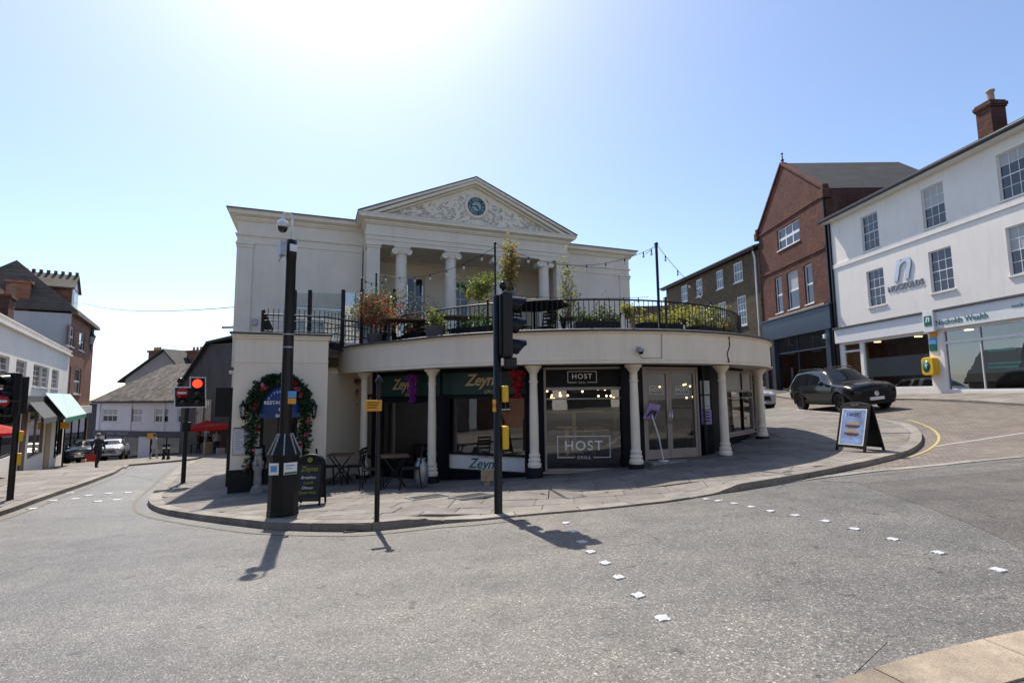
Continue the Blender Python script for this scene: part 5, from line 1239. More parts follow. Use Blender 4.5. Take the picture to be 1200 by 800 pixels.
b = MB(QF.M); b.prism([(-.15, -.3, zeq + .12), (QL + .15, -.3, zeq + .12), (QL - 1.0, 3.5, rz_), (2.0, 3.5, rz_)], (0, 0, .12)); b.prism([(-.15, 7.3, zeq + .12), (-.15, -.3, zeq + .12), (2.0, 3.5, rz_)], (0, 0, .12)); b.prism([(QL + .15, -.3, zeq + .12), (QL + .15, 7.3, zeq + .12), (QL - 1.0, 3.5, rz_)], (0, 0, .12)); b.prism([(QL + .15, 7.3, zeq + .12), (-.15, 7.3, zeq + .12), (2.0, 3.5, rz_), (QL - 1.0, 3.5, rz_)], (0, 0, .12)); b.build('roof', M['claytile2'], dorm_b)
dx = QF.px(86, 350, .4)[0]; dz0 = zeq + .2; dw = 1.1
b = MB(QF.M); b.box(dx - dw, dx + dw, .35, 4, dz0, dz0 + 1.9); dm = b.build('dormer', M['redbrick2'], dorm_b)
b = MB(QF.M)
for s_ in (-1, 1): b.prism([(dx, .15, dz0 + 2.9), (dx + s_ * (dw + .25), .15, dz0 + 1.75), (dx + s_ * (dw + .25), 4, dz0 + 1.75), (dx, 4, dz0 + 2.9)], (0, 0, .1))
b.build('dormer_roof', M['claytile2'], dm)
b = MB(QF.M); b.prism([(dx - dw, .3, dz0 + 1.9), (dx + dw, .3, dz0 + 1.9), (dx, .3, dz0 + 2.85)], (0, .1, 0)); b.box(dx - dw + .1, dx + dw - .1, .28, .34, dz0 + .1, dz0 + 1.8); b.build('dormer_front', M['white'], dm)
b = MB(QF.M); b.box(dx - .7, dx + .7, .26, .275, dz0 + .3, dz0 + 1.6); b.build('pane', M['pane'], dm)
b = MB(QF.M)
for k in range(9): b.box(dx - .1, dx + .1, .2 + k * .4, .38 + k * .4, dz0 + 2.98, dz0 + 3.2)
b.build('ridge_crest', M['claytile2'], dm)['kind'] = 'stuff'
# side chimney of the same house, in front of the render wall
chx = at(24, 345, 34.5); b = MB(Matrix.Translation((chx.x, chx.y, 0)) @ Matrix.Rotation(LF.M.to_euler().z, 4, 'Z')); b.box(-.8, .8, -.6, .6, 2, zeq + 1.9); b.box(-.9, .9, -.7, .7, zeq + 1.9, zeq + 2.1); b.build('chimney', M['redbrick2'], dorm_b)
# ---- white house at the bottom of the street
e0 = at(112, 500, 52); e1 = at(243, 500, 47)
EF = Fr((e0.x, e0.y), (e1.x, e1.y)); EL = EF.len
end_b = thing('white_corner_house', 'low white rendered shop with grey slate roof at the bottom of the street', 'building', EF.w(0, 0, -4))
ze = (EF.px(115, 471)[1] + EF.px(235, 472)[1]) / 2; zes = (EF.px(115, 505)[1] + EF.px(235, 505)[1]) / 2
eo = [(EF.px(a, 480)[0], EF.px(b_, 480)[0]) for a, b_ in ((120, 138), (152, 167), (181, 198), (208, 226))]; zwe0, zwe1 = EF.px(170, 495)[1], EF.px(170, 478)[1]
eops = [(a, b_, zwe0, zwe1) for a, b_ in eo]; esh = [(EF.px(122, 520)[0], EF.px(162, 520)[0], -4.2, zes - .5), (EF.px(176, 520)[0], EF.px(213, 520)[0], -4.2, zes - .5)]
M['lavwhite'] = mat('lavender_white_render', (.72, .715, .73), .9, var=.07, scale=.8, streak=.15)  # even lavender-white base with random tone and faint streaks
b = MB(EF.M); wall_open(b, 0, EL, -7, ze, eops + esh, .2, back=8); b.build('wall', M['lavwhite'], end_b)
for k, o_ in enumerate(eops): window(end_b, EF, o_, 3, 2, y=.06, fw=.12, bw=.06, blind=1 if k != 1 else 2)
for o_ in esh: swin(EF, o_, end_b, mull=[(o_[0] + o_[1]) / 2], mt=M['blackm'])
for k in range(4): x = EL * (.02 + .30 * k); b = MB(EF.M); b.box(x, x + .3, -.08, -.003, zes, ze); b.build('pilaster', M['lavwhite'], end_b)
b = MB(EF.M); b.box(0, EL, -.18, -.003, zes - .5, zes); fs_ = b.build('shop_fascia', M['canvas_g'], end_b)
p_ = EF.px(140, 508); letters(fs_, EF.at(p_[0], -.19, (zes - .25)), 'MINT VELVET', .36, M['galv'], space=1.4)
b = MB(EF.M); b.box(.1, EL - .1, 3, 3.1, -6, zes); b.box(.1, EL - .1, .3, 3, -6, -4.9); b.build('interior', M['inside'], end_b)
b = MB(EF.M); b.box(-.3, EL + .2, -.35, -.003, ze - .02, ze + .1); b.build('gutter', M['iron'], end_b)
zr = EF.px(200, 428, 4)[1]
M['slate_pale'] = tile_mat('pale_slate', math.atan2((e1 - e0).y, (e1 - e0).x), (.27, .22, .165), (.11, .09, .07), .35, .22, .75)
b = MB(EF.M); b.prism([(-.4, -.4, ze + .08), (EL + .3, -.4, ze + .08), (EL + .3, 4, zr), (4.3, 4, zr)], (0, 0, .1)); b.prism([(-.4, -.4, ze + .08), (4.3, 4, zr), (-.4, 8.2, ze + .08)], (0, 0, .1)); b.build('roof', M['slate_pale'], end_b)
# ---- gabled house behind it
f0 = at(128, 470, 62); f1 = at(222, 470, 58); GF = Fr((f0.x, f0.y), (f1.x, f1.y)); GL = GF.len
gab_b = thing('grey_gabled_house', 'grey rendered gable end with two brick chimneys behind the white corner house', 'building', GF.w(0, 0, -4.5))
M['greytan'] = mat('tan_grey_render', (.30, .27, .23), .9, var=.15, scale=.5, streak=.2)
ga = GF.px(193, 411); gl_ = GF.px(140, 446); gr_ = GF.px(226, 452)
b = MB(GF.M); b.prism([(gl_[0] + 1, 0, -6), (gr_[0], 0, -6), (gr_[0], 0, gr_[1]), (ga[0], 0, ga[1]), (gl_[0] + 1, 0, gl_[1] + .2)], (0, 9, 0)); b.build('wall', M['greytan'], gab_b)
for (p, q) in (((gl_[0], gl_[1] - .3), ga), (ga, (gr_[0] + 1, gr_[1] - .6))):
    b = MB(GF.M); b.prism([(p[0], -.25, p[1] + .05), (q[0], -.25, q[1] + .05), (q[0], 9.2, q[1] + .05), (p[0], 9.2, p[1] + .05)], (0, 0, .2)); b.build('roof', M['slate'], gab_b)
for (px0, px1, pyt) in ((174, 184, 413), (219, 233, 413)):
    c0 = GF.px(px0, pyt, 2); c1 = GF.px(px1, pyt, 2); b = MB(GF.M); b.box(c0[0], c1[0], 2, 3.2, 0, c0[1]); b.box(c0[0] - .12, c1[0] + .12, 1.88, 3.32, c0[1], c0[1] + .25); ch_ = b.build('chimney', M['redbrick2'], gab_b)
    for k in range(3): x = c0[0] + (c1[0] - c0[0]) * (.2 + .3 * k); b = MB(GF.M); b.lathe([(.16, 0), (.12, .4), (.15, .45)], (x, 2.6, c0[1] + .25), 8); b.build('chimney_pot', M['terracotta'], ch_)
# ---- dark building on the near side of the market
k0 = at(222, 480, 46); k1 = at(281, 480, 38); KF = Fr((k0.x, k0.y), (k1.x, k1.y)); KL = KF.len
dark_b = thing('dark_timber_building', 'dark brown steep-roofed old building above the red market canopies', 'building', KF.w(0, 0, -2.8))
M['darkrender'] = mat('dark_brown_render', (.075, .062, .055), .85, var=.3, scale=1)
kw = [(KF.px(230, 500)[0], KF.px(238, 500)[0], -1.2, 1.5), (KF.px(240, 500)[0], KF.px(247, 500)[0], -1.2, 1.5)]
kp = [KF.px(*q_) for q_ in ((214, 447), (246, 403), (276, 403))]
b = MB(KF.M); b.prism([(kp[0][0], 0, -5), (kp[2][0] + 2, 0, -5), (kp[2][0] + 2, 0, kp[2][1]), (kp[1][0], 0, kp[1][1]), (kp[0][0], 0, kp[0][1])], (0, 8, 0)); b.build('wall', M['darkrender'], dark_b)
for o_ in kw: window(dark_b, KF, o_, 3, 6, y=-.07, fw=.08, bw=.05, mt=M['woodl'], sill=False)
b = MB(KF.M); b.prism([(kp[0][0] - .5, -.3, kp[0][1] - .5), (kp[1][0], -.3, kp[1][1] + .05), (kp[1][0], 8.2, kp[1][1] + .05), (kp[0][0] - .5, 8.2, kp[0][1] - .5)], (0, 0, .18)); b.build('roof', M['slate'], dark_b)
b = MB(KF.M); b.box(kp[1][0], kp[2][0] + 2.1, -.3, 8.2, kp[1][1] + .06, kp[1][1] + .22); b.build('roof_cap', M['slate'], dark_b)
# low roofline seen between the red brick house and the white corner house
h0 = at(96, 500, 66); h1 = at(125, 500, 64); XF = Fr((h0.x, h0.y), (h1.x, h1.y))
low_b = thing('low_dark_house', 'low dark brick house far down the street behind the green awning', 'building', XF.w(0, 0, -5))
b = MB(XF.M); zx = XF.px(110, 474)[1]; b.box(0, XF.len, 0, 6, -6, zx); b.build('wall', M['darkrender'], low_b)
b = MB(XF.M); b.prism([(-.3, -.3, zx), (XF.len, -.3, zx), (XF.len, 3, zx + 1), (-.3, 3, zx + 1)], (0, 0, .15)); b.build('roof', M['slate'], low_b)
# ------------------------------------------------------------------ houses across the road behind the camera, seen mirrored in the shop glass
CF = Fr((9, -15.5), (-11, -15.0))
back_b = thing('weatherboarded_house', 'white weatherboarded house across the road, mirrored in the shop windows', 'building', CF.w(0, 0, 0))
cops = [(x, x + 1.2, z, z + 1.7) for x in (1.5, 5, 8.5, 12, 15.5) for z in (3.4, 6.4)] + [(2, 5.4, -.1, 2.2), (6.5, 9.5, -.1, 2.2), (13, 18, -.1, 2.2)]
b = MB(CF.M); wall_open(b, 0, CF.len, -1.5, 9, cops, .15, back=7); b.build('wall', M['whitewall'], back_b)
for o_ in cops[:10]: window(back_b, CF, o_, 2, 2, y=.06)
for o_ in cops[10:]: swin(CF, o_, back_b, mull=[(o_[0] + o_[1]) / 2], mt=M['blackm'], glass='pane')
M['mintpaint'] = mat('mint_shop_paint', (.10, .42, .30), .5)
b = MB(CF.M); b.box(0, CF.len, -.2, -.003, 2.35, 2.95); b.build('shop_fascia', M['mintpaint'], back_b)
for k in range(40): b = MB(CF.M); b.box(0, CF.len, -.03, -.002, 3.0 + k * .15, 3.012 + k * .15); b.build('weatherboard', M['galv'], back_b)
b = MB(CF.M); b.prism([(-.4, -.5, 9), (CF.len + .4, -.5, 9), (CF.len + .4, 4, 12), (-.4, 4, 12)], (0, 0, .12)); b.build('roof', M['slate'], back_b)
C2 = Fr((-11.6, -14.8), (-30, -9))
back2 = thing('brick_house_opposite', 'plain brick house across the road beside the weatherboarded one', 'building', C2.w(0, 0, -1))
cops = [(x, x + 1.2, z, z + 1.7) for x in (1.5, 5, 8.5, 12, 15.5) for z in (.3, 3.4, 6.4)]
b = MB(C2.M); wall_open(b, 0, C2.len, -3, 9.5, cops, .15, back=7); b.build('wall', brick_mat('opposite_brick', math.atan2(C2.x.y, C2.x.x), (.3, .15, .09), (.22, .1, .06), (.25, .2, .16)), back2)
for o_ in cops: window(back2, C2, o_, 2, 2, y=.06)
C3 = Fr((24, -10), (9.6, -15.3))
back3 = thing('cream_house_opposite', 'plain cream house across the road at the uphill corner', 'building', C3.w(0, 0, 0))
cops = [(x, x + 1.2, z, z + 1.7) for x in (1.5, 5, 8.5, 12) for z in (1.2, 4.2, 7.2)]
b = MB(C3.M); wall_open(b, 0, C3.len, -1, 10, cops, .15, back=7); b.build('wall', M['stucco2'], back3)
for o_ in cops: window(back3, C3, o_, 2, 2, y=.06)

C4 = Fr((-30.5, -8.5), (-26, 10))
back4 = thing('rendered_house_opposite', 'pale rendered house across the road beyond the brick one', 'building', C4.w(0, 0, -1))
cops = [(x, x + 1.2, z, z + 1.7) for x in (1.5, 5, 8.5, 12, 15.5) for z in (.3, 3.4, 6.4)]
b = MB(C4.M); wall_open(b, 0, C4.len, -3, 9, cops, .15, back=7); b.build('wall', M['greytan'], back4)
for o_ in cops: window(back4, C4, o_, 2, 2, y=.06)

C5 = Fr((11.2, 33.5), (12.6, 58))
back5 = thing('uphill_terrace_house', 'plain brick terrace up the hill behind the hall, mirrored in the shop glass', 'building', C5.w(0, 0, 1))
cops = [(x, x + 1.1, z, z + 1.6) for x in (1.5, 5, 8.5, 12, 15.5, 19) for z in (2.2, 5.0)]
b = MB(C5.M); wall_open(b, 0, C5.len, -.5, 7.4, cops, .15, back=5); b.build('wall', brick_mat('terrace_brick', math.atan2(C5.x.y, C5.x.x), (.24, .12, .08), (.17, .08, .05), (.2, .16, .13)), back5)
for o_ in cops: window(back5, C5, o_, 2, 2, y=.06)
# ------------------------------------------------------------------ street furniture
def foot_at(px_, py_, paved=True):
    g = ground(px_, py_, .10 if paved else 0.0)
    g.z = (pz(g.x, g.y) if paved else gz(g.x, g.y)); return g
class Px:
    """heights and offsets of an upright thing measured on the photo plane through its foot"""
    def __init__(s, P): s.P = P; s.k = None
    def __call__(s, x, y): q = at(x, y, s.P.y); return (q.x, q.z)
def yaw(P): return math.atan2(-P.x, P.y)           # local -y faces the camera
def face(P, extra=0.0): return Matrix.Translation(P) @ Matrix.Rotation(yaw(P) + extra, 4, 'Z')
# --- camera column with feeder pillar
P = foot_at(331, 604); q = Px(P)
t = thing('cctv_column', 'black camera column rising from a wide feeder pillar base at the kerb', 'camera column', P)
T = face(P, .35)
def ngon(r, n=8, a=PI / 8): return [(r * math.cos(a + 2 * PI * k / n), r * math.sin(a + 2 * PI * k / n)) for k in range(n)]
zb = q(331, 534)[1] - P.z; r0 = .235; zcap = q(340, 508)[1] - P.z
b = MB(T); b.lathe([(r0 * 1.03, -.15), (r0 * 1.03, .06), (r0, .08), (r0 * .97, zb)], (0, 0, 0), 8, PI / 8, PI / 8 + 2 * PI, smooth=False); pl_ = b.build('feeder_pillar', M['blackm'], t, .008)
b = MB(T); b.lathe([(r0 * .99, zb), (r0 * 1.06, zb + .005), (r0 * 1.06, zb + .03), (.10, zcap)], (0, 0, 0), 8, PI / 8, PI / 8 + 2 * PI, smooth=False); b.build('cap', M['blackm'], pl_)
b = MB(T)
for k in range(8): a = PI / 8 + k * PI / 4; b.bar((r0 * 1.05 * math.cos(a), r0 * 1.05 * math.sin(a), zb + .035), (.11 * math.cos(a), .11 * math.sin(a), zcap + .005), .02)
b.build('cap_rib', M['galv'], pl_)['kind'] = 'stuff'
ztop = q(341, 281)[1] - P.z
b = MB(T); b.lathe([(.095, zcap - .1), (.092, zcap + .3), (.085, ztop * .6), (.078, ztop - .35), (.085, ztop - .34), (.085, ztop - .02), (.06, ztop)], (0, 0, 0), 18); b.build('column', M['black'], t)
for yy in (392, 407): zz = q(335, yy)[1] - P.z; b = MB(T); b.lathe([(.09, zz - .012), (.092, zz), (.09, zz + .012)], (0, 0, 0), 18); b.build('steel_band', M['galv'], t)
kx = .0148
b = MB(T); b.tube([(0, 0, ztop), (0, 0, ztop + .38)] + [(-.08 + .08 * math.cos(a), 0, ztop + .38 + .08 * math.sin(a)) for a in np.linspace(0.2, PI, 8)] + [(-.16, 0, ztop + .34)], .016, 8); b.build('swan_neck', M['plastic_w'], t)
b = MB(T); b.lathe([(.03, .13), (.035, .09), (.075, .07), (.092, .02), (.092, -.03), (.085, -.035)], (-.16, 0, ztop + .22), 18); ho = b.build('camera_housing', M['plastic_w'], t)
b = MB(T); b.lathe([(.082, -.03), (.078, -.07), (.06, -.105), (.03, -.125), (1e-4, -.13)], (-.16, 0, ztop + .22), 18); b.build('dome', M['carglass'], ho)
b = MB(T); b.box(-.06, .06, -.098, -.084, ztop - .22, ztop - .10); b.build('label_plate', M['whitet'], t)
b = MB(T); b.box(-.20, -.10, -.05, .05, ztop - .30, ztop - .06); b.tube([(-.15, 0, ztop - .3), (-.19, -.03, ztop - .36), (-.22, -.05, ztop - .42)], .012, 6); b.build('junction_box', M['galv'], t)
for k, (x0, x1, y0, y1, mt, low) in enumerate([(317, 328, 540, 553.5, 'whitet', None), (332, 347, 540, 553.5, 'whitet', 'tealbox')]):
    a0 = q(x0, y1); a1 = q(x1, y0); w = (a1[0] - a0[0]); zc0_, zc1_ = a0[1] - P.z, a1[1] - P.z; cx_l = ((a0[0] + a1[0]) / 2 - P.x)
    TT = face(P, .0) @ Matrix.Translation((cx_l, -r0 * (.985 if k else .96), 0)) @ Matrix.Rotation((-.32 if k == 0 else .30), 4, 'Z')
    b = MB(TT); b.box(-w / 2, w / 2, -.012, .0, zc0_, zc1_); no = b.build('notice', M[mt], pl_)
    if False: b = MB(TT); b.box(-w / 2, w / 2, -.0145, -.0122, zc0_, zc0_ + .03); b.build('notice_strip', M[low], no) if False else None; b = MB(TT); b.box(-w * .4, w * .3, -.0140, -.0122, zc1_ - .07, zc1_ - .05); b.box(-w * .4, w * .4, -.0140, -.0122, zc1_ - .11, zc1_ - .095); b.build('print', M['sky_blue'], no) if False else None
for (x0, x1, y0, y1, mt) in [(337, 346.5, 458, 466, 'sky_blue'), (337, 346, 466.5, 473, 'orange')]:
    a0 = q(x0, y1); a1 = q(x1, y0); w = a1[0] - a0[0]; b = MB(face(P)); b.box(a0[0] - P.x - w * .0, a1[0] - P.x, -.105, -.096, a0[1] - P.z, a1[1] - P.z); b.build('sticker', M[mt], t)
for k, (x0, x1, y0, y1, mt) in enumerate([(319, 326, 543, 550, 'sky_blue'), (332.6, 346.4, 550.6, 553, 'tealbox'), (334, 344, 542.5, 544, 'sky_blue'), (334, 341, 546, 547, 'greytext')]):
    a0 = q(x0, y1); a1 = q(x1, y0); w = a1[0] - a0[0]; kk = 0 if k == 0 else 1
    cc = ((q(317, 545)[0] + q(328, 545)[0]) / 2 if kk == 0 else (q(332, 545)[0] + q(347, 545)[0]) / 2) - P.x; dx_ = (a0[0] + a1[0]) / 2 - P.x - cc
    b = MB(face(P, .0) @ Matrix.Translation((cc, -r0 * (.985 if kk else .96), 0)) @ Matrix.Rotation((-.32 if kk == 0 else .30), 4, 'Z')); b.box(dx_ - w / 2, dx_ + w / 2, -.015, -.0122, a0[1] - P.z, a1[1] - P.z); b.build('notice_print', M[mt], pl_)
# --- chalkboard easel sign
P = foot_at(363, 592); 
t = thing('chalkboard_sign', 'small black chalkboard A-frame with arched top beside the camera column', 'sign', P)
T = face(P, -.28)
def easel(t, T, w, h, lean, panel, frame_mt, arch=0.0):
    """two leaning frames hinged at the top"""
    for s_ in (-1, 1):
        L = T @ Matrix.Translation((0, s_ * lean / 2 * 1.0, 0)) @ Matrix.Rotation(-s_ * -math.atan2(lean / 2 - .02, h), 4, 'X')
        b = MB(L); b.box(-w / 2, -w / 2 + .035, -.015, .015, 0, h - arch); b.box(w / 2 - .035, w / 2, -.015, .015, 0, h - arch); b.box(-w / 2 + .035, w / 2 - .035, -.014, .014, .10, .14); b.box(-w / 2 + .035, w / 2 - .035, -.014, .014, h - arch - .04, h - arch)
        if arch: b.tube([(-w / 2 * math.cos(PI * k / 12) * .95, 0, h - arch + arch * math.sin(PI * k / 12)) for k in range(13)], .018, 6); b.prism([(-w / 2 * math.cos(PI * k / 12) * .93, -.008, h - arch + arch * .95 * math.sin(PI * k / 12)) for k in range(13)], (0, .016, 0))
        o = b.build('leg_frame', frame_mt, t, .004)
        b = MB(L); b.box(-w / 2 + .036, w / 2 - .036, -.008, .008, .141, h - arch - .041); p_ = b.build('panel', panel, o)
        yield L, p_, s_
for L, p_, s_ in easel(t, T, .48, .92, .42, M['chalk'], M['blackm'], .13):
    if s_ < 0:
        letters(p_, L @ Matrix.Translation((0, -.012, .66)), 'Zeyna', .12, M['limetext'], shear=.3)
        for k, (tx, mt) in enumerate((('Breakfast', 'whitet'), ('Lunch', 'limetext'), ('Dinner', 'whitet'), ('Open daily', 'limetext'))): letters(p_, L @ Matrix.Translation((0, -.012, .52 - k * .09)), tx, .07, M[mt], shear=.2)
        b = MB(L @ Matrix.Translation((0, -.022, .83)) @ Matrix.Rotation(PI / 2, 4, 'X')); b.lathe([(.03, 0), (.045, 0), (.045, .006), (.03, .006), (.03, 0)], (0, 0, 0), 16); b.build('emblem', M['limetext'], p_)
# --- pole with orange plate
P = foot_at(441.5, 611.5); q = Px(P); zt = q(438, 449)[1] - P.z
t = thing('sign_pole', 'thin black street pole with a small orange plate at the kerb', 'sign pole', P)
b = MB(face(P)); b.lathe([(.036, -.1), (.036, .9), (.029, .92), (.028, zt)], (0, 0, 0), 12); b.build('pole', M['black'], t)
b = MB(face(P)); b.lathe([(.036, zt), (.06, zt + .02), (.05, zt + .05), (.03, zt + .07), (.02, zt + .10), (1e-4, zt + .11)], (0, 0, 0), 12); b.build('cap', M['black'], t)
a0 = q(428.5, 481.5); a1 = q(447.5, 468.5)
b = MB(face(P)); b.box(a0[0] - P.x, a1[0] - P.x, -.055, -.045, a0[1] - P.z, a1[1] - P.z); pp_ = b.build('plate', M['orange'], t, .003)
b = MB(face(P))
for k in range(3): z = a1[1] - P.z - .035 - k * .035; b.box(a0[0] - P.x + .03, a1[0] - P.x - .03 - .02 * k, -.058, -.0555, z - .006, z + .006)
b.build('printed_lines', M['blackm'], pp_)

# --- signal heads
def signal_head(t, T, lit=None, visor=.22, board=None):
    """three-aspect head; local -y is the face, origin at the middle of the case"""
    b = MB(T); b.box(-.15, .15, -.06, .10, -.50, .50); b.box(-.13, .13, .10, .14, -.47, .47); b.build('signal_case', M['black'], t, .02)
    for k, z in enumerate((.33, 0, -.33)):
        b = MB(T); b.lathe([(1e-4, .02), (.06, .015), (.10, 0)], (0, 0, 0), 18, M=Matrix.Translation((0, -.062, z)) @ Matrix.Rotation(PI / 2, 4, 'X')); b.build('lens', M['redlight'] if lit == k else M['lens'], t)
        b = MB(T); rows = []
        for i in range(2):
            rows.append([(.125 * math.cos(a), -.06 - i * visor * (1.0 if math.sin(a) > .2 else .45 + .5 * max(0, math.sin(a) + .6)), z + .125 * math.sin(a) - i * .02) for a in np.linspace(-.9, PI + .9, 17)])
        b.grid(rows); b.grid([[(x * .97, y, (zz - z) * .97 + z) for x, y, zz in r] for r in rows]); b.build('visor', M['black'], t)
P = foot_at(584, 595); q = Px(P); zt = q(581, 347)[1] - P.z
t = thing('traffic_signal', 'tall black traffic signal pole with side-on head and yellow push-button boxes', 'traffic light', P)
b = MB(face(P)); b.lathe([(.075, -.1), (.07, .0), (.062, .02), (.058, zt), (.05, zt + .01)], (0, 0, 0), 16); b.build('pole', M['black'], t)
hz = q(594, 381)[1] - P.z
Th = face(P) @ Matrix.Translation((.165, .0, hz)) @ Matrix.Rotation(PI / 2 + .12, 4, 'Z')
signal_head(t, Th)
b = MB(face(P)); b.box(.05, .10, -.02, .02, hz + .25, hz + .29); b.box(.05, .10, -.02, .02, hz - .29, hz - .25); b.build('bracket', M['black'], t)
b = MB(Th); b.box(-.08, .08, -.13, .06, -.66, -.50); b.build('sensor_box', M['black'], t, .02)
b = MB(face(P)); b.lathe([(.015, 0), (.02, .06), (.05, .08), (.06, .12), (.05, .17), (1e-4, .19)], (.10, 0, hz + .5), 12); b.build('detector', M['black'], t)
for (y0, y1) in ((452, 471), (499, 526)):
    z0, z1_ = q(590, y1)[1] - P.z, q(590, y0)[1] - P.z; T2 = face(P) @ Matrix.Rotation(.25, 4, 'Z')
    b = MB(T2); b.box(.055, .155, -.09, .09, z0, z1_); bo = b.build('push_button_box', M['yellow'], t, .02)
    b = MB(T2); b.box(.156, .162, -.06, .06, z0 + .04, z1_ - .05); b.build('face_plate', M['blackm'], bo)
b = MB(face(P)); z0, z1_ = q(580, 482)[1] - P.z, q(580, 468)[1] - P.z; b.box(-.075, -.02, -.072, -.058, z0, z1_); lp_ = b.build('label_plate', M['yellow'], t); letters(lp_, face(P) @ Matrix.Translation((-.047, -.075, (z0 + z1_) / 2)), 'H', .1, M['red'])
# left signal with backing board and no-entry lamp
P = foot_at(214.5, 566); q = Px(P); T = face(P)
t = thing('traffic_signal', 'lit red traffic signal on a stepped white-edged backing board with no-entry sign', 'traffic light', P)
zt = q(216, 470)[1] - P.z
b = MB(T); b.lathe([(.075, -.1), (.06, .05), (.057, zt)], (0, 0, 0), 14); b.build('pole', M['black'], t)
def loc(x, y): v = q(x, y); return ((v[0] - P.x), v[1] - P.z)
def lbox(mb, x0, y0, x1, y1, ya, yb): a = loc(x0, y1); c = loc(x1, y0); mb.box(a[0], c[0], ya, yb, a[1], c[1])
b = MB(T); a_ = [loc(206.5, 477.5), loc(238.5, 477.5), loc(238.5, 441.5), loc(222, 441.5), loc(222, 453), loc(206.5, 453)]
b.prism([(x, -.075, z) for x, z in a_], (0, .012, 0)); b.build('board_border', M['whitet'], t)
a_ = [loc(207.7, 476.2), loc(237.3, 476.2), loc(237.3, 442.8), loc(223.3, 442.8), loc(223.3, 454.4), loc(207.7, 454.4)]
b = MB(T); b.prism([(x, -.085, z) for x, z in a_], (0, .0095, 0)); b.build('backing_board', M['blackm'], t)
b = MB(T); lbox(b, 223.5, 443, 237, 476, -.062, .10); b.build('signal_case', M['black'], t, .02)
for k, (x, y, mt, r) in enumerate([(229.7, 449.3, 'redlight', .125), (229.7, 460.5, 'lens', .11), (229.7, 470.5, 'lens', .11), (214.8, 470.5, 'lens', .10)]):
    c = loc(x, y); b = MB(T); b.lathe([(1e-4, .02), (r * .6, .016), (r, 0)], (0, 0, 0), 20, M=Matrix.Translation((c[0], -.09, c[1])) @ Matrix.Rotation(PI / 2, 4, 'X')); b.build('lens', M[mt], t)
    b = MB(T); b.grid([[(c[0] + r * 1.1 * math.cos(a), -.088 - i * .16 * (.5 + .5 * max(0, math.sin(a))), c[1] + r * 1.1 * math.sin(a)) for a in np.linspace(-.3, PI + .3, 13)] for i in range(2)]); b.build('visor', M['black'], t)
def no_entry(parent, T, c, r, y):
    b = MB(T); b.lathe([(1e-4, .008), (r, .008), (r, 0)], (0, 0, 0), 24, M=Matrix.Translation((c[0], y, c[1])) @ Matrix.Rotation(PI / 2, 4, 'X')); o = b.build('no_entry_disc', M['red'], parent)
    b = MB(T); b.box(c[0] - r * .72, c[0] + r * .72, y - .012, y - .0085, c[1] - r * .17, c[1] + r * .17); b.build('white_bar', M['whitet'], o)
    return o
no_entry(t, T, loc(214.6, 460.3), .155, -.10)
b = MB(T); z = loc(216, 500)[1]; b.box(-.09, .12, -.1, .06, z - .14, z + .14); b.build('push_button_box', M['blackm'], t, .02)
b = MB(T); c = loc(213, 446); b.ball((c[0], 0, c[1]), .09, 10, 6); b.tube([(c[0], 0, c[1] - .05), (c[0] + .1, 0, c[1] - .3)], .02, 6); b.build('detector', M['black'], t)
# signal seen from behind by the garlanded block
P = foot_at(266.5, 570); q = Px(P); T = face(P)
t = thing('traffic_signal', 'back of a black signal board on a pole beside the cream wall corner', 'traffic light', P)
zt = q(266, 486)[1] - P.z
b = MB(T); b.lathe([(.07, -.1), (.055, .05), (.052, zt)], (0, 0, 0), 12); b.build('pole', M['black'], t)
b = MB(T); lbox(b, 254, 454, 273.5, 488, -.03, -.0); b.build('backing_board', M['blackm'], t, .01)
b = MB(T); lbox(b, 258, 457, 268, 485, .0, .16); b.build('signal_case', M['black'], t, .02)
# far left signal with no-entry disc
P = foot_at(11.5, 585.5); q = Px(P); T = face(P)
t = thing('traffic_signal', 'black signal post with no-entry disc on the sunny pavement by the shops', 'traffic light', P)
zt = q(17, 446)[1] - P.z
b = MB(T); b.lathe([(.08, -.1), (.065, .05), (.06, zt)], (0, 0, 0), 12); b.build('pole', M['black'], t)
hz = q(14, 462)[1] - P.z
Th = T @ Matrix.Translation((-.02, -.0, hz)) @ Matrix.Rotation(-.9, 4, 'Z') @ Matrix.Translation((0, -.16, 0))
signal_head(t, Th)
b = MB(T); b.box(-.16, .16, .06, .10, hz - .45, hz + .42); b.build('backing_board', M['blackm'], t, .01)
c = (q(9.5, 470)[0] - P.x - .05, q(9.5, 470)[1] - P.z); no_entry(t, T, c, .15, -.30)
b = MB(T); b.box(c[0] - .02, .03, -.29, -.05, c[1] - .02, c[1] + .02); b.build('bracket', M['black'], t)
for (y0, y1, dx_) in ((505, 517, .06), (531, 545, .06)):
    z0, z1_ = q(17, y1)[1] - P.z, q(17, y0)[1] - P.z; b = MB(T); b.box(.055, .135, -.08, .06, z0, z1_); b.build('push_button_box', M['yellow'], t, .02)
# --- small timber sign post by the green shop
P = foot_at(571, 569); q = Px(P); T = face(P, .05)
t = thing('timber_sign', 'small pale wooden board on a short post against the green shopfront', 'sign', P)
z0, z1_ = q(571, 563)[1] - P.z, q(571, 549.5)[1] - P.z
b = MB(T); b.box(-.06, .06, -.03, .03, -.05, z0 + .02); b.build('post', M['woodl'], t, .005)
b = MB(T); b.box(-.135, .135, -.06, -.031, z0, z1_); bo = b.build('board', M['woodl'], t, .008)
b = MB(T); b.bar((-.07, -.063, (z0 + z1_) / 2 - .06), (.07, -.063, (z0 + z1_) / 2 + .07), .02, .004); b.bar((.0, -.0635, (z0 + z1_) / 2 + .08), (.09, -.0635, (z0 + z1_) / 2 + .08), .02, .004); b.build('carved_mark', M['wood'], bo)
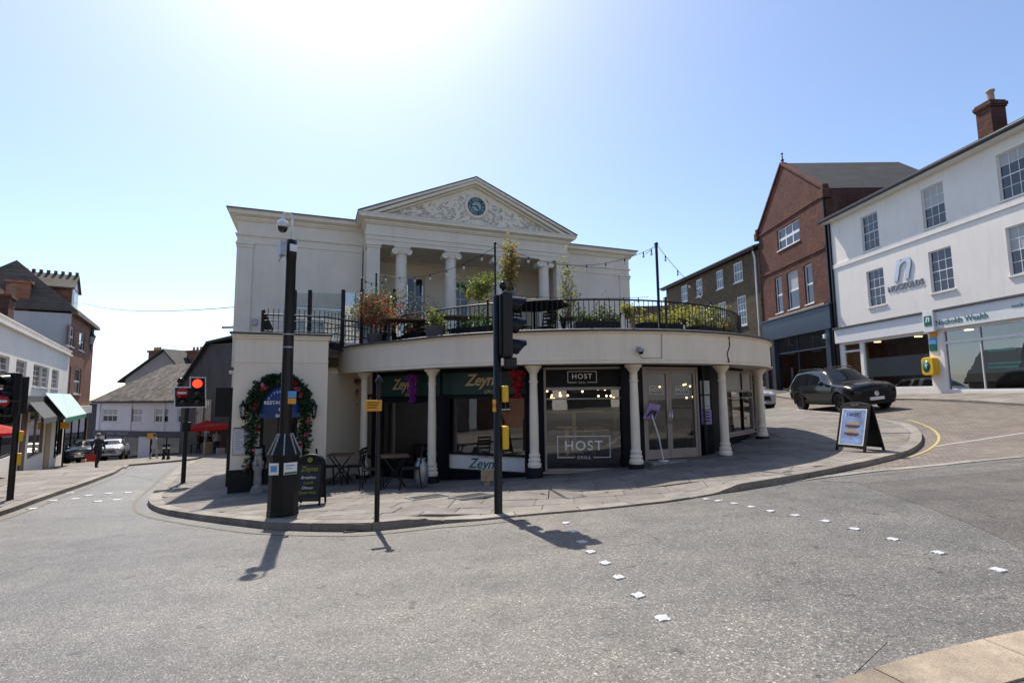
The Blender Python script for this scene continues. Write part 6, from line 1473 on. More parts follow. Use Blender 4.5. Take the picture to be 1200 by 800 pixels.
# --- menu stand at the double door
ms = bD.px(769.5, 537); Pm = bD.w(ms[0], -.25, 0); zst_ = opD[2]
t = thing('menu_stand', 'white stand with a tilted lilac menu board at the double doors', 'menu stand', (Pm.x, Pm.y, zst_))
T = bD.at(ms[0], -.25, zst_)
pm = bD.px(764, 482, -.25); dxm = pm[0] - ms[0]; dzm = pm[1] - zst_
b = MB(T); b.lathe([(.12, 0), (.12, .02), (.03, .03)], (0, 0, 0), 16); b.build('base', M['white'], t)
b = MB(T); b.tube([(0, 0, .02), (dxm * .4, 0, dzm * .5), (dxm, .03, dzm - .05)], .017, 8); b.build('stem', M['white'], t)
TB = T @ Matrix.Translation((dxm, 0, dzm)) @ Matrix.Rotation(R_(28), 4, 'X') @ Matrix.Rotation(R_(9), 4, 'Y')
b = MB(TB); b.box(-.17, .17, -.012, .012, -.20, .20); bo = b.build('menu_board', M['lilac'], t, .004)
b = MB(TB)
for k in range(7): b.bar((-.12 + .04 * k, -.0145, -.15 + .03 * (k % 3)), (-.06 + .03 * k, -.0145, .03 + .04 * (k % 2)), .03, .004)
b.build('printed_pattern', M['cloth_d'], bo)
# --- HOST A-board
P = foot_at(1008, 528); T = face(P, -.12 + .55 - .55)
t = thing('pavement_sign', 'black A-board with a blue burger poster on the sunlit pavement tip', 'sign', P)
P2 = P
W_, H_ = .66, 1.02
for s_ in (-1, 1):
    L = T @ Matrix.Rotation(-.45, 4, 'Z') @ Matrix.Translation((0, s_ * .34, 0)) @ Matrix.Rotation(s_ * .30, 4, 'X')
    b = MB(L); b.box(-W_ / 2, -W_ / 2 + .05, -.02, .02, 0, H_); b.box(W_ / 2 - .05, W_ / 2, -.02, .02, 0, H_); b.box(-W_ / 2 + .05, W_ / 2 - .05, -.019, .019, .08, .13); b.box(-W_ / 2 + .05, W_ / 2 - .05, -.019, .019, H_ - .05, H_)
    b.prism([(-W_ / 2 * math.cos(PI * k / 10), -.02, H_ + .10 * math.sin(PI * k / 10)) for k in range(11)], (0, .04, 0)); o = b.build('leg_frame', M['blackm'], t, .006)
    b = MB(L); b.box(-W_ / 2 + .05, W_ / 2 - .05, -.01, .012, .13, H_ - .05); bk = b.build('back_panel', M['blackm'], o)
    if s_ < 0:
        letters(o, L @ Matrix.Translation((0, -.023, H_ + .035)), 'HOST', .075, M['silver'])
        b = MB(L); b.box(-W_ / 2 + .055, W_ / 2 - .055, -.022, -.0105, .135, H_ - .055); b.build('poster_border', M['whitet'], o)
        b = MB(L); b.box(-W_ / 2 + .08, W_ / 2 - .08, -.0235, -.0222, .16, H_ - .08); b.build('poster', M['poster'], o)
        host_like = MB(L); x0, x1, z0, z1_ = -.15, .15, H_ - .24, H_ - .14
        for bx4 in ((x0, x1, z1_ - .008, z1_), (x0, x0 + .008, z0, z1_), (x1 - .008, x1, z0, z1_)): host_like.box(bx4[0], bx4[1], -.0255, -.0237, bx4[2], bx4[3])
        host_like.build('logo_outline', M['cloth_d'], o); letters(o, L @ Matrix.Translation((0, -.0245, H_ - .195)), 'HOST', .085, M['cloth_d'])
        for (zc, zz) in ((.60, .07), (.42, .07)):
            b = MB(L); b.prism([(-.15 * math.cos(PI * k / 8), -.0252, zc + zz * math.sin(PI * k / 8)) for k in range(9)], (0, .0015, 0)); b.build('printed_bun', M['bun'], o)
            b = MB(L); b.box(-.16, .16, -.0256, -.0238, zc - .05, zc - .012); b.box(-.10, .12, -.0256, -.0238, zc - .075, zc - .052); b.build('printed_filling', M['meat'], o)
# --- wall lanterns, menu frames, statues, garland, hanging blooms
def lantern(px_, py_, lab):
    s_, z = pF.px(px_, py_, -.14)
    t = thing('wall_lantern', lab, 'lantern', pF.w(s_, -.14, z))
    T = pF.at(s_, -.14, z)
    b = MB(T); b.lathe([(.02, -.20), (.05, -.16), (.055, -.14), (.04, -.13)], (0, 0, 0), 6, smooth=False); b.lathe([(.075, .10), (.09, .12), (.05, .16), (.03, .2), (.015, .25), (1e-4, .26)], (0, 0, 0), 6, smooth=False)
    for k in range(6): a = k * PI / 3; b.bar((.045 * math.cos(a), .045 * math.sin(a), -.14), (.075 * math.cos(a), .075 * math.sin(a), .11), .008)
    b.build('frame', M['iron'], t)
    b = MB(T); b.lathe([(.04, -.13), (.07, .10)], (0, 0, 0), 6, smooth=False); b.build('glass', M['glassp'], t)
    b = MB(T); b.ball((0, 0, -.02), .03, 8, 6); b.build('bulb', M['bulb_off'], t)
    b = MB(T); b.tube([(0, 0, -.17), (0, .05, -.22), (0, .12, -.2), (0, .138, -.1)], .011, 6); b.box(-.03, .03, .125, .139, -.16, .06); b.build('bracket', M['iron'], t)
lantern(284.5, 481, 'black wall lantern between the garlanded door and the menu board frame')
lantern(368, 481, 'black wall lantern on the bare wall side of the garlanded door')
op = pxop(pF, (274.5, 503.5), (294, 531))
t = thing('menu_board', 'large white framed menu board under the wall lantern', 'menu board', pF.w(op[0], -.03, op[2]))
flat(pF, (op[0] - .02, op[1] + .02, op[2] - .02, op[3] + .02), -.03, -.003, 'frame', M['galv'], t, .004); flat(pF, op, -.034, -.031, 'menu_sheet', M['paper'], t)
b = MB(pF.M)
for c_ in range(2):
    for r in range(11): x = op[0] + .03 + c_ * (op[1] - op[0]) * .5; b.box(x, x + (op[1] - op[0]) * random.uniform(.25, .42), -.0355, -.0342, op[3] - .05 - r * .042, op[3] - .038 - r * .042)
b.build('printed_lines', M['greytext'], t)
b = MB(pF.M); b.box(op[0], op[1] + .08, -.12, -.10, op[3] + .04, op[3] + .06); b.box((op[0] + op[1]) / 2 - .03, (op[0] + op[1]) / 2 + .03, -.11, -.003, op[3] + .05, op[3] + .09); b.build('picture_light', M['iron'], t)
def statue(px_, py_, lab):
    s_ = pF.px(px_, py_, -.3)[0]; w = pF.w(s_, -.3, 0); z = pz(w.x, w.y)
    t = thing('lion_statue', lab, 'statue', (w.x, w.y, z)); T = pF.at(s_, -.3, z)
    b = MB(T); b.box(-.14, .14, -.14, .14, -.1, .08); b.lathe([(.12, .08), (.12, .12), (.085, .16), (.085, .5), (.11, .54), (.12, .58), (.12, .62)], (0, 0, 0), 16); b.build('pedestal', M['stonelion'], t, .006)
    b = MB(T)                                   # seated lion: haunches, chest, mane, muzzle, forelegs
    b.ball((0, .03, .70), .10, 12, 8, (1, 1.1, .9)); b.ball((0, -.02, .80), .085, 12, 8, (1, .9, 1.3)); b.ball((0, -.03, .93), .085, 12, 8); b.ball((0, -.10, .91), .045, 10, 6, (1, 1.1, .8))
    for e in (-1, 1): b.tube([(e * .05, -.07, .84), (e * .055, -.09, .72), (e * .055, -.10, .63)], [.032, .026, .03], 8); b.ball((e * .06, -.02, 1.0), .024, 8, 5); b.ball((e * .09, .02, .67), .055, 8, 6, (.7, 1.2, 1))
    b.build('lion', M['stonelion'], t)
statue(301.5, 570, 'cast stone seated lion on a pedestal beneath the menu board side of the door'); statue(349, 566, 'cast stone seated lion on a pedestal half hidden behind the camera column')
L_DK = leaf_mat('garland_leaf', [(.012, .035, .014), (.03, .075, .025), (.02, .05, .03), (.05, .09, .03)], .5, .2)
BL_P = leaf_mat('pink_bloom', [(.55, .06, .16), (.70, .25, .33), (.62, .10, .12)], .6, .3); BL_R = leaf_mat('red_bloom', [(.40, .012, .015), (.55, .03, .03), (.28, .01, .02)], .6, .3); BL_V = leaf_mat('purple_bloom', [(.30, .03, .36), (.42, .06, .46), (.20, .02, .30)], .6, .3)
def leaf(mb, c, s_, rnd, droop=0.0, asp=.45):
    """one pointed leaf blade of two triangles pairs, folded on its midrib"""
    d = Vector((rnd.gauss(0, 1), rnd.gauss(0, 1), rnd.gauss(0, .7) - droop)).normalized(); u = d.cross(Vector((rnd.gauss(0, 1), rnd.gauss(0, 1), rnd.gauss(0, 1))))
    if u.length < .01: u = Vector((1, 0, 0))
    u = u.normalized() * s_ * asp; n = d.cross(u).normalized() * s_ * .12; c = Vector(c)
    mb.add([tuple(c), tuple(c + d * s_ * .5 + u + n), tuple(c + d * s_), tuple(c + d * s_ * .5 - u + n)], [(0, 1, 2), (0, 2, 3)])
rn = random.Random(11)
gc = pF.px(322, 486)
wcx = gc[0] + .03
t = thing('door_garland', 'dark green leafy garland with pink and red flowers arching over the door', 'garland', pF.w(wcx, -.1, -.6))
xl, xr = pF.px(297, 500)[0], pF.px(356, 500)[0]; zar = pF.px(322, 444)[1]; zsp = pF.px(322, 476)[1]; zlo_l, zlo_r = pF.px(297, 550)[1], pF.px(356, 540)[1]
path = [(xl, zlo_l), (xl, (zlo_l + zsp) / 2)] + [((xl + xr) / 2 - (xr - xl) / 2 * math.cos(PI * k / 12), zsp + (zar - zsp) * math.sin(PI * k / 12)) for k in range(13)] + [(xr, (zlo_r + zsp) / 2), (xr, zlo_r)]
pathv = smooth_line([(x, -.12, z) for x, z in path], 6)
b = MB(pF.M); b.tube([tuple(p) for p in pathv], .03, 6); b.build('wire_core', M['iron'], t)
b = MB(pF.M); f1, f2 = MB(pF.M), MB(pF.M)
for p in pathv:
    for k in range(44):
        r = .17 * rn.random() ** .5; a = rn.uniform(0, 2 * PI); leaf(b, (p.x + r * math.cos(a), p.y - abs(r * math.sin(a)) * .8 + .03, p.z + rn.uniform(-.10, .10)), rn.uniform(.05, .11), rn)
    if rn.random() < .2:
        ff = f1 if rn.random() < .6 else f2; c = (p.x + rn.uniform(-.1, .1), p.y - .14, p.z + rn.uniform(-.06, .06))
        for k in range(14): leaf(ff, c, rn.uniform(.04, .075), rn, asp=.6)
o = b.build('foliage', L_DK, t); o['kind'] = 'stuff'; o = f1.build('pink_flowers', BL_P, t); o['kind'] = 'stuff'; o = f2.build('red_flowers', BL_R, t); o['kind'] = 'stuff'
def hanging(th, w, h, mt, lab, px_):
    Rr = 6.02; x, y = None, None
    v = ray(px_, 460); best = None
    for tt in np.arange(-76, 60, .1):
        X, Y = rpt(tt, Rr); e = abs(X / Y - v.x / v.y)
        if (best is None or e < best[0]) and Y < 17.5: best = (e, X, Y)
    X, Y = best[1], best[2]
    t = thing('hanging_flowers', lab, 'flowers', (X, Y, ZF0 + .02)); b = MB(); b.tube([(X, Y, ZF0 + .02), (X, Y, ZF0 - .12)], .006, 5); b.build('hook', M['iron'], t)
    b = MB()
    for k in range(int(900 * w * h / .2)):
        f_ = rn.random(); r = w / 2 * (1 - f_ * .55) * rn.random() ** .5 * (1 + .35 * math.sin(f_ * 14)); a = rn.uniform(0, 2 * PI); leaf(b, (X + r * math.cos(a), Y + r * math.sin(a), ZF0 - .10 - f_ * h), rn.uniform(.03, .06), rn, 1.0, .6)
    o = b.build('blossom', mt, t); o['kind'] = 'stuff'
hanging(0, .30, .85, BL_R, 'dark red artificial wisteria hanging in the recess by the cream block', 389.5)
hanging(0, .26, .75, BL_V, 'purple artificial wisteria hanging between the first column and the recess', 411)
hanging(0, .28, .72, BL_V, 'purple artificial wisteria hanging over the narrower green sign', 483)
hanging(0, .34, .62, BL_R, 'coral red artificial wisteria hanging beside the taller green sign', 606.5)
# --- cafe tables and chairs under the colonnade
def bistro_chair(M0, lab, grp):
    t = thing('cafe_chair', lab, 'chair', M=M0, group=grp)
    b = MB(M0); b.box(-.20, .20, -.20, .20, .44, .47); b.build('seat', M['blackm'], t, .01)
    for sx in (-1, 1):
        b = MB(M0); b.bar((sx * .19, -.19, .44), (sx * .21, -.23, 0), .026); b.build('leg', M['blackm'], t)
        b = MB(M0); b.bar((sx * .19, .19, .44), (sx * .20, .25, 0), .026); b.build('leg', M['blackm'], t)
        b = MB(M0); b.bar((sx * .19, .19, .44), (sx * .19, .26, .92), .026); b.build('back_post', M['blackm'], t)
    for z in (.60, .70, .80, .89): b = MB(M0); b.box(-.18, .18, .20 + (z - .44) * .14, .222 + (z - .44) * .14, z - .025, z + .025); b.build('back_slat', M['blackm'], t)
    return t
def bistro_table(M0, lab):
    t = thing('cafe_table', lab, 'table', M=M0)
    b = MB(M0); b.box(-.32, .32, -.32, .32, .71, .74); b.build('table_top', M['wood'], t, .008)
    for s_ in (-1, 1):
        b = MB(M0); b.bar((-.26, s_ * .25, .71), (.26, s_ * .25, .0), .028); b.build('leg', M['iron'], t); b = MB(M0); b.bar((.26, s_ * .22, .71), (-.26, s_ * .22, .0), .028); b.build('leg', M['iron'], t)
    b = MB(M0); b.bar((0, -.25, .36), (0, .25, .36), .02); b.build('stretcher', M['iron'], t)
def spot(px_, py_, rz): P = foot_at(px_, py_); return Matrix.Translation(P) @ Matrix.Rotation(rz, 4, 'Z')
bistro_table(spot(462, 571, .3), 'dark folding cafe table in front of the narrower green shopfront'); bistro_chair(spot(436, 574, 1.7), 'black slatted cafe chair tucked beside the second column, near the orange sign pole', 'cafe chairs')
bistro_chair(spot(481, 573, -1.4), 'black slatted cafe chair between the folding table and the white jar', 'cafe chairs')
bistro_table(spot(399, 566, .2), 'dark folding cafe table in the recess beside the cream block'); bistro_chair(spot(385, 568, 1.5), 'black slatted cafe chair against the cream block in the recess', 'cafe chairs'); bistro_chair(spot(414, 568, -1.6), 'black slatted cafe chair behind the first column', 'cafe chairs')
P = foot_at(493.5, 571); t = thing('glazed_jar', 'tall pale grey glazed jar standing beside the third column', 'jar', P)
b = MB(Matrix.Translation(P)); b.lathe([(.10, 0), (.13, .04), (.16, .2), (.165, .35), (.15, .5), (.10, .58), (.09, .62), (.11, .65), (.08, .65)], (0, 0, 0), 24); b.build('body', M['galv'], t)
b = MB(Matrix.Translation(P)); b.lathe([(1e-4, .6), (.085, .6)], (0, 0, 0), 24); b.build('soil', M['inside'], t)
# --- cameras and conduits fixed to the facade
def fascia_pt(px_, py_):
    v = ray(px_, py_)
    for tt in np.arange(0.01, .06, .00002):
        X, Y = v.x * tt, v.y * tt
        if math.hypot(X - CX, Y - CY) < 6.512: return Vector((X, Y, v.z * tt + EYE))
c = fascia_pt(748, 409); n_ = Vector((c.x - CX, c.y - CY, 0)).normalized()
t = thing('dome_camera', 'grey dome camera on the curved cream fascia above the double doors', 'camera', c)
T = Matrix.Translation(c) @ Matrix.Rotation(math.atan2(n_.x, -n_.y), 4, 'Z')
b = MB(T); b.box(-.05, .05, -.03, -.0, -.05, .06); b.tube([(0, -.02, .0), (0, -.10, .02), (0, -.13, -.01)], .02, 8); b.build('bracket', M['galv'], t)
b = MB(T); b.lathe([(.05, .03), (.075, .0), (.075, -.05), (.065, -.055)], (0, -.13, -.02), 16); b.build('housing', M['galv'], t); b = MB(T); b.lathe([(.062, -.055), (.05, -.09), (1e-4, -.11)], (0, -.13, -.02), 16); b.build('dome', M['carglass'], t)
pts_ = [fascia_pt(x, y) + (fascia_pt(x, y) - Vector((CX, CY, fascia_pt(x, y).z))).normalized() * .015 for x, y in ((749, 416), (752, 419.5), (775, 419.5), (775, 389))]
b = MB(); b.tube([tuple(p) for p in pts_], .010, 6); b.build('conduit', M['galv'], hall)
pts_ = [fascia_pt(x, y) + (fascia_pt(x, y) - Vector((CX, CY, fascia_pt(x, y).z))).normalized() * .012 for x, y in ((853, 394), (855, 405), (852, 414), (853, 424), (855, 431))]
for k in range(3): b = MB(); b.tube([tuple(p + Vector((.015 * k * math.sin(i * 2 + k), 0, 0))) for i, p in enumerate(pts_)], .007, 6); b.build('hanging_cable', M['iron'], hall)
c = pF.w(-.1, -.1, PT + .02)
t = thing('bullet_camera', 'pale bullet camera on the lead-capped corner of the cream block', 'camera', c)
T = Matrix.Translation(c) @ Matrix.Rotation(.4, 4, 'Z')
b = MB(T); b.tube([(.08, .05, -.01), (.08, .05, .05), (.0, .0, .08)], .016, 8); b.build('bracket', M['plastic_w'], t); b = MB(T); b.tube([(.05, .02, .09), (-.16, -.05, .06)], .038, 12); b.build('body', M['plastic_w'], t); b = MB(T); b.tube([(-.155, -.049, .062), (-.175, -.055, .058)], .030, 12); b.build('lens', M['carglass'], t)

# --- inspection covers let into the footway
def cover(px_, py_, w, d_, rz, mt, lab):
    P = foot_at(px_, py_); t = thing('inspection_cover', lab, 'manhole cover', P); T = on_slope(P, rz)
    b = MB(T); b.box(-w / 2, w / 2, -d_ / 2, d_ / 2, -.02, .016); b.build('plate', mt, t)
    for (a0, a1, c0, c1) in ((-w / 2 - .03, w / 2 + .03, -d_ / 2 - .03, -d_ / 2 - .004), (-w / 2 - .03, w / 2 + .03, d_ / 2 + .004, d_ / 2 + .03), (-w / 2 - .03, -w / 2 - .004, -d_ / 2, d_ / 2), (w / 2 + .004, w / 2 + .03, -d_ / 2, d_ / 2)):
        b = MB(T); b.box(a0, a1, c0, c1, -.02, .018); b.build('rim', M['galv'], t)
def on_slope(P, rz):
    e = .3; nx = (pz(P.x + e, P.y) - pz(P.x - e, P.y)) / (2 * e); ny = (pz(P.x, P.y + e) - pz(P.x, P.y - e)) / (2 * e); n_ = Vector((-nx, -ny, 1)).normalized()
    return Matrix.Translation(P) @ n_.to_track_quat('Z', 'Y').to_matrix().to_4x4() @ Matrix.Rotation(rz, 4, 'Z')
cover(1046, 505, .7, .9, .3, M['slab_l'], 'slab-filled inspection cover on the sunlit pavement behind the burger A-board')
cover(500, 583, .6, .45, -.1, M['iron'], 'dark iron inspection cover in the shade before the narrower green shopfront')
cover(552, 582, .6, .45, -.1, M['iron'], 'dark iron inspection cover in the shade beside the central signal pole')
# ------------------------------------------------------------------ roof terrace
def railing(pts, name_lab, spacing=.125, h=.92, base=ZT, spear=False, post_every=36):
    """top rail, bottom rail and single balusters along a plan line"""
    P = [Vector((x, y, 0)) for x, y in pts]; t = thing('terrace_railing', name_lab, 'railing', (P[0].x, P[0].y, base))
    b = MB(); b.tube([(p.x, p.y, base + h) for p in P], .022, 6); b.build('top_rail', M['iron'], t)
    b = MB(); b.tube([(p.x, p.y, base + .12) for p in P], .016, 6); b.build('bottom_rail', M['iron'], t)
    if spear: b = MB(); b.tube([(p.x, p.y, base + h - .16) for p in P], .014, 6); b.build('mid_rail', M['iron'], t)
    acc = [0]
    for a, c in zip(P, P[1:]): acc.append(acc[-1] + (c - a).length)
    n = int(acc[-1] / spacing); me = None
    hh = h + (.1 if spear else 0)
    q = MB(); q.lathe([(.009, .02), (.009, hh)] + ([(.016, hh + .01), (1e-4, hh + .07)] if spear else []), (0, 0, 0), 6, smooth=False); me = q.mesh('baluster'); me.materials.append(M['iron'])
    q = MB(); q.box(-.025, .025, -.025, .025, 0, h + .06); q.ball((0, 0, h + .09), .035, 8, 5); mp = q.mesh('post'); mp.materials.append(M['iron'])
    for k in range(n + 1):
        s_ = min(acc[-1] - 1e-4, k * spacing); i = max(j for j in range(len(acc)) if acc[j] <= s_); i = min(i, len(P) - 2); p = P[i].lerp(P[i + 1], (s_ - acc[i]) / (acc[i + 1] - acc[i]))
        if k % post_every == 0: inst('post', mp, t, Matrix.Translation((p.x, p.y, base)))
        else: inst('baluster', me, t, Matrix.Translation((p.x, p.y, base)))
    return t
R_RAIL = 5.75
railing([rpt(t, R_RAIL) for t in np.arange(-66, 92, 2)], 'black iron railing following the curved edge of the roof terrace')
ra = pF.w(.55, .45, 0); rb = pF.w(pF.len - .1, .45, 0); rc = rpt(-66, R_RAIL)
railing([(ra.x, ra.y), (rb.x, rb.y), (rc[0] + .02, rc[1] + .1)], 'black iron railing with spear tips across the top of the cream block', base=PT - .02, h=.55, spear=True, post_every=99)
rd = pF.w(.55, 4.2, 0)
railing([(rd.x, rd.y), (ra.x, ra.y + .06)], 'short black railing running back along the side of the cream block', base=PT - .02, h=.55, spear=True, post_every=5)
# glass wind screen on the left part of the terrace
GSF = None
pts = [at(345, 360, 14.6), at(363, 360, 14.7), at(402, 360, 14.9), at(424, 360, 15.1), at(462, 360, 15.9), at(498, 360, 16.4)]
scr = thing('glass_screen', 'clear glass wind screen with black posts on the left of the terrace', 'screen', (pts[0].x, pts[0].y, ZT))
tops = [338, 338, 341, 331, 352, 362]
for i, p in enumerate(pts[:5]):
    zt = at(360, 340, p.y).z; b = MB(); b.box(p.x - .045, p.x + .045, p.y - .045, p.y + .045, ZT, zt); b.build('post', M['iron'], scr)
for i in range(5):
    a, c = pts[i], pts[i + 1]; f_ = Fr((a.x, a.y), (c.x, c.y)); zt = at(360, 341, a.y).z - .05 - (.3 if i > 2 else 0) - (.25 if i > 3 else 0)
    b = MB(f_.M); b.box(.06, f_.len - .06, -.006, .006, ZT + .25, zt); b.build('glass_panel', M['glassp'], scr)
# plants
def branchy(mb, base, tips, r0, rnd):
    for tp in tips:
        m_ = base.lerp(tp, .5) + Vector((rnd.uniform(-.1, .1), rnd.uniform(-.1, .1), .05)); mb.tube([tuple(base), tuple(m_), tuple(tp)], [r0, r0 * .6, r0 * .2], 5)
def plant(px_, py_, d, w, h, n, mats, lab, name='potted_shrub', pot=True, stem_h=.3, leaf_s=(.05, .1), sq=1.0, pot_s=.25, seed=1, droop=0.0):
    rnd = random.Random(seed); c = at(px_, py_, d); base = Vector((c.x, c.y, ZT))
    t = thing(name, lab, 'plant', base)
    if pot: b = MB(); b.lathe([(pot_s * .75, 0), (pot_s, .38), (pot_s * 1.05, .4), (pot_s * .9, .4), (pot_s * .85, .34)], tuple(base), 14); b.build('pot', M['lead'], t)
    tips = [c + Vector((rnd.uniform(-w, w) * .4, rnd.uniform(-w, w) * .4, rnd.uniform(-h, h) * .35)) for _ in range(9)]
    b = MB(); zz = base + Vector((0, 0, .3)); mid = Vector((c.x, c.y, max(base.z + .35, c.z - h * .45))); b.tube([tuple(base), tuple(mid)], [.028, .02], 6); branchy(b, mid, tips, .016, rnd); b.build('stem', M['wood'], t)
    cl = [tp for tp in tips] + [c + Vector((rnd.gauss(0, .28) * w, rnd.gauss(0, .28) * w, rnd.gauss(0, .25) * h)) for _ in range(10)]
    per = max(1, n // len(mats))
    for mi, mt in enumerate(mats):
        b = MB()
        for k in range(per):
            cc = rnd.choice(cl if mi == 0 else cl[mi::len(mats)]); r = .17 * w; leaf(b, (cc.x + rnd.gauss(0, r), cc.y + rnd.gauss(0, r), cc.z + rnd.gauss(0, .15 * h)), rnd.uniform(*leaf_s), rnd, droop, .35)
        o = b.build('foliage', mt, t); o['kind'] = 'stuff'
    return t
LG = leaf_mat('green_leaf', [(.05, .10, .022), (.09, .17, .035), (.14, .20, .05), (.06, .12, .03)]); LR = leaf_mat('red_leaf', [(.50, .03, .05), (.62, .10, .11), (.30, .02, .04), (.60, .20, .14)]); LY = leaf_mat('yellow_green_leaf', [(.34, .33, .05), (.22, .26, .04), (.45, .38, .08), (.16, .20, .04)], trans=.5); LO = leaf_mat('bronze_leaf', [(.48, .26, .12), (.26, .22, .06), (.58, .36, .20)], trans=.45); LGR = leaf_mat('grey_leaf', [(.14, .16, .11), (.20, .21, .15), (.10, .12, .08)])
plant(441, 366, 14.2, .95, .85, 2600, [LR, LO, LG], 'red and bronze leaved acer in a pot behind the railing', seed=3)
plant(474, 364, 15.0, .9, .9, 900, [LGR], 'wispy grey-green potted shrub beside the red acer', seed=4, leaf_s=(.04, .08))
plant(561, 335, 14.5, .75, .75, 1600, [LG, LY], 'round-headed green bay tree on a bare stem beside the string-light pole', seed=5, name='bay_tree')
plant(597, 317, 16.0, .45, 1.9, 1100, [LY, LO], 'tall loose golden bamboo behind the central signal', seed=6, name='bamboo', leaf_s=(.06, .13), droop=.5)
plant(668, 345, 15.5, .5, 1.6, 700, [LY, LGR], 'tall sparse yellow-green bamboo against the portico corner', seed=7, name='bamboo', leaf_s=(.05, .12), droop=.5)
plant(510, 377, 12.7, .35, .6, 450, [LG, LY], 'small green potted shrub close behind the middle railing', seed=8)
plant(803, 370, 15.0, .9, .6, 900, [LY], 'bright yellow-green shrub behind the railing near the light pole', seed=9)
plant(735, 366, 15.0, .35, .5, 400, [LY], 'little yellow potted shrub near the right end of the terrace', seed=10)
plant(395, 378, 15.8, .9, .6, 700, [LGR, LY], 'pale straggly shrub behind the glass wind screen', seed=12, leaf_s=(.04, .09))
plant(835, 372, 15.5, .7, .5, 500, [LG], 'low green shrub at the uphill end of the terrace', seed=13)
plant(645, 372, 14.6, .3, .4, 300, [LG], 'small green potted shrub beside the terrace parasol', seed=14)
def planter(th, ln, mats, lab, seed):
    rnd = random.Random(seed); x, y = rpt(th, R_RAIL - .35); M0 = Matrix.Translation((x, y, ZT)) @ Matrix.Rotation(R_(th), 4, 'Z'); t = thing('planter_box', lab, 'planter', M=M0)
    b = MB(M0); b.box(-ln / 2, ln / 2, -.17, .17, 0, .42); b.build('trough', M['blackm'], t, .01)
    for mt in mats:
        b = MB(M0)
        for k in range(420): f_ = rnd.uniform(-.48, .48); leaf(b, (f_ * ln, rnd.gauss(0, .1), .42 + abs(rnd.gauss(0, .16)) * (1 + .5 * math.sin(f_ * 9))), rnd.uniform(.05, .11), rnd, -.4, .3)
        o = b.build('foliage', mt, t); o['kind'] = 'stuff'
for (th_, ln_, ms_, lb_, sd_) in [(-52, 1.0, [LR, LG], 'black trough of dark red and green leaves beneath the acer', 1), (-30, 1.2, [LG], 'black trough of plain green leaves below the bay tree', 2), (4, 1.1, [LGR, LG], 'black trough of grey-green leaves beside the central signal', 3), (22, 1.2, [LY], 'black trough of yellow-green leaves over the double doors', 4), (40, 1.2, [LY, LGR], 'black trough of mixed straw-coloured leaves near the uphill rail end', 5), (58, 1.0, [LG, LO], 'black trough of bronze and green leaves at the uphill rail end', 6)]: planter(th_, ln_, ms_, lb_, sd_)
# string lights on poles
def light_pole(px_, ytop, d, lab, r=.025):
    tp = at(px_, ytop, d); t = thing('light_pole', lab, 'pole', (tp.x, tp.y, ZT)); b = MB(); b.lathe([(.06, 0), (.06, .02), (r, .03), (r, tp.z - ZT)], (tp.x, tp.y, ZT), 10); b.build('shaft', M['iron'], t)
    b = MB(); b.ball((tp.x, tp.y, tp.z), r * 1.5, 8, 5); b.build('cap', M['iron'], t); return tp
p1_ = light_pole(580, 285, 12.15, 'slim black pole holding string lights directly above the central signal'); p2_ = light_pole(769, 286, 12.4, 'slim black pole holding string lights over the double-door bay', .035); p3_ = light_pole(441, 321, 14.6, 'short slim black pole holding string lights beside the red acer'); p4_ = light_pole(424, 327, 14.2, 'short slim black pole at the end of the glass screen')
def string_light(a, c, sag, n, lab):
    t = thing('string_light', lab, 'string lights', tuple(a)); pts = [Vector(a).lerp(Vector(c), k / 20) - Vector((0, 0, sag * 4 * (k / 20) * (1 - k / 20))) for k in range(21)]
    b = MB(); b.tube([tuple(p) for p in pts], .0065, 5); b.build('cord', M['iron'], t)
    for k in range(n):
        f_ = (k + .7) / (n + .4); p = Vector(a).lerp(Vector(c), f_) - Vector((0, 0, sag * 4 * f_ * (1 - f_)))
        b = MB(); b.lathe([(.009, .01), (.017, -.025), (.017, -.07)], tuple(p), 8); s_ = b.build('socket', M['iron'], t)
        b = MB(); b.lathe([(.014, -.07), (.026, -.095), (.028, -.115), (.02, -.14), (1e-4, -.15)], tuple(p), 8); b.build('bulb', M['bulb_off'], s_)
string_light(p1_, p2_ - Vector((0, 0, .05)), .52, 8, 'string of clear bulbs slung between the two tall slim poles')
hl = HP.w(.3, -.1, 5.2); string_light(p3_, p1_ - Vector((0, 0, .1)), .35, 7, 'string of clear bulbs from the red acer to the pole above the signal')
e_ = at(862, 372, 15.3); string_light(p2_, e_, .25, 7, 'string of clear bulbs dropping from the tall pole to the uphill railing')
string_light(p4_, at(452, 328, 15.5), .12, 4, 'short string of clear bulbs over the red acer')
string_light(p2_ + Vector((0, 0, .0)), at(780, 279, 9.9) + Vector((0, 1.5, .1)), .02, 1, 'short upward end of the string lights on the tall pole')
string_light(at(600, 346, 14.5), at(760, 348, 14.2), .06, 9, 'low string of clear bulbs along the back of the terrace')
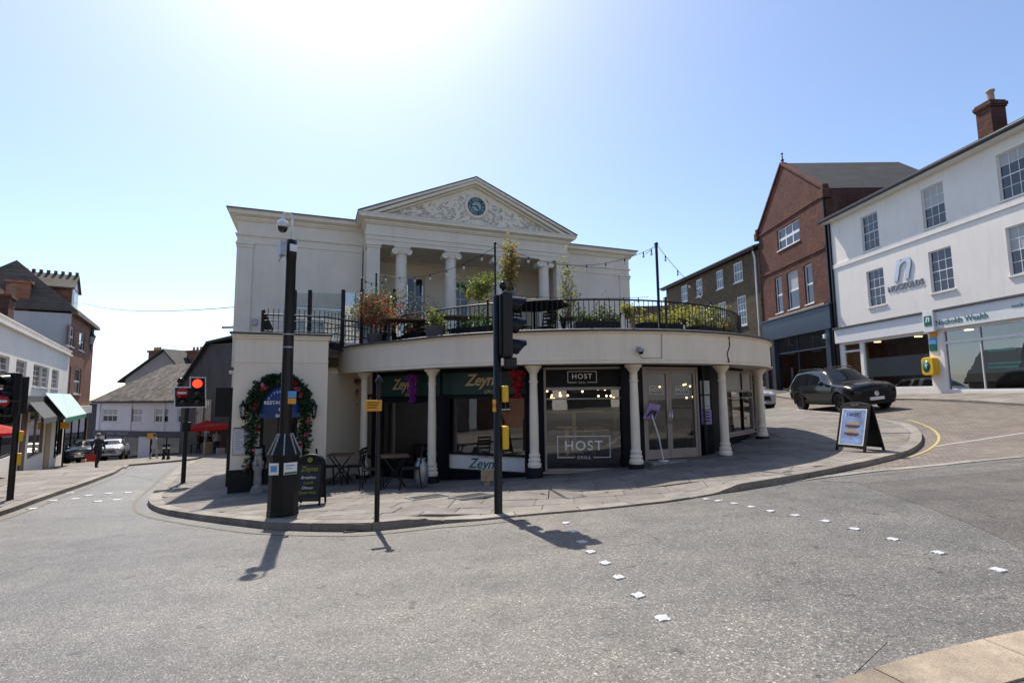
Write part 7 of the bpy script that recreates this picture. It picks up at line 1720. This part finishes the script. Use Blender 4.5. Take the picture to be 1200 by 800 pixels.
# tables, parasol, benches on the terrace
def picnic(px_, d, rz, lab):
    c = at(px_, 380, d); M0 = Matrix.Translation((c.x, c.y, ZT)) @ Matrix.Rotation(rz, 4, 'Z'); t = thing('terrace_table', lab, 'table', M=M0)
    for k in range(4): b = MB(M0); b.box(-.75, .75, -.36 + k * .185, -.36 + k * .185 + .17, .72, .755); b.build('top_plank', M['wood'], t)
    for sx in (-.6, .6):
        for sy in (-.28, .28): b = MB(M0); b.bar((sx, sy, .72), (sx * 1.05, sy * 1.25, 0), .05); b.build('leg', M['iron'], t)
for i, (x_, d, r_, lb) in enumerate([(545, 13.6, .3, 'slatted terrace table under the round bay tree'), (690, 14.0, .2, 'slatted terrace table between the two bamboos'), (790, 14.6, .6, 'slatted terrace table beside the bright yellow shrub'), (480, 14.0, .4, 'slatted terrace table in front of the wispy grey shrub')]): picnic(x_, d, r_, lb)
def tchair(px_, d, rz, lab): c = at(px_, 380, d); return bistro_chair(Matrix.Translation((c.x, c.y, ZT)) @ Matrix.Rotation(rz, 4, 'Z'), lab, 'terrace chairs')
for (x_, d, r_, lb) in [(520, 13.9, 1.5, 'black slatted chair on the terrace facing the round bay tree'), (668, 14.3, 1.4, 'black slatted chair on the terrace beside the taller sparse bamboo'), (715, 14.3, -1.5, 'black slatted chair on the terrace near the little yellow shrub'), (765, 14.7, 1.4, 'black slatted chair on the terrace beside the tall light pole'), (818, 15.0, -1.3, 'black slatted chair on the terrace behind the yellow shrub'), (500, 13.6, -1.2, 'black slatted chair on the terrace beside the small green shrub'), (455, 14.6, .4, 'black slatted chair on the terrace behind the red acer'), (610, 13.4, .6, 'black slatted chair on the terrace under the flat parasol'), (640, 13.6, -.5, 'black slatted chair on the terrace between the parasol and the sparse bamboo'), (845, 15.6, .3, 'black slatted chair on the terrace at the uphill rail end')]: tchair(x_, d, r_, lb)
c = at(626, 356, 14.0); t = thing('parasol', 'closed black parasol lying low across the terrace behind the signal', 'parasol', (c.x, c.y, ZT))
zc = c.z
b = MB(); b.lathe([(.25, 0), (.25, .06), (.03, .07), (.03, zc - ZT + .1)], (c.x, c.y, ZT), 12); b.build('stand', M['iron'], t)
b = MB(); rows = [[(c.x + 1.0 * math.cos(a) * (1 - .12 * (k % 2)) * s_, c.y + 1.0 * math.sin(a) * s_, zc + .16 * (1 - s_) - .05 * s_) for k, a in enumerate(np.linspace(0, 2 * PI, 17)[:-1])] for s_ in (.03, .5, 1.0)]; b.grid(rows, False, True); b.grid([[(x, y, z - .02) for x, y, z in r] for r in rows], False, True); b.build('canopy', M['blackm'], t)
t['label'] = 'open flat black parasol on the terrace behind the central signal'
b = MB()
# overhead wire between the left roofs and the hall
wa = at(96, 355, 40); wb = HW.w(.0, .3, HW.px(274, 358)[1]); t = thing('overhead_wire', 'thin dark wire strung across the lower street to the hall', 'wire', tuple(wa))
b.tube([tuple(wa.lerp(wb, k / 14) - Vector((0, 0, .35 * 4 * (k / 14) * (1 - k / 14)))) for k in range(15)], .013, 5); b.build('cable', M['iron'], t)
# ------------------------------------------------------------------ vehicles
def split_eval(mb, mats_of_face, mats, levels=2):
    """subdivide a cage and return one MB-like mesh per material index"""
    me = mb.mesh('cage')
    for m_ in mats: me.materials.append(m_)
    me.polygons.foreach_set('material_index', mats_of_face)
    ob = bpy.data.objects.new('cage', me); col.objects.link(ob); sd = ob.modifiers.new('s', 'SUBSURF'); sd.levels = levels; sd.render_levels = levels
    dg = bpy.context.evaluated_depsgraph_get(); ev = bpy.data.meshes.new_from_object(ob.evaluated_get(dg))
    out = []
    for i in range(len(mats)):
        idx = {}; V = []; Fs = []
        for p in ev.polygons:
            if p.material_index != i: continue
            f_ = []
            for v in p.vertices:
                if v not in idx: idx[v] = len(V); V.append(tuple(ev.vertices[v].co))
                f_.append(idx[v])
            Fs.append(tuple(f_))
        out.append((V, Fs))
    bpy.data.objects.remove(ob); bpy.data.meshes.remove(me); bpy.data.meshes.remove(ev); return out
# x, z bottom, half width bottom, half width waist, shoulder z, shoulder half width, top z, top half width
CAR = [(-2.33, .52, .66, .72, .90, .70, 1.00, .50), (-2.30, .40, .78, .84, .98, .82, 1.12, .60), (-2.16, .36, .84, .91, 1.03, .88, 1.30, .60), (-1.98, .36, .86, .93, 1.05, .90, 1.52, .60), (-1.80, .40, .87, .94, 1.06, .905, 1.58, .62),
       (-1.72, .60, .88, .945, 1.06, .91, 1.595, .625), (-1.39, .78, .88, .95, 1.06, .915, 1.62, .63), (-1.06, .60, .88, .945, 1.05, .915, 1.635, .635), (-.98, .34, .87, .94, 1.05, .915, 1.64, .635), (-.50, .32, .87, .935, 1.045, .91, 1.645, .64), (-.42, .32, .87, .935, 1.045, .91, 1.645, .64),
       (.20, .32, .87, .935, 1.03, .905, 1.62, .62), (.42, .32, .87, .935, 1.03, .905, 1.56, .61), (1.02, .33, .87, .935, 1.02, .90, 1.12, .70), (1.12, .36, .87, .94, 1.02, .90, 1.085, .70), (1.14, .60, .88, .945, 1.01, .90, 1.08, .70), (1.48, .78, .88, .95, .99, .895, 1.06, .68), (1.82, .60, .88, .94, .96, .88, 1.03, .66), (1.90, .36, .87, .93, .95, .86, 1.015, .64), (2.16, .32, .84, .89, .90, .80, .97, .58), (2.28, .32, .78, .82, .84, .72, .88, .50), (2.33, .36, .70, .72, .74, .64, .76, .44)]
def car_cage():
    rows = []
    for (x, zb, wb, wm, zs, ws, zt, wt) in CAR:
        zm = max(.62, zb + .06)
        h = [(wb * .82, zb), (wb, zb + .03), (wm, zm + .0), (wm, max(.80, zm + .04)), (ws, zs), (ws * .45 + wt * .55 + .02, zs * .45 + zt * .55), (wt + .03, zt - .045), (wt * .82, zt), (0, zt + .012)]
        rows.append([(x, -w, z) for w, z in h] + [(x, w, z) for w, z in h[-2::-1]])
    mb = MB(); mb.grid(rows, True); n = len(rows[0]); mi = []
    for i in range(len(rows) - 1):
        for k in range(n - 1):
            kk = min(k, n - 2 - k); g = 0
            xa, xb = CAR[i][0], CAR[i + 1][0]
            if kk in (4, 5) and -1.9 < (xa + xb) / 2 < .9 and not (-.5 <= xa and xb <= -.42) and not (-1.1 < xa and xb < -.97): g = 1
            if kk >= 6 and (xa, xb) == (.42, 1.02): g = 1
            if kk >= 6 and (xa, xb) == (-2.16, -1.98): g = 1
            mi.append(g)
    for r in (0, len(rows) - 1): b_ = r * n; mb.f.append(tuple(range(b_, b_ + n)) if r else tuple(range(b_, b_ + n))[::-1]); mb.sm.append(True); mi.append(0)
    return split_eval(mb, mi, [M['carblack'], M['carglass']])
_cage = car_cage()
def make_car(M0, paint, lab, plate='plate', grp=None, name='parked_car'):
    t = thing(name, lab, 'car', M=M0, group=grp)
    b = MB(M0); b.add(_cage[0][0], _cage[0][1], True); b.build('body', paint, t)
    b = MB(M0); b.add(_cage[1][0], _cage[1][1], True); b.build('windows', M['carglass'], t)
    b = MB(M0); b.box(-2.1, 2.15, -.80, .80, .26, .50); b.build('underbody', M['rubber'], t)
    for wx in (-1.39, 1.48):
        for s_ in (-1, 1):
            T = M0 @ Matrix.Translation((wx, s_ * .80, .365)) @ Matrix.Rotation(-s_ * PI / 2, 4, 'X')
            b = MB(T); b.lathe([(.24, -.11), (.335, -.115), (.362, -.07), (.365, 0), (.362, .09), (.335, .125), (.25, .13), (.24, .10), (.24, -.11)], (0, 0, 0), 28); w = b.build('wheel', M['rubber'], t)
            b = MB(T); b.lathe([(.245, .09), (.245, .115), (.225, .118), (.215, .06), (.06, .07), (.05, .10), (1e-4, .105)], (0, 0, 0), 20)
            for k in range(5): a = k * 2 * PI / 5; b.bar((.05 * math.cos(a), .05 * math.sin(a), .09), (.23 * math.cos(a), .23 * math.sin(a), .105), .055, .02)
            b.build('rim', M['blackm'] if paint is M['carblack'] else M['galv'], w)
            b = MB(M0); b.tube([(wx + .43 * math.cos(a), s_ * .925, .365 + .43 * math.sin(a)) for a in np.linspace(-.1, PI + .1, 15)], .028, 6); b.build('wheel_arch', M['blackm'], t)
    for s_ in (-1, 1):
        b = MB(M0); b.ball((2.06, s_ * .66, .83), .18, 14, 8, (.62, .85, .42)); b.build('headlight', M['lamp'], t)
        b = MB(M0); b.ball((-2.22, s_ * .72, .96), .15, 12, 8, (.5, .9, .6)); b.build('tail_light', M['red'], t)
        b = MB(M0); b.ball((.62, s_ * 1.02, 1.10), .12, 12, 8, (.55, 1.0, .7)); b.bar((.66, s_ * .88, 1.06), (.64, s_ * 1.0, 1.07), .05); b.build('mirror', paint, t)
        b = MB(M0); b.tube([(-1.7, s_ * .60, 1.64), (-1.4, s_ * .615, 1.685), (.0, s_ * .62, 1.68), (.25, s_ * .60, 1.62)], .016, 6); b.build('roof_rail', M['blackm'], t)
        b = MB(M0); b.box(-.95, 1.05, s_ * .90 - .03, s_ * .90 + .03, .32, .45); b.build('side_skirt', M['blackm'], t, .01)
        for x in (-.25, -1.25): b = MB(M0); b.box(x - .1, x + .1, s_ * .955 - .018, s_ * .955 + .012, .93, .96); b.build('door_handle', paint, t, .006)
    b = MB(M0); b.prism([(2.30, -.56, .50), (2.325, -.48, .76), (2.325, .48, .76), (2.30, .56, .50)], (.025, 0, 0)); gr = b.build('grille', M['blackm'], t, .01)
    b = MB(M0 @ Matrix.Translation((2.36, 0, .63)) @ Matrix.Rotation(PI / 2, 4, 'Y')); b.lathe([(.075, 0), (.09, 0), (.09, .012), (.075, .012), (.075, 0)], (0, 0, 0), 18); b.build('badge', M['chrome'], gr)
    for z in (.57, .69): b = MB(M0); b.box(2.326, 2.352, -.5, .5, z - .012, z + .012); b.build('grille_bar', M['chrome' if paint is not M['carblack'] else 'blackm'], gr)
    b = MB(M0); b.box(2.32, 2.36, -.27, .27, .40, .51); b.build('number_plate', M['whitet'], t)
    b = MB(M0); b.box(2.1, 2.33, -.62, .62, .24, .345); b.build('splitter', M['blackm'], t, .02)
    return t
def on_ground(x, y, heading, dz=0.0):
    """matrix with local +x along heading, tilted to the slope"""
    e = 1.3; hx, hy = math.cos(heading), math.sin(heading)
    zf, zr = gz(x + hx * e, y + hy * e), gz(x - hx * e, y - hy * e); zl_, zr_ = gz(x - hy * .8, y + hx * .8), gz(x + hy * .8, y - hx * .8)
    return Matrix.Translation((x, y, (zf + zr) / 2 + dz)) @ Matrix.Rotation(heading, 4, 'Z') @ Matrix.Rotation(-math.atan2(zf - zr, 2 * e), 4, 'Y') @ Matrix.Rotation(math.atan2(zl_ - zr_, 1.6), 4, 'X')
make_car(on_ground(13.85, 21.8, R_(-91)) @ Matrix.Diagonal((1, 1, 1.06, 1)), M['carblack'], 'glossy black SUV parked on the sloping street in front of the white building', name='parked_suv')
make_car(on_ground(12.75, 28.6, R_(-92)), M['carwhite'], 'pale silver car mostly hidden behind the curved colonnade')
cB1 = at(103, 530, 38.5); make_car(on_ground(cB1.x, cB1.y, R_(-62), .10), M['carblue'], 'dark blue car parked below the green awning beside the walker')
cB2 = at(131, 530, 40.5); make_car(on_ground(cB2.x, cB2.y, R_(-60), .10), M['carwhite'], 'pale car with sun on its bonnet parked before the white corner house')
# ------------------------------------------------------------------ people
def person(M0, lab, top, legs, hair, stride=.22, arm=.12, skirt=False, h=1.72):
    """one continuous skinned body; material by region"""
    k = h / 1.72
    J = dict(pel=(0, 0, .95), wa=(0, -.01, 1.10), ch=(0, -.01, 1.30), nk=(0, 0, 1.47), hd=(0, -.02, 1.56), ht=(0, -.015, 1.66),
             lh=(-.09, 0, .90), lk=(-.10, -stride * .45 - .02, .50), la=(-.10, -stride * .55 + .02, .09), lt=(-.11, -stride * .55 - .13, .035),
             rh=(.09, 0, .90), rk=(.10, stride * .25 - .04, .50), ra=(.10, stride * .9, .11), rt=(.11, stride * .9 - .12, .04),
             ls=(-.18, 0, 1.40), le=(-.24, arm * .6, 1.13), lw=(-.23, -arm * .4, .90), lf=(-.22, -arm * .6, .80), rs=(.18, 0, 1.40), re=(.24, -arm * .4, 1.13), rw=(.24, -arm * 1.4, .92), rf=(.23, -arm * 1.7, .83))
    E_ = [('pel', 'wa'), ('wa', 'ch'), ('ch', 'nk'), ('nk', 'hd'), ('hd', 'ht'), ('pel', 'lh'), ('lh', 'lk'), ('lk', 'la'), ('la', 'lt'), ('pel', 'rh'), ('rh', 'rk'), ('rk', 'ra'), ('ra', 'rt'), ('ch', 'ls'), ('ls', 'le'), ('le', 'lw'), ('lw', 'lf'), ('ch', 'rs'), ('rs', 're'), ('re', 'rw'), ('rw', 'rf')]
    Rd = dict(pel=(.16, .12), wa=(.145, .105), ch=(.17, .115), nk=(.055, .06), hd=(.085, .10), ht=(.075, .085), lh=(.095, .10), rh=(.095, .10), lk=(.06, .062), rk=(.06, .062), la=(.042, .045), ra=(.042, .045), lt=(.035, .03), rt=(.035, .03), ls=(.062, .062), rs=(.062, .062), le=(.043, .043), re=(.043, .043), lw=(.03, .03), rw=(.03, .03), lf=(.035, .022), rf=(.035, .022))
    names = list(J); me = bpy.data.meshes.new('figure'); me.from_pydata([tuple(c * k for c in J[n]) for n in names], [(names.index(a), names.index(b_)) for a, b_ in E_], [])
    ob = bpy.data.objects.new('figure', me); col.objects.link(ob); ob.modifiers.new('skin', 'SKIN'); sd = ob.modifiers.new('sub', 'SUBSURF'); sd.levels = 2; sd.render_levels = 2
    for i, n in enumerate(names): me.skin_vertices[0].data[i].radius = tuple(r * k for r in Rd[n]); me.skin_vertices[0].data[i].use_root = n == 'pel'
    dg = bpy.context.evaluated_depsgraph_get(); ev = bpy.data.meshes.new_from_object(ob.evaluated_get(dg)); bpy.data.objects.remove(ob)
    t = thing('person', lab, 'person', M=M0)
    bo = bpy.data.objects.new('body', ev); col.objects.link(bo); bo.parent = t; ev.materials.clear()
    for m_ in (top, legs, M['skin'], M['rubber']): ev.materials.append(m_)
    for p in ev.polygons:
        p.use_smooth = True; c = p.center / k; r = abs(c.x)
        p.material_index = 2 if c.z > 1.46 or (r > .17 and c.z < .90 and c.z > .7) else 3 if c.z < .085 else 1 if (c.z < .93 and r < .2) else 0
    b = MB(M0); b.ball((0, .015 * k, 1.645 * k), .108 * k, 14, 8, (.92, 1.02, .95)); b.add([], [])
    # hair cap: upper and rear half only
    V, Fs = b.v, b.f; keep = []; inv = M0.inverted()
    for f_ in Fs:
        c = sum((inv @ Vector(V[i]) for i in f_), Vector()) / len(f_)
        if c.z > 1.665 * k or (c.y > .03 * k and c.z > 1.55 * k): keep.append(f_)
    b.f = keep; b.sm = [True] * len(keep); b.build('hair', hair, t)
    for e in (-1, 1): b = MB(M0); b.ball((e * .035 * k, -.108 * k, 1.605 * k), .013 * k, 8, 5); b.build('eye', M['cloth_d'], t)
    b = MB(M0); b.ball((0, -.122 * k, 1.575 * k), .018 * k, 8, 5, (.8, 1, 1.3)); b.build('nose', M['skin'], t)
    b = MB(M0); b.lathe([(.14 * k, 1.12 * k), (.19 * k, .95 * k), (.21 * k, .72 * k)] if skirt else [(.165 * k, 1.12 * k), (.178 * k, 1.0 * k), (.18 * k, .90 * k)], (0, 0, 0), 14, M=Matrix.Diagonal((1, .8, 1, 1))); b.build('coat_hem', top, t)
    return t
P = at(113, 549.5, 26.0); P.z = zl(P.x, P.y)
person(face(P, .5), 'walker in dark clothes with grey hair on the sunny pavement', M['cloth_d'], M['cloth_d'], M['hair'])
T = face(P, .5)
bagp = T @ Vector((-.30, -.06, .80)); t = thing('shopping_bag', 'red shopping bag carried by the walker in dark clothes', 'bag', bagp)
b = MB(Matrix.Translation(bagp) @ Matrix.Rotation(.6, 4, 'Z')); b.add([(-.17, -.07, -.42), (.17, -.07, -.42), (.17, .07, -.42), (-.17, .07, -.42), (-.19, -.05, -.08), (.19, -.05, -.08), (.19, .05, -.08), (-.19, .05, -.08)], [(0, 3, 2, 1), (0, 1, 5, 4), (1, 2, 6, 5), (2, 3, 7, 6), (3, 0, 4, 7)]); b.build('sack', M['cloth_r'], t)
for s_ in (-.04, .04): b = MB(Matrix.Translation(bagp) @ Matrix.Rotation(.6, 4, 'Z')); b.tube([(-.09, s_, -.08), (-.06, s_, .0), (.0, 0, .02), (.06, s_, .0), (.09, s_, -.08)], .01, 6); b.build('handle', M['cloth_r'], t)
P = foot_at(180, 537.5); P.z = gz(P.x, P.y) + .1; person(face(P, 2.2), 'figure in pale grey clothes before the white corner house', M['cloth_l'], M['cloth_l'], M['hair_d'], skirt=True)
P = foot_at(253, 531); P.z = pz(P.x, P.y); person(face(P, .3), 'stallholder in pale top standing under the red market canopy', M['cloth_l'], M['cloth_d'], M['hair_d'], stride=.08)
P = foot_at(232.5, 531.5); P.z = pz(P.x, P.y); person(face(P, -1.2), 'shopper in black beside the wooden crate at the market', M['cloth_d'], M['cloth_d'], M['hair_d'], stride=.12)
# ------------------------------------------------------------------ market and lower street
def gazebo(px_, py_, d, w, lab, rz):
    c = at(px_, py_, d); z = pz(c.x, c.y); zt = c.z; M0 = Matrix.Translation((c.x, c.y, z)) @ Matrix.Rotation(rz, 4, 'Z'); t = thing('market_gazebo', lab, 'gazebo', M=M0); h = 2.05; hp = zt - z
    for sx in (-1, 1):
        for sy in (-1, 1): b = MB(M0); b.box(sx * w / 2 - .025, sx * w / 2 + .025, sy * w / 2 - .025, sy * w / 2 + .025, 0, h); b.build('leg', M['galv'], t)
    b = MB(M0); k = w / 2 + .05; n = 6
    for (a, c_) in (((-k, -k), (k, -k)), ((k, -k), (k, k)), ((k, k), (-k, k)), ((-k, k), (-k, -k))):
        rows = []
        for i in range(n + 1):
            f_ = i / n; rows.append([((a[0] + (c_[0] - a[0]) * j / 4) * (1 - f_), (a[1] + (c_[1] - a[1]) * j / 4) * (1 - f_), h + (hp - h) * f_ ** 1.25) for j in range(5)])
        b.grid(rows); b.quad((*a, h), (*c_, h), (*c_, h - .28), (*a, h - .28))
    b.build('canopy', M['canvas_r'], t)
gazebo(243, 492, 41, 2.9, 'red market gazebo next to the lower street kerb', .5); gazebo(268, 494, 39, 2.9, 'red market gazebo half hidden by the cream block corner', .5)
def crate(px_, py_, w, d_, h, mt, lab, name='crate', slats=True):
    P = foot_at(px_, py_); P.z = pz(P.x, P.y); t = thing(name, lab, 'crate', P); T = face(P, .3)
    b = MB(T); b.box(-w / 2, w / 2, -d_ / 2, d_ / 2, 0, .04); b.box(-w / 2 + .03, w / 2 - .03, -d_ / 2 + .03, d_ / 2 - .03, .04, h - .03); b.build('box', mt, t)
    for k in range(4): z = .02 + k * (h - .04) / 4; b = MB(T); b.box(-w / 2, w / 2, -d_ / 2 - .012, -d_ / 2 + .01, z, z + (h - .04) / 4 - .03); b.build('slat', M['woodl'], t)
crate(243, 531.5, .55, .45, .9, M['woodl'], 'tall wooden crate standing in front of the red gazebo'); crate(258, 532, .5, .4, .45, M['lilac'], 'low crate of coloured goods beneath the half-hidden gazebo')
P = foot_at(239, 531); P.z = pz(P.x, P.y); T = face(P, .1)
t = thing('market_table', 'market stall table with black cloth and gold lettering under the red gazebo', 'table', P)
b = MB(T @ Matrix.Translation((0, .8, 0))); b.box(-.9, .9, -.35, .35, .72, .76); b.build('table_top', M['wood'], t); b = MB(T @ Matrix.Translation((0, .8, 0))); b.box(-.5, .9, -.365, -.352, .8, 1.25); o = b.build('banner', M['blackm'], t); letters(o, T @ Matrix.Translation((.2, .43, 1.02)), 'Coffee', .26, M['gold'])
for sx in (-.8, .8):
    for sy in (-.3, .3): b = MB(T @ Matrix.Translation((sx, .8 + sy, 0))); b.box(-.02, .02, -.02, .02, 0, .72); b.build('leg', M['iron'], t)
def bollard(px_, py_, lab):
    P = foot_at(px_, py_); P.z = gz(P.x, P.y) + .1; t = thing('bollard', lab, 'bollard', P); b = MB(Matrix.Translation(P)); b.lathe([(.10, 0), (.10, .12), (.075, .16), (.07, .85), (.085, .87), (.085, .92), (.06, .98), (1e-4, 1.02)], (0, 0, 0), 12); b.build('shaft', M['black'], t); b = MB(Matrix.Translation(P)); b.lathe([(.073, .70), (.075, .72), (.075, .78), (.073, .80)], (0, 0, 0), 12); b.build('band', M['whitet'], t)
bollard(191.5, 538, 'black bollard beside the pale-clothed figure'); bollard(197, 538, 'black bollard nearer the red gazebos')
def plate_post(px_, py_, ytop, lab, mt='orange'):
    P = foot_at(px_, py_); P.z = zl(P.x, P.y); q_ = Px(P); z = q_(px_, ytop)[1] - P.z; t = thing('sign_pole', lab, 'sign pole', P); b = MB(face(P)); b.lathe([(.045, 0), (.04, z)], (0, 0, 0), 8); b.build('pole', M['iron'], t); b = MB(face(P)); b.box(-.22, .22, -.06, -.045, z - .42, z - .02); b.build('plate', M[mt], t)
plate_post(175.5, 537, 507, 'grey pole with small orange plate before the white corner house'); plate_post(72.5, 546, 494, 'dark pole with orange plate under the grey awning')
# lantern on the red brick house
c = QF.px(107, 398, -1.0); c = at(107, 398, 42.0); t = thing('street_lantern', 'traditional glazed street lantern bracketed from the red brick corner', 'lantern', c)
wall_p = QF.w(QL - .3, 0, c.z - .8)
b = MB(); b.tube([tuple(wall_p), tuple(Vector((c.x, c.y, c.z - .75))), tuple(Vector((c.x, c.y, c.z - .45)))], .035, 6); b.build('bracket', M['iron'], t)
b = MB(Matrix.Translation(c)); b.lathe([(.12, -.5), (.14, -.45), (.30, .25), (.36, .28), (.12, .55), (.08, .7), (.04, .95), (1e-4, 1.0)], (0, 0, 0), 6, smooth=False); o = b.build('lantern_frame', M['iron'], t)
b = MB(Matrix.Translation(c)); b.lathe([(.150, -.42), (.305, .22)], (0, 0, 0), 6, smooth=False); b.build('glass', M['blind'], t)
# oval pub sign and red parasol at the left edge
c = at(6.5, 446, 18.2); t = thing('hanging_sign', 'dark brown oval hanging sign above the no-entry signal', 'sign', c)
b = MB(face(c)); b.lathe([(1e-4, .04), (.26, .04), (.28, .02), (.28, -.02), (.26, -.04), (1e-4, -.04)], (0, 0, 0), 24, M=Matrix.Rotation(PI / 2, 4, 'X') @ Matrix.Diagonal((1.05, .95, 1, 1))); b.build('board', M['wood'], t)
b = MB(face(c)); b.lathe([(.20, .0), (.22, .0), (.22, .006), (.20, .006), (.20, 0)], (0, 0, 0), 24, M=Matrix.Translation((0, -.041, 0)) @ Matrix.Rotation(PI / 2, 4, 'X')); b.build('rim_line', M['gold'], t)
wp_ = LF.w(LF.px(-12, 446)[0], 0, c.z + .3); b = MB(); b.tube([tuple(wp_), (c.x, c.y, c.z + .3), (c.x, c.y, c.z + .24)], .02, 6); b.build('bracket', M['iron'], t)
c = at(-6, 500, 17.5); zz = zl(c.x, c.y); t = thing('parasol', 'red parasol at the edge of the shop terrace pavement', 'parasol', (c.x, c.y, zz))
b = MB(); b.lathe([(.2, 0), (.2, .06), (.025, .07), (.025, c.z - zz + .1)], (c.x, c.y, zz), 10); b.build('pole', M['galv'], t); b = MB(); b.lathe([(.05, .1), (.4, -.02), (.75, -.2), (.76, -.3)], (c.x, c.y, c.z), 8, smooth=False); b.build('canopy', M['canvas_r'], t)
P = foot_at(32, 548); P.z = zl(P.x, P.y); t = thing('pavement_sign', 'small dark A-board outside the shop with the grey awning', 'sign', P)
for _ in easel(t, face(P, .4), .5, .95, .45, M['chalk'], M['blackm'], 0): pass
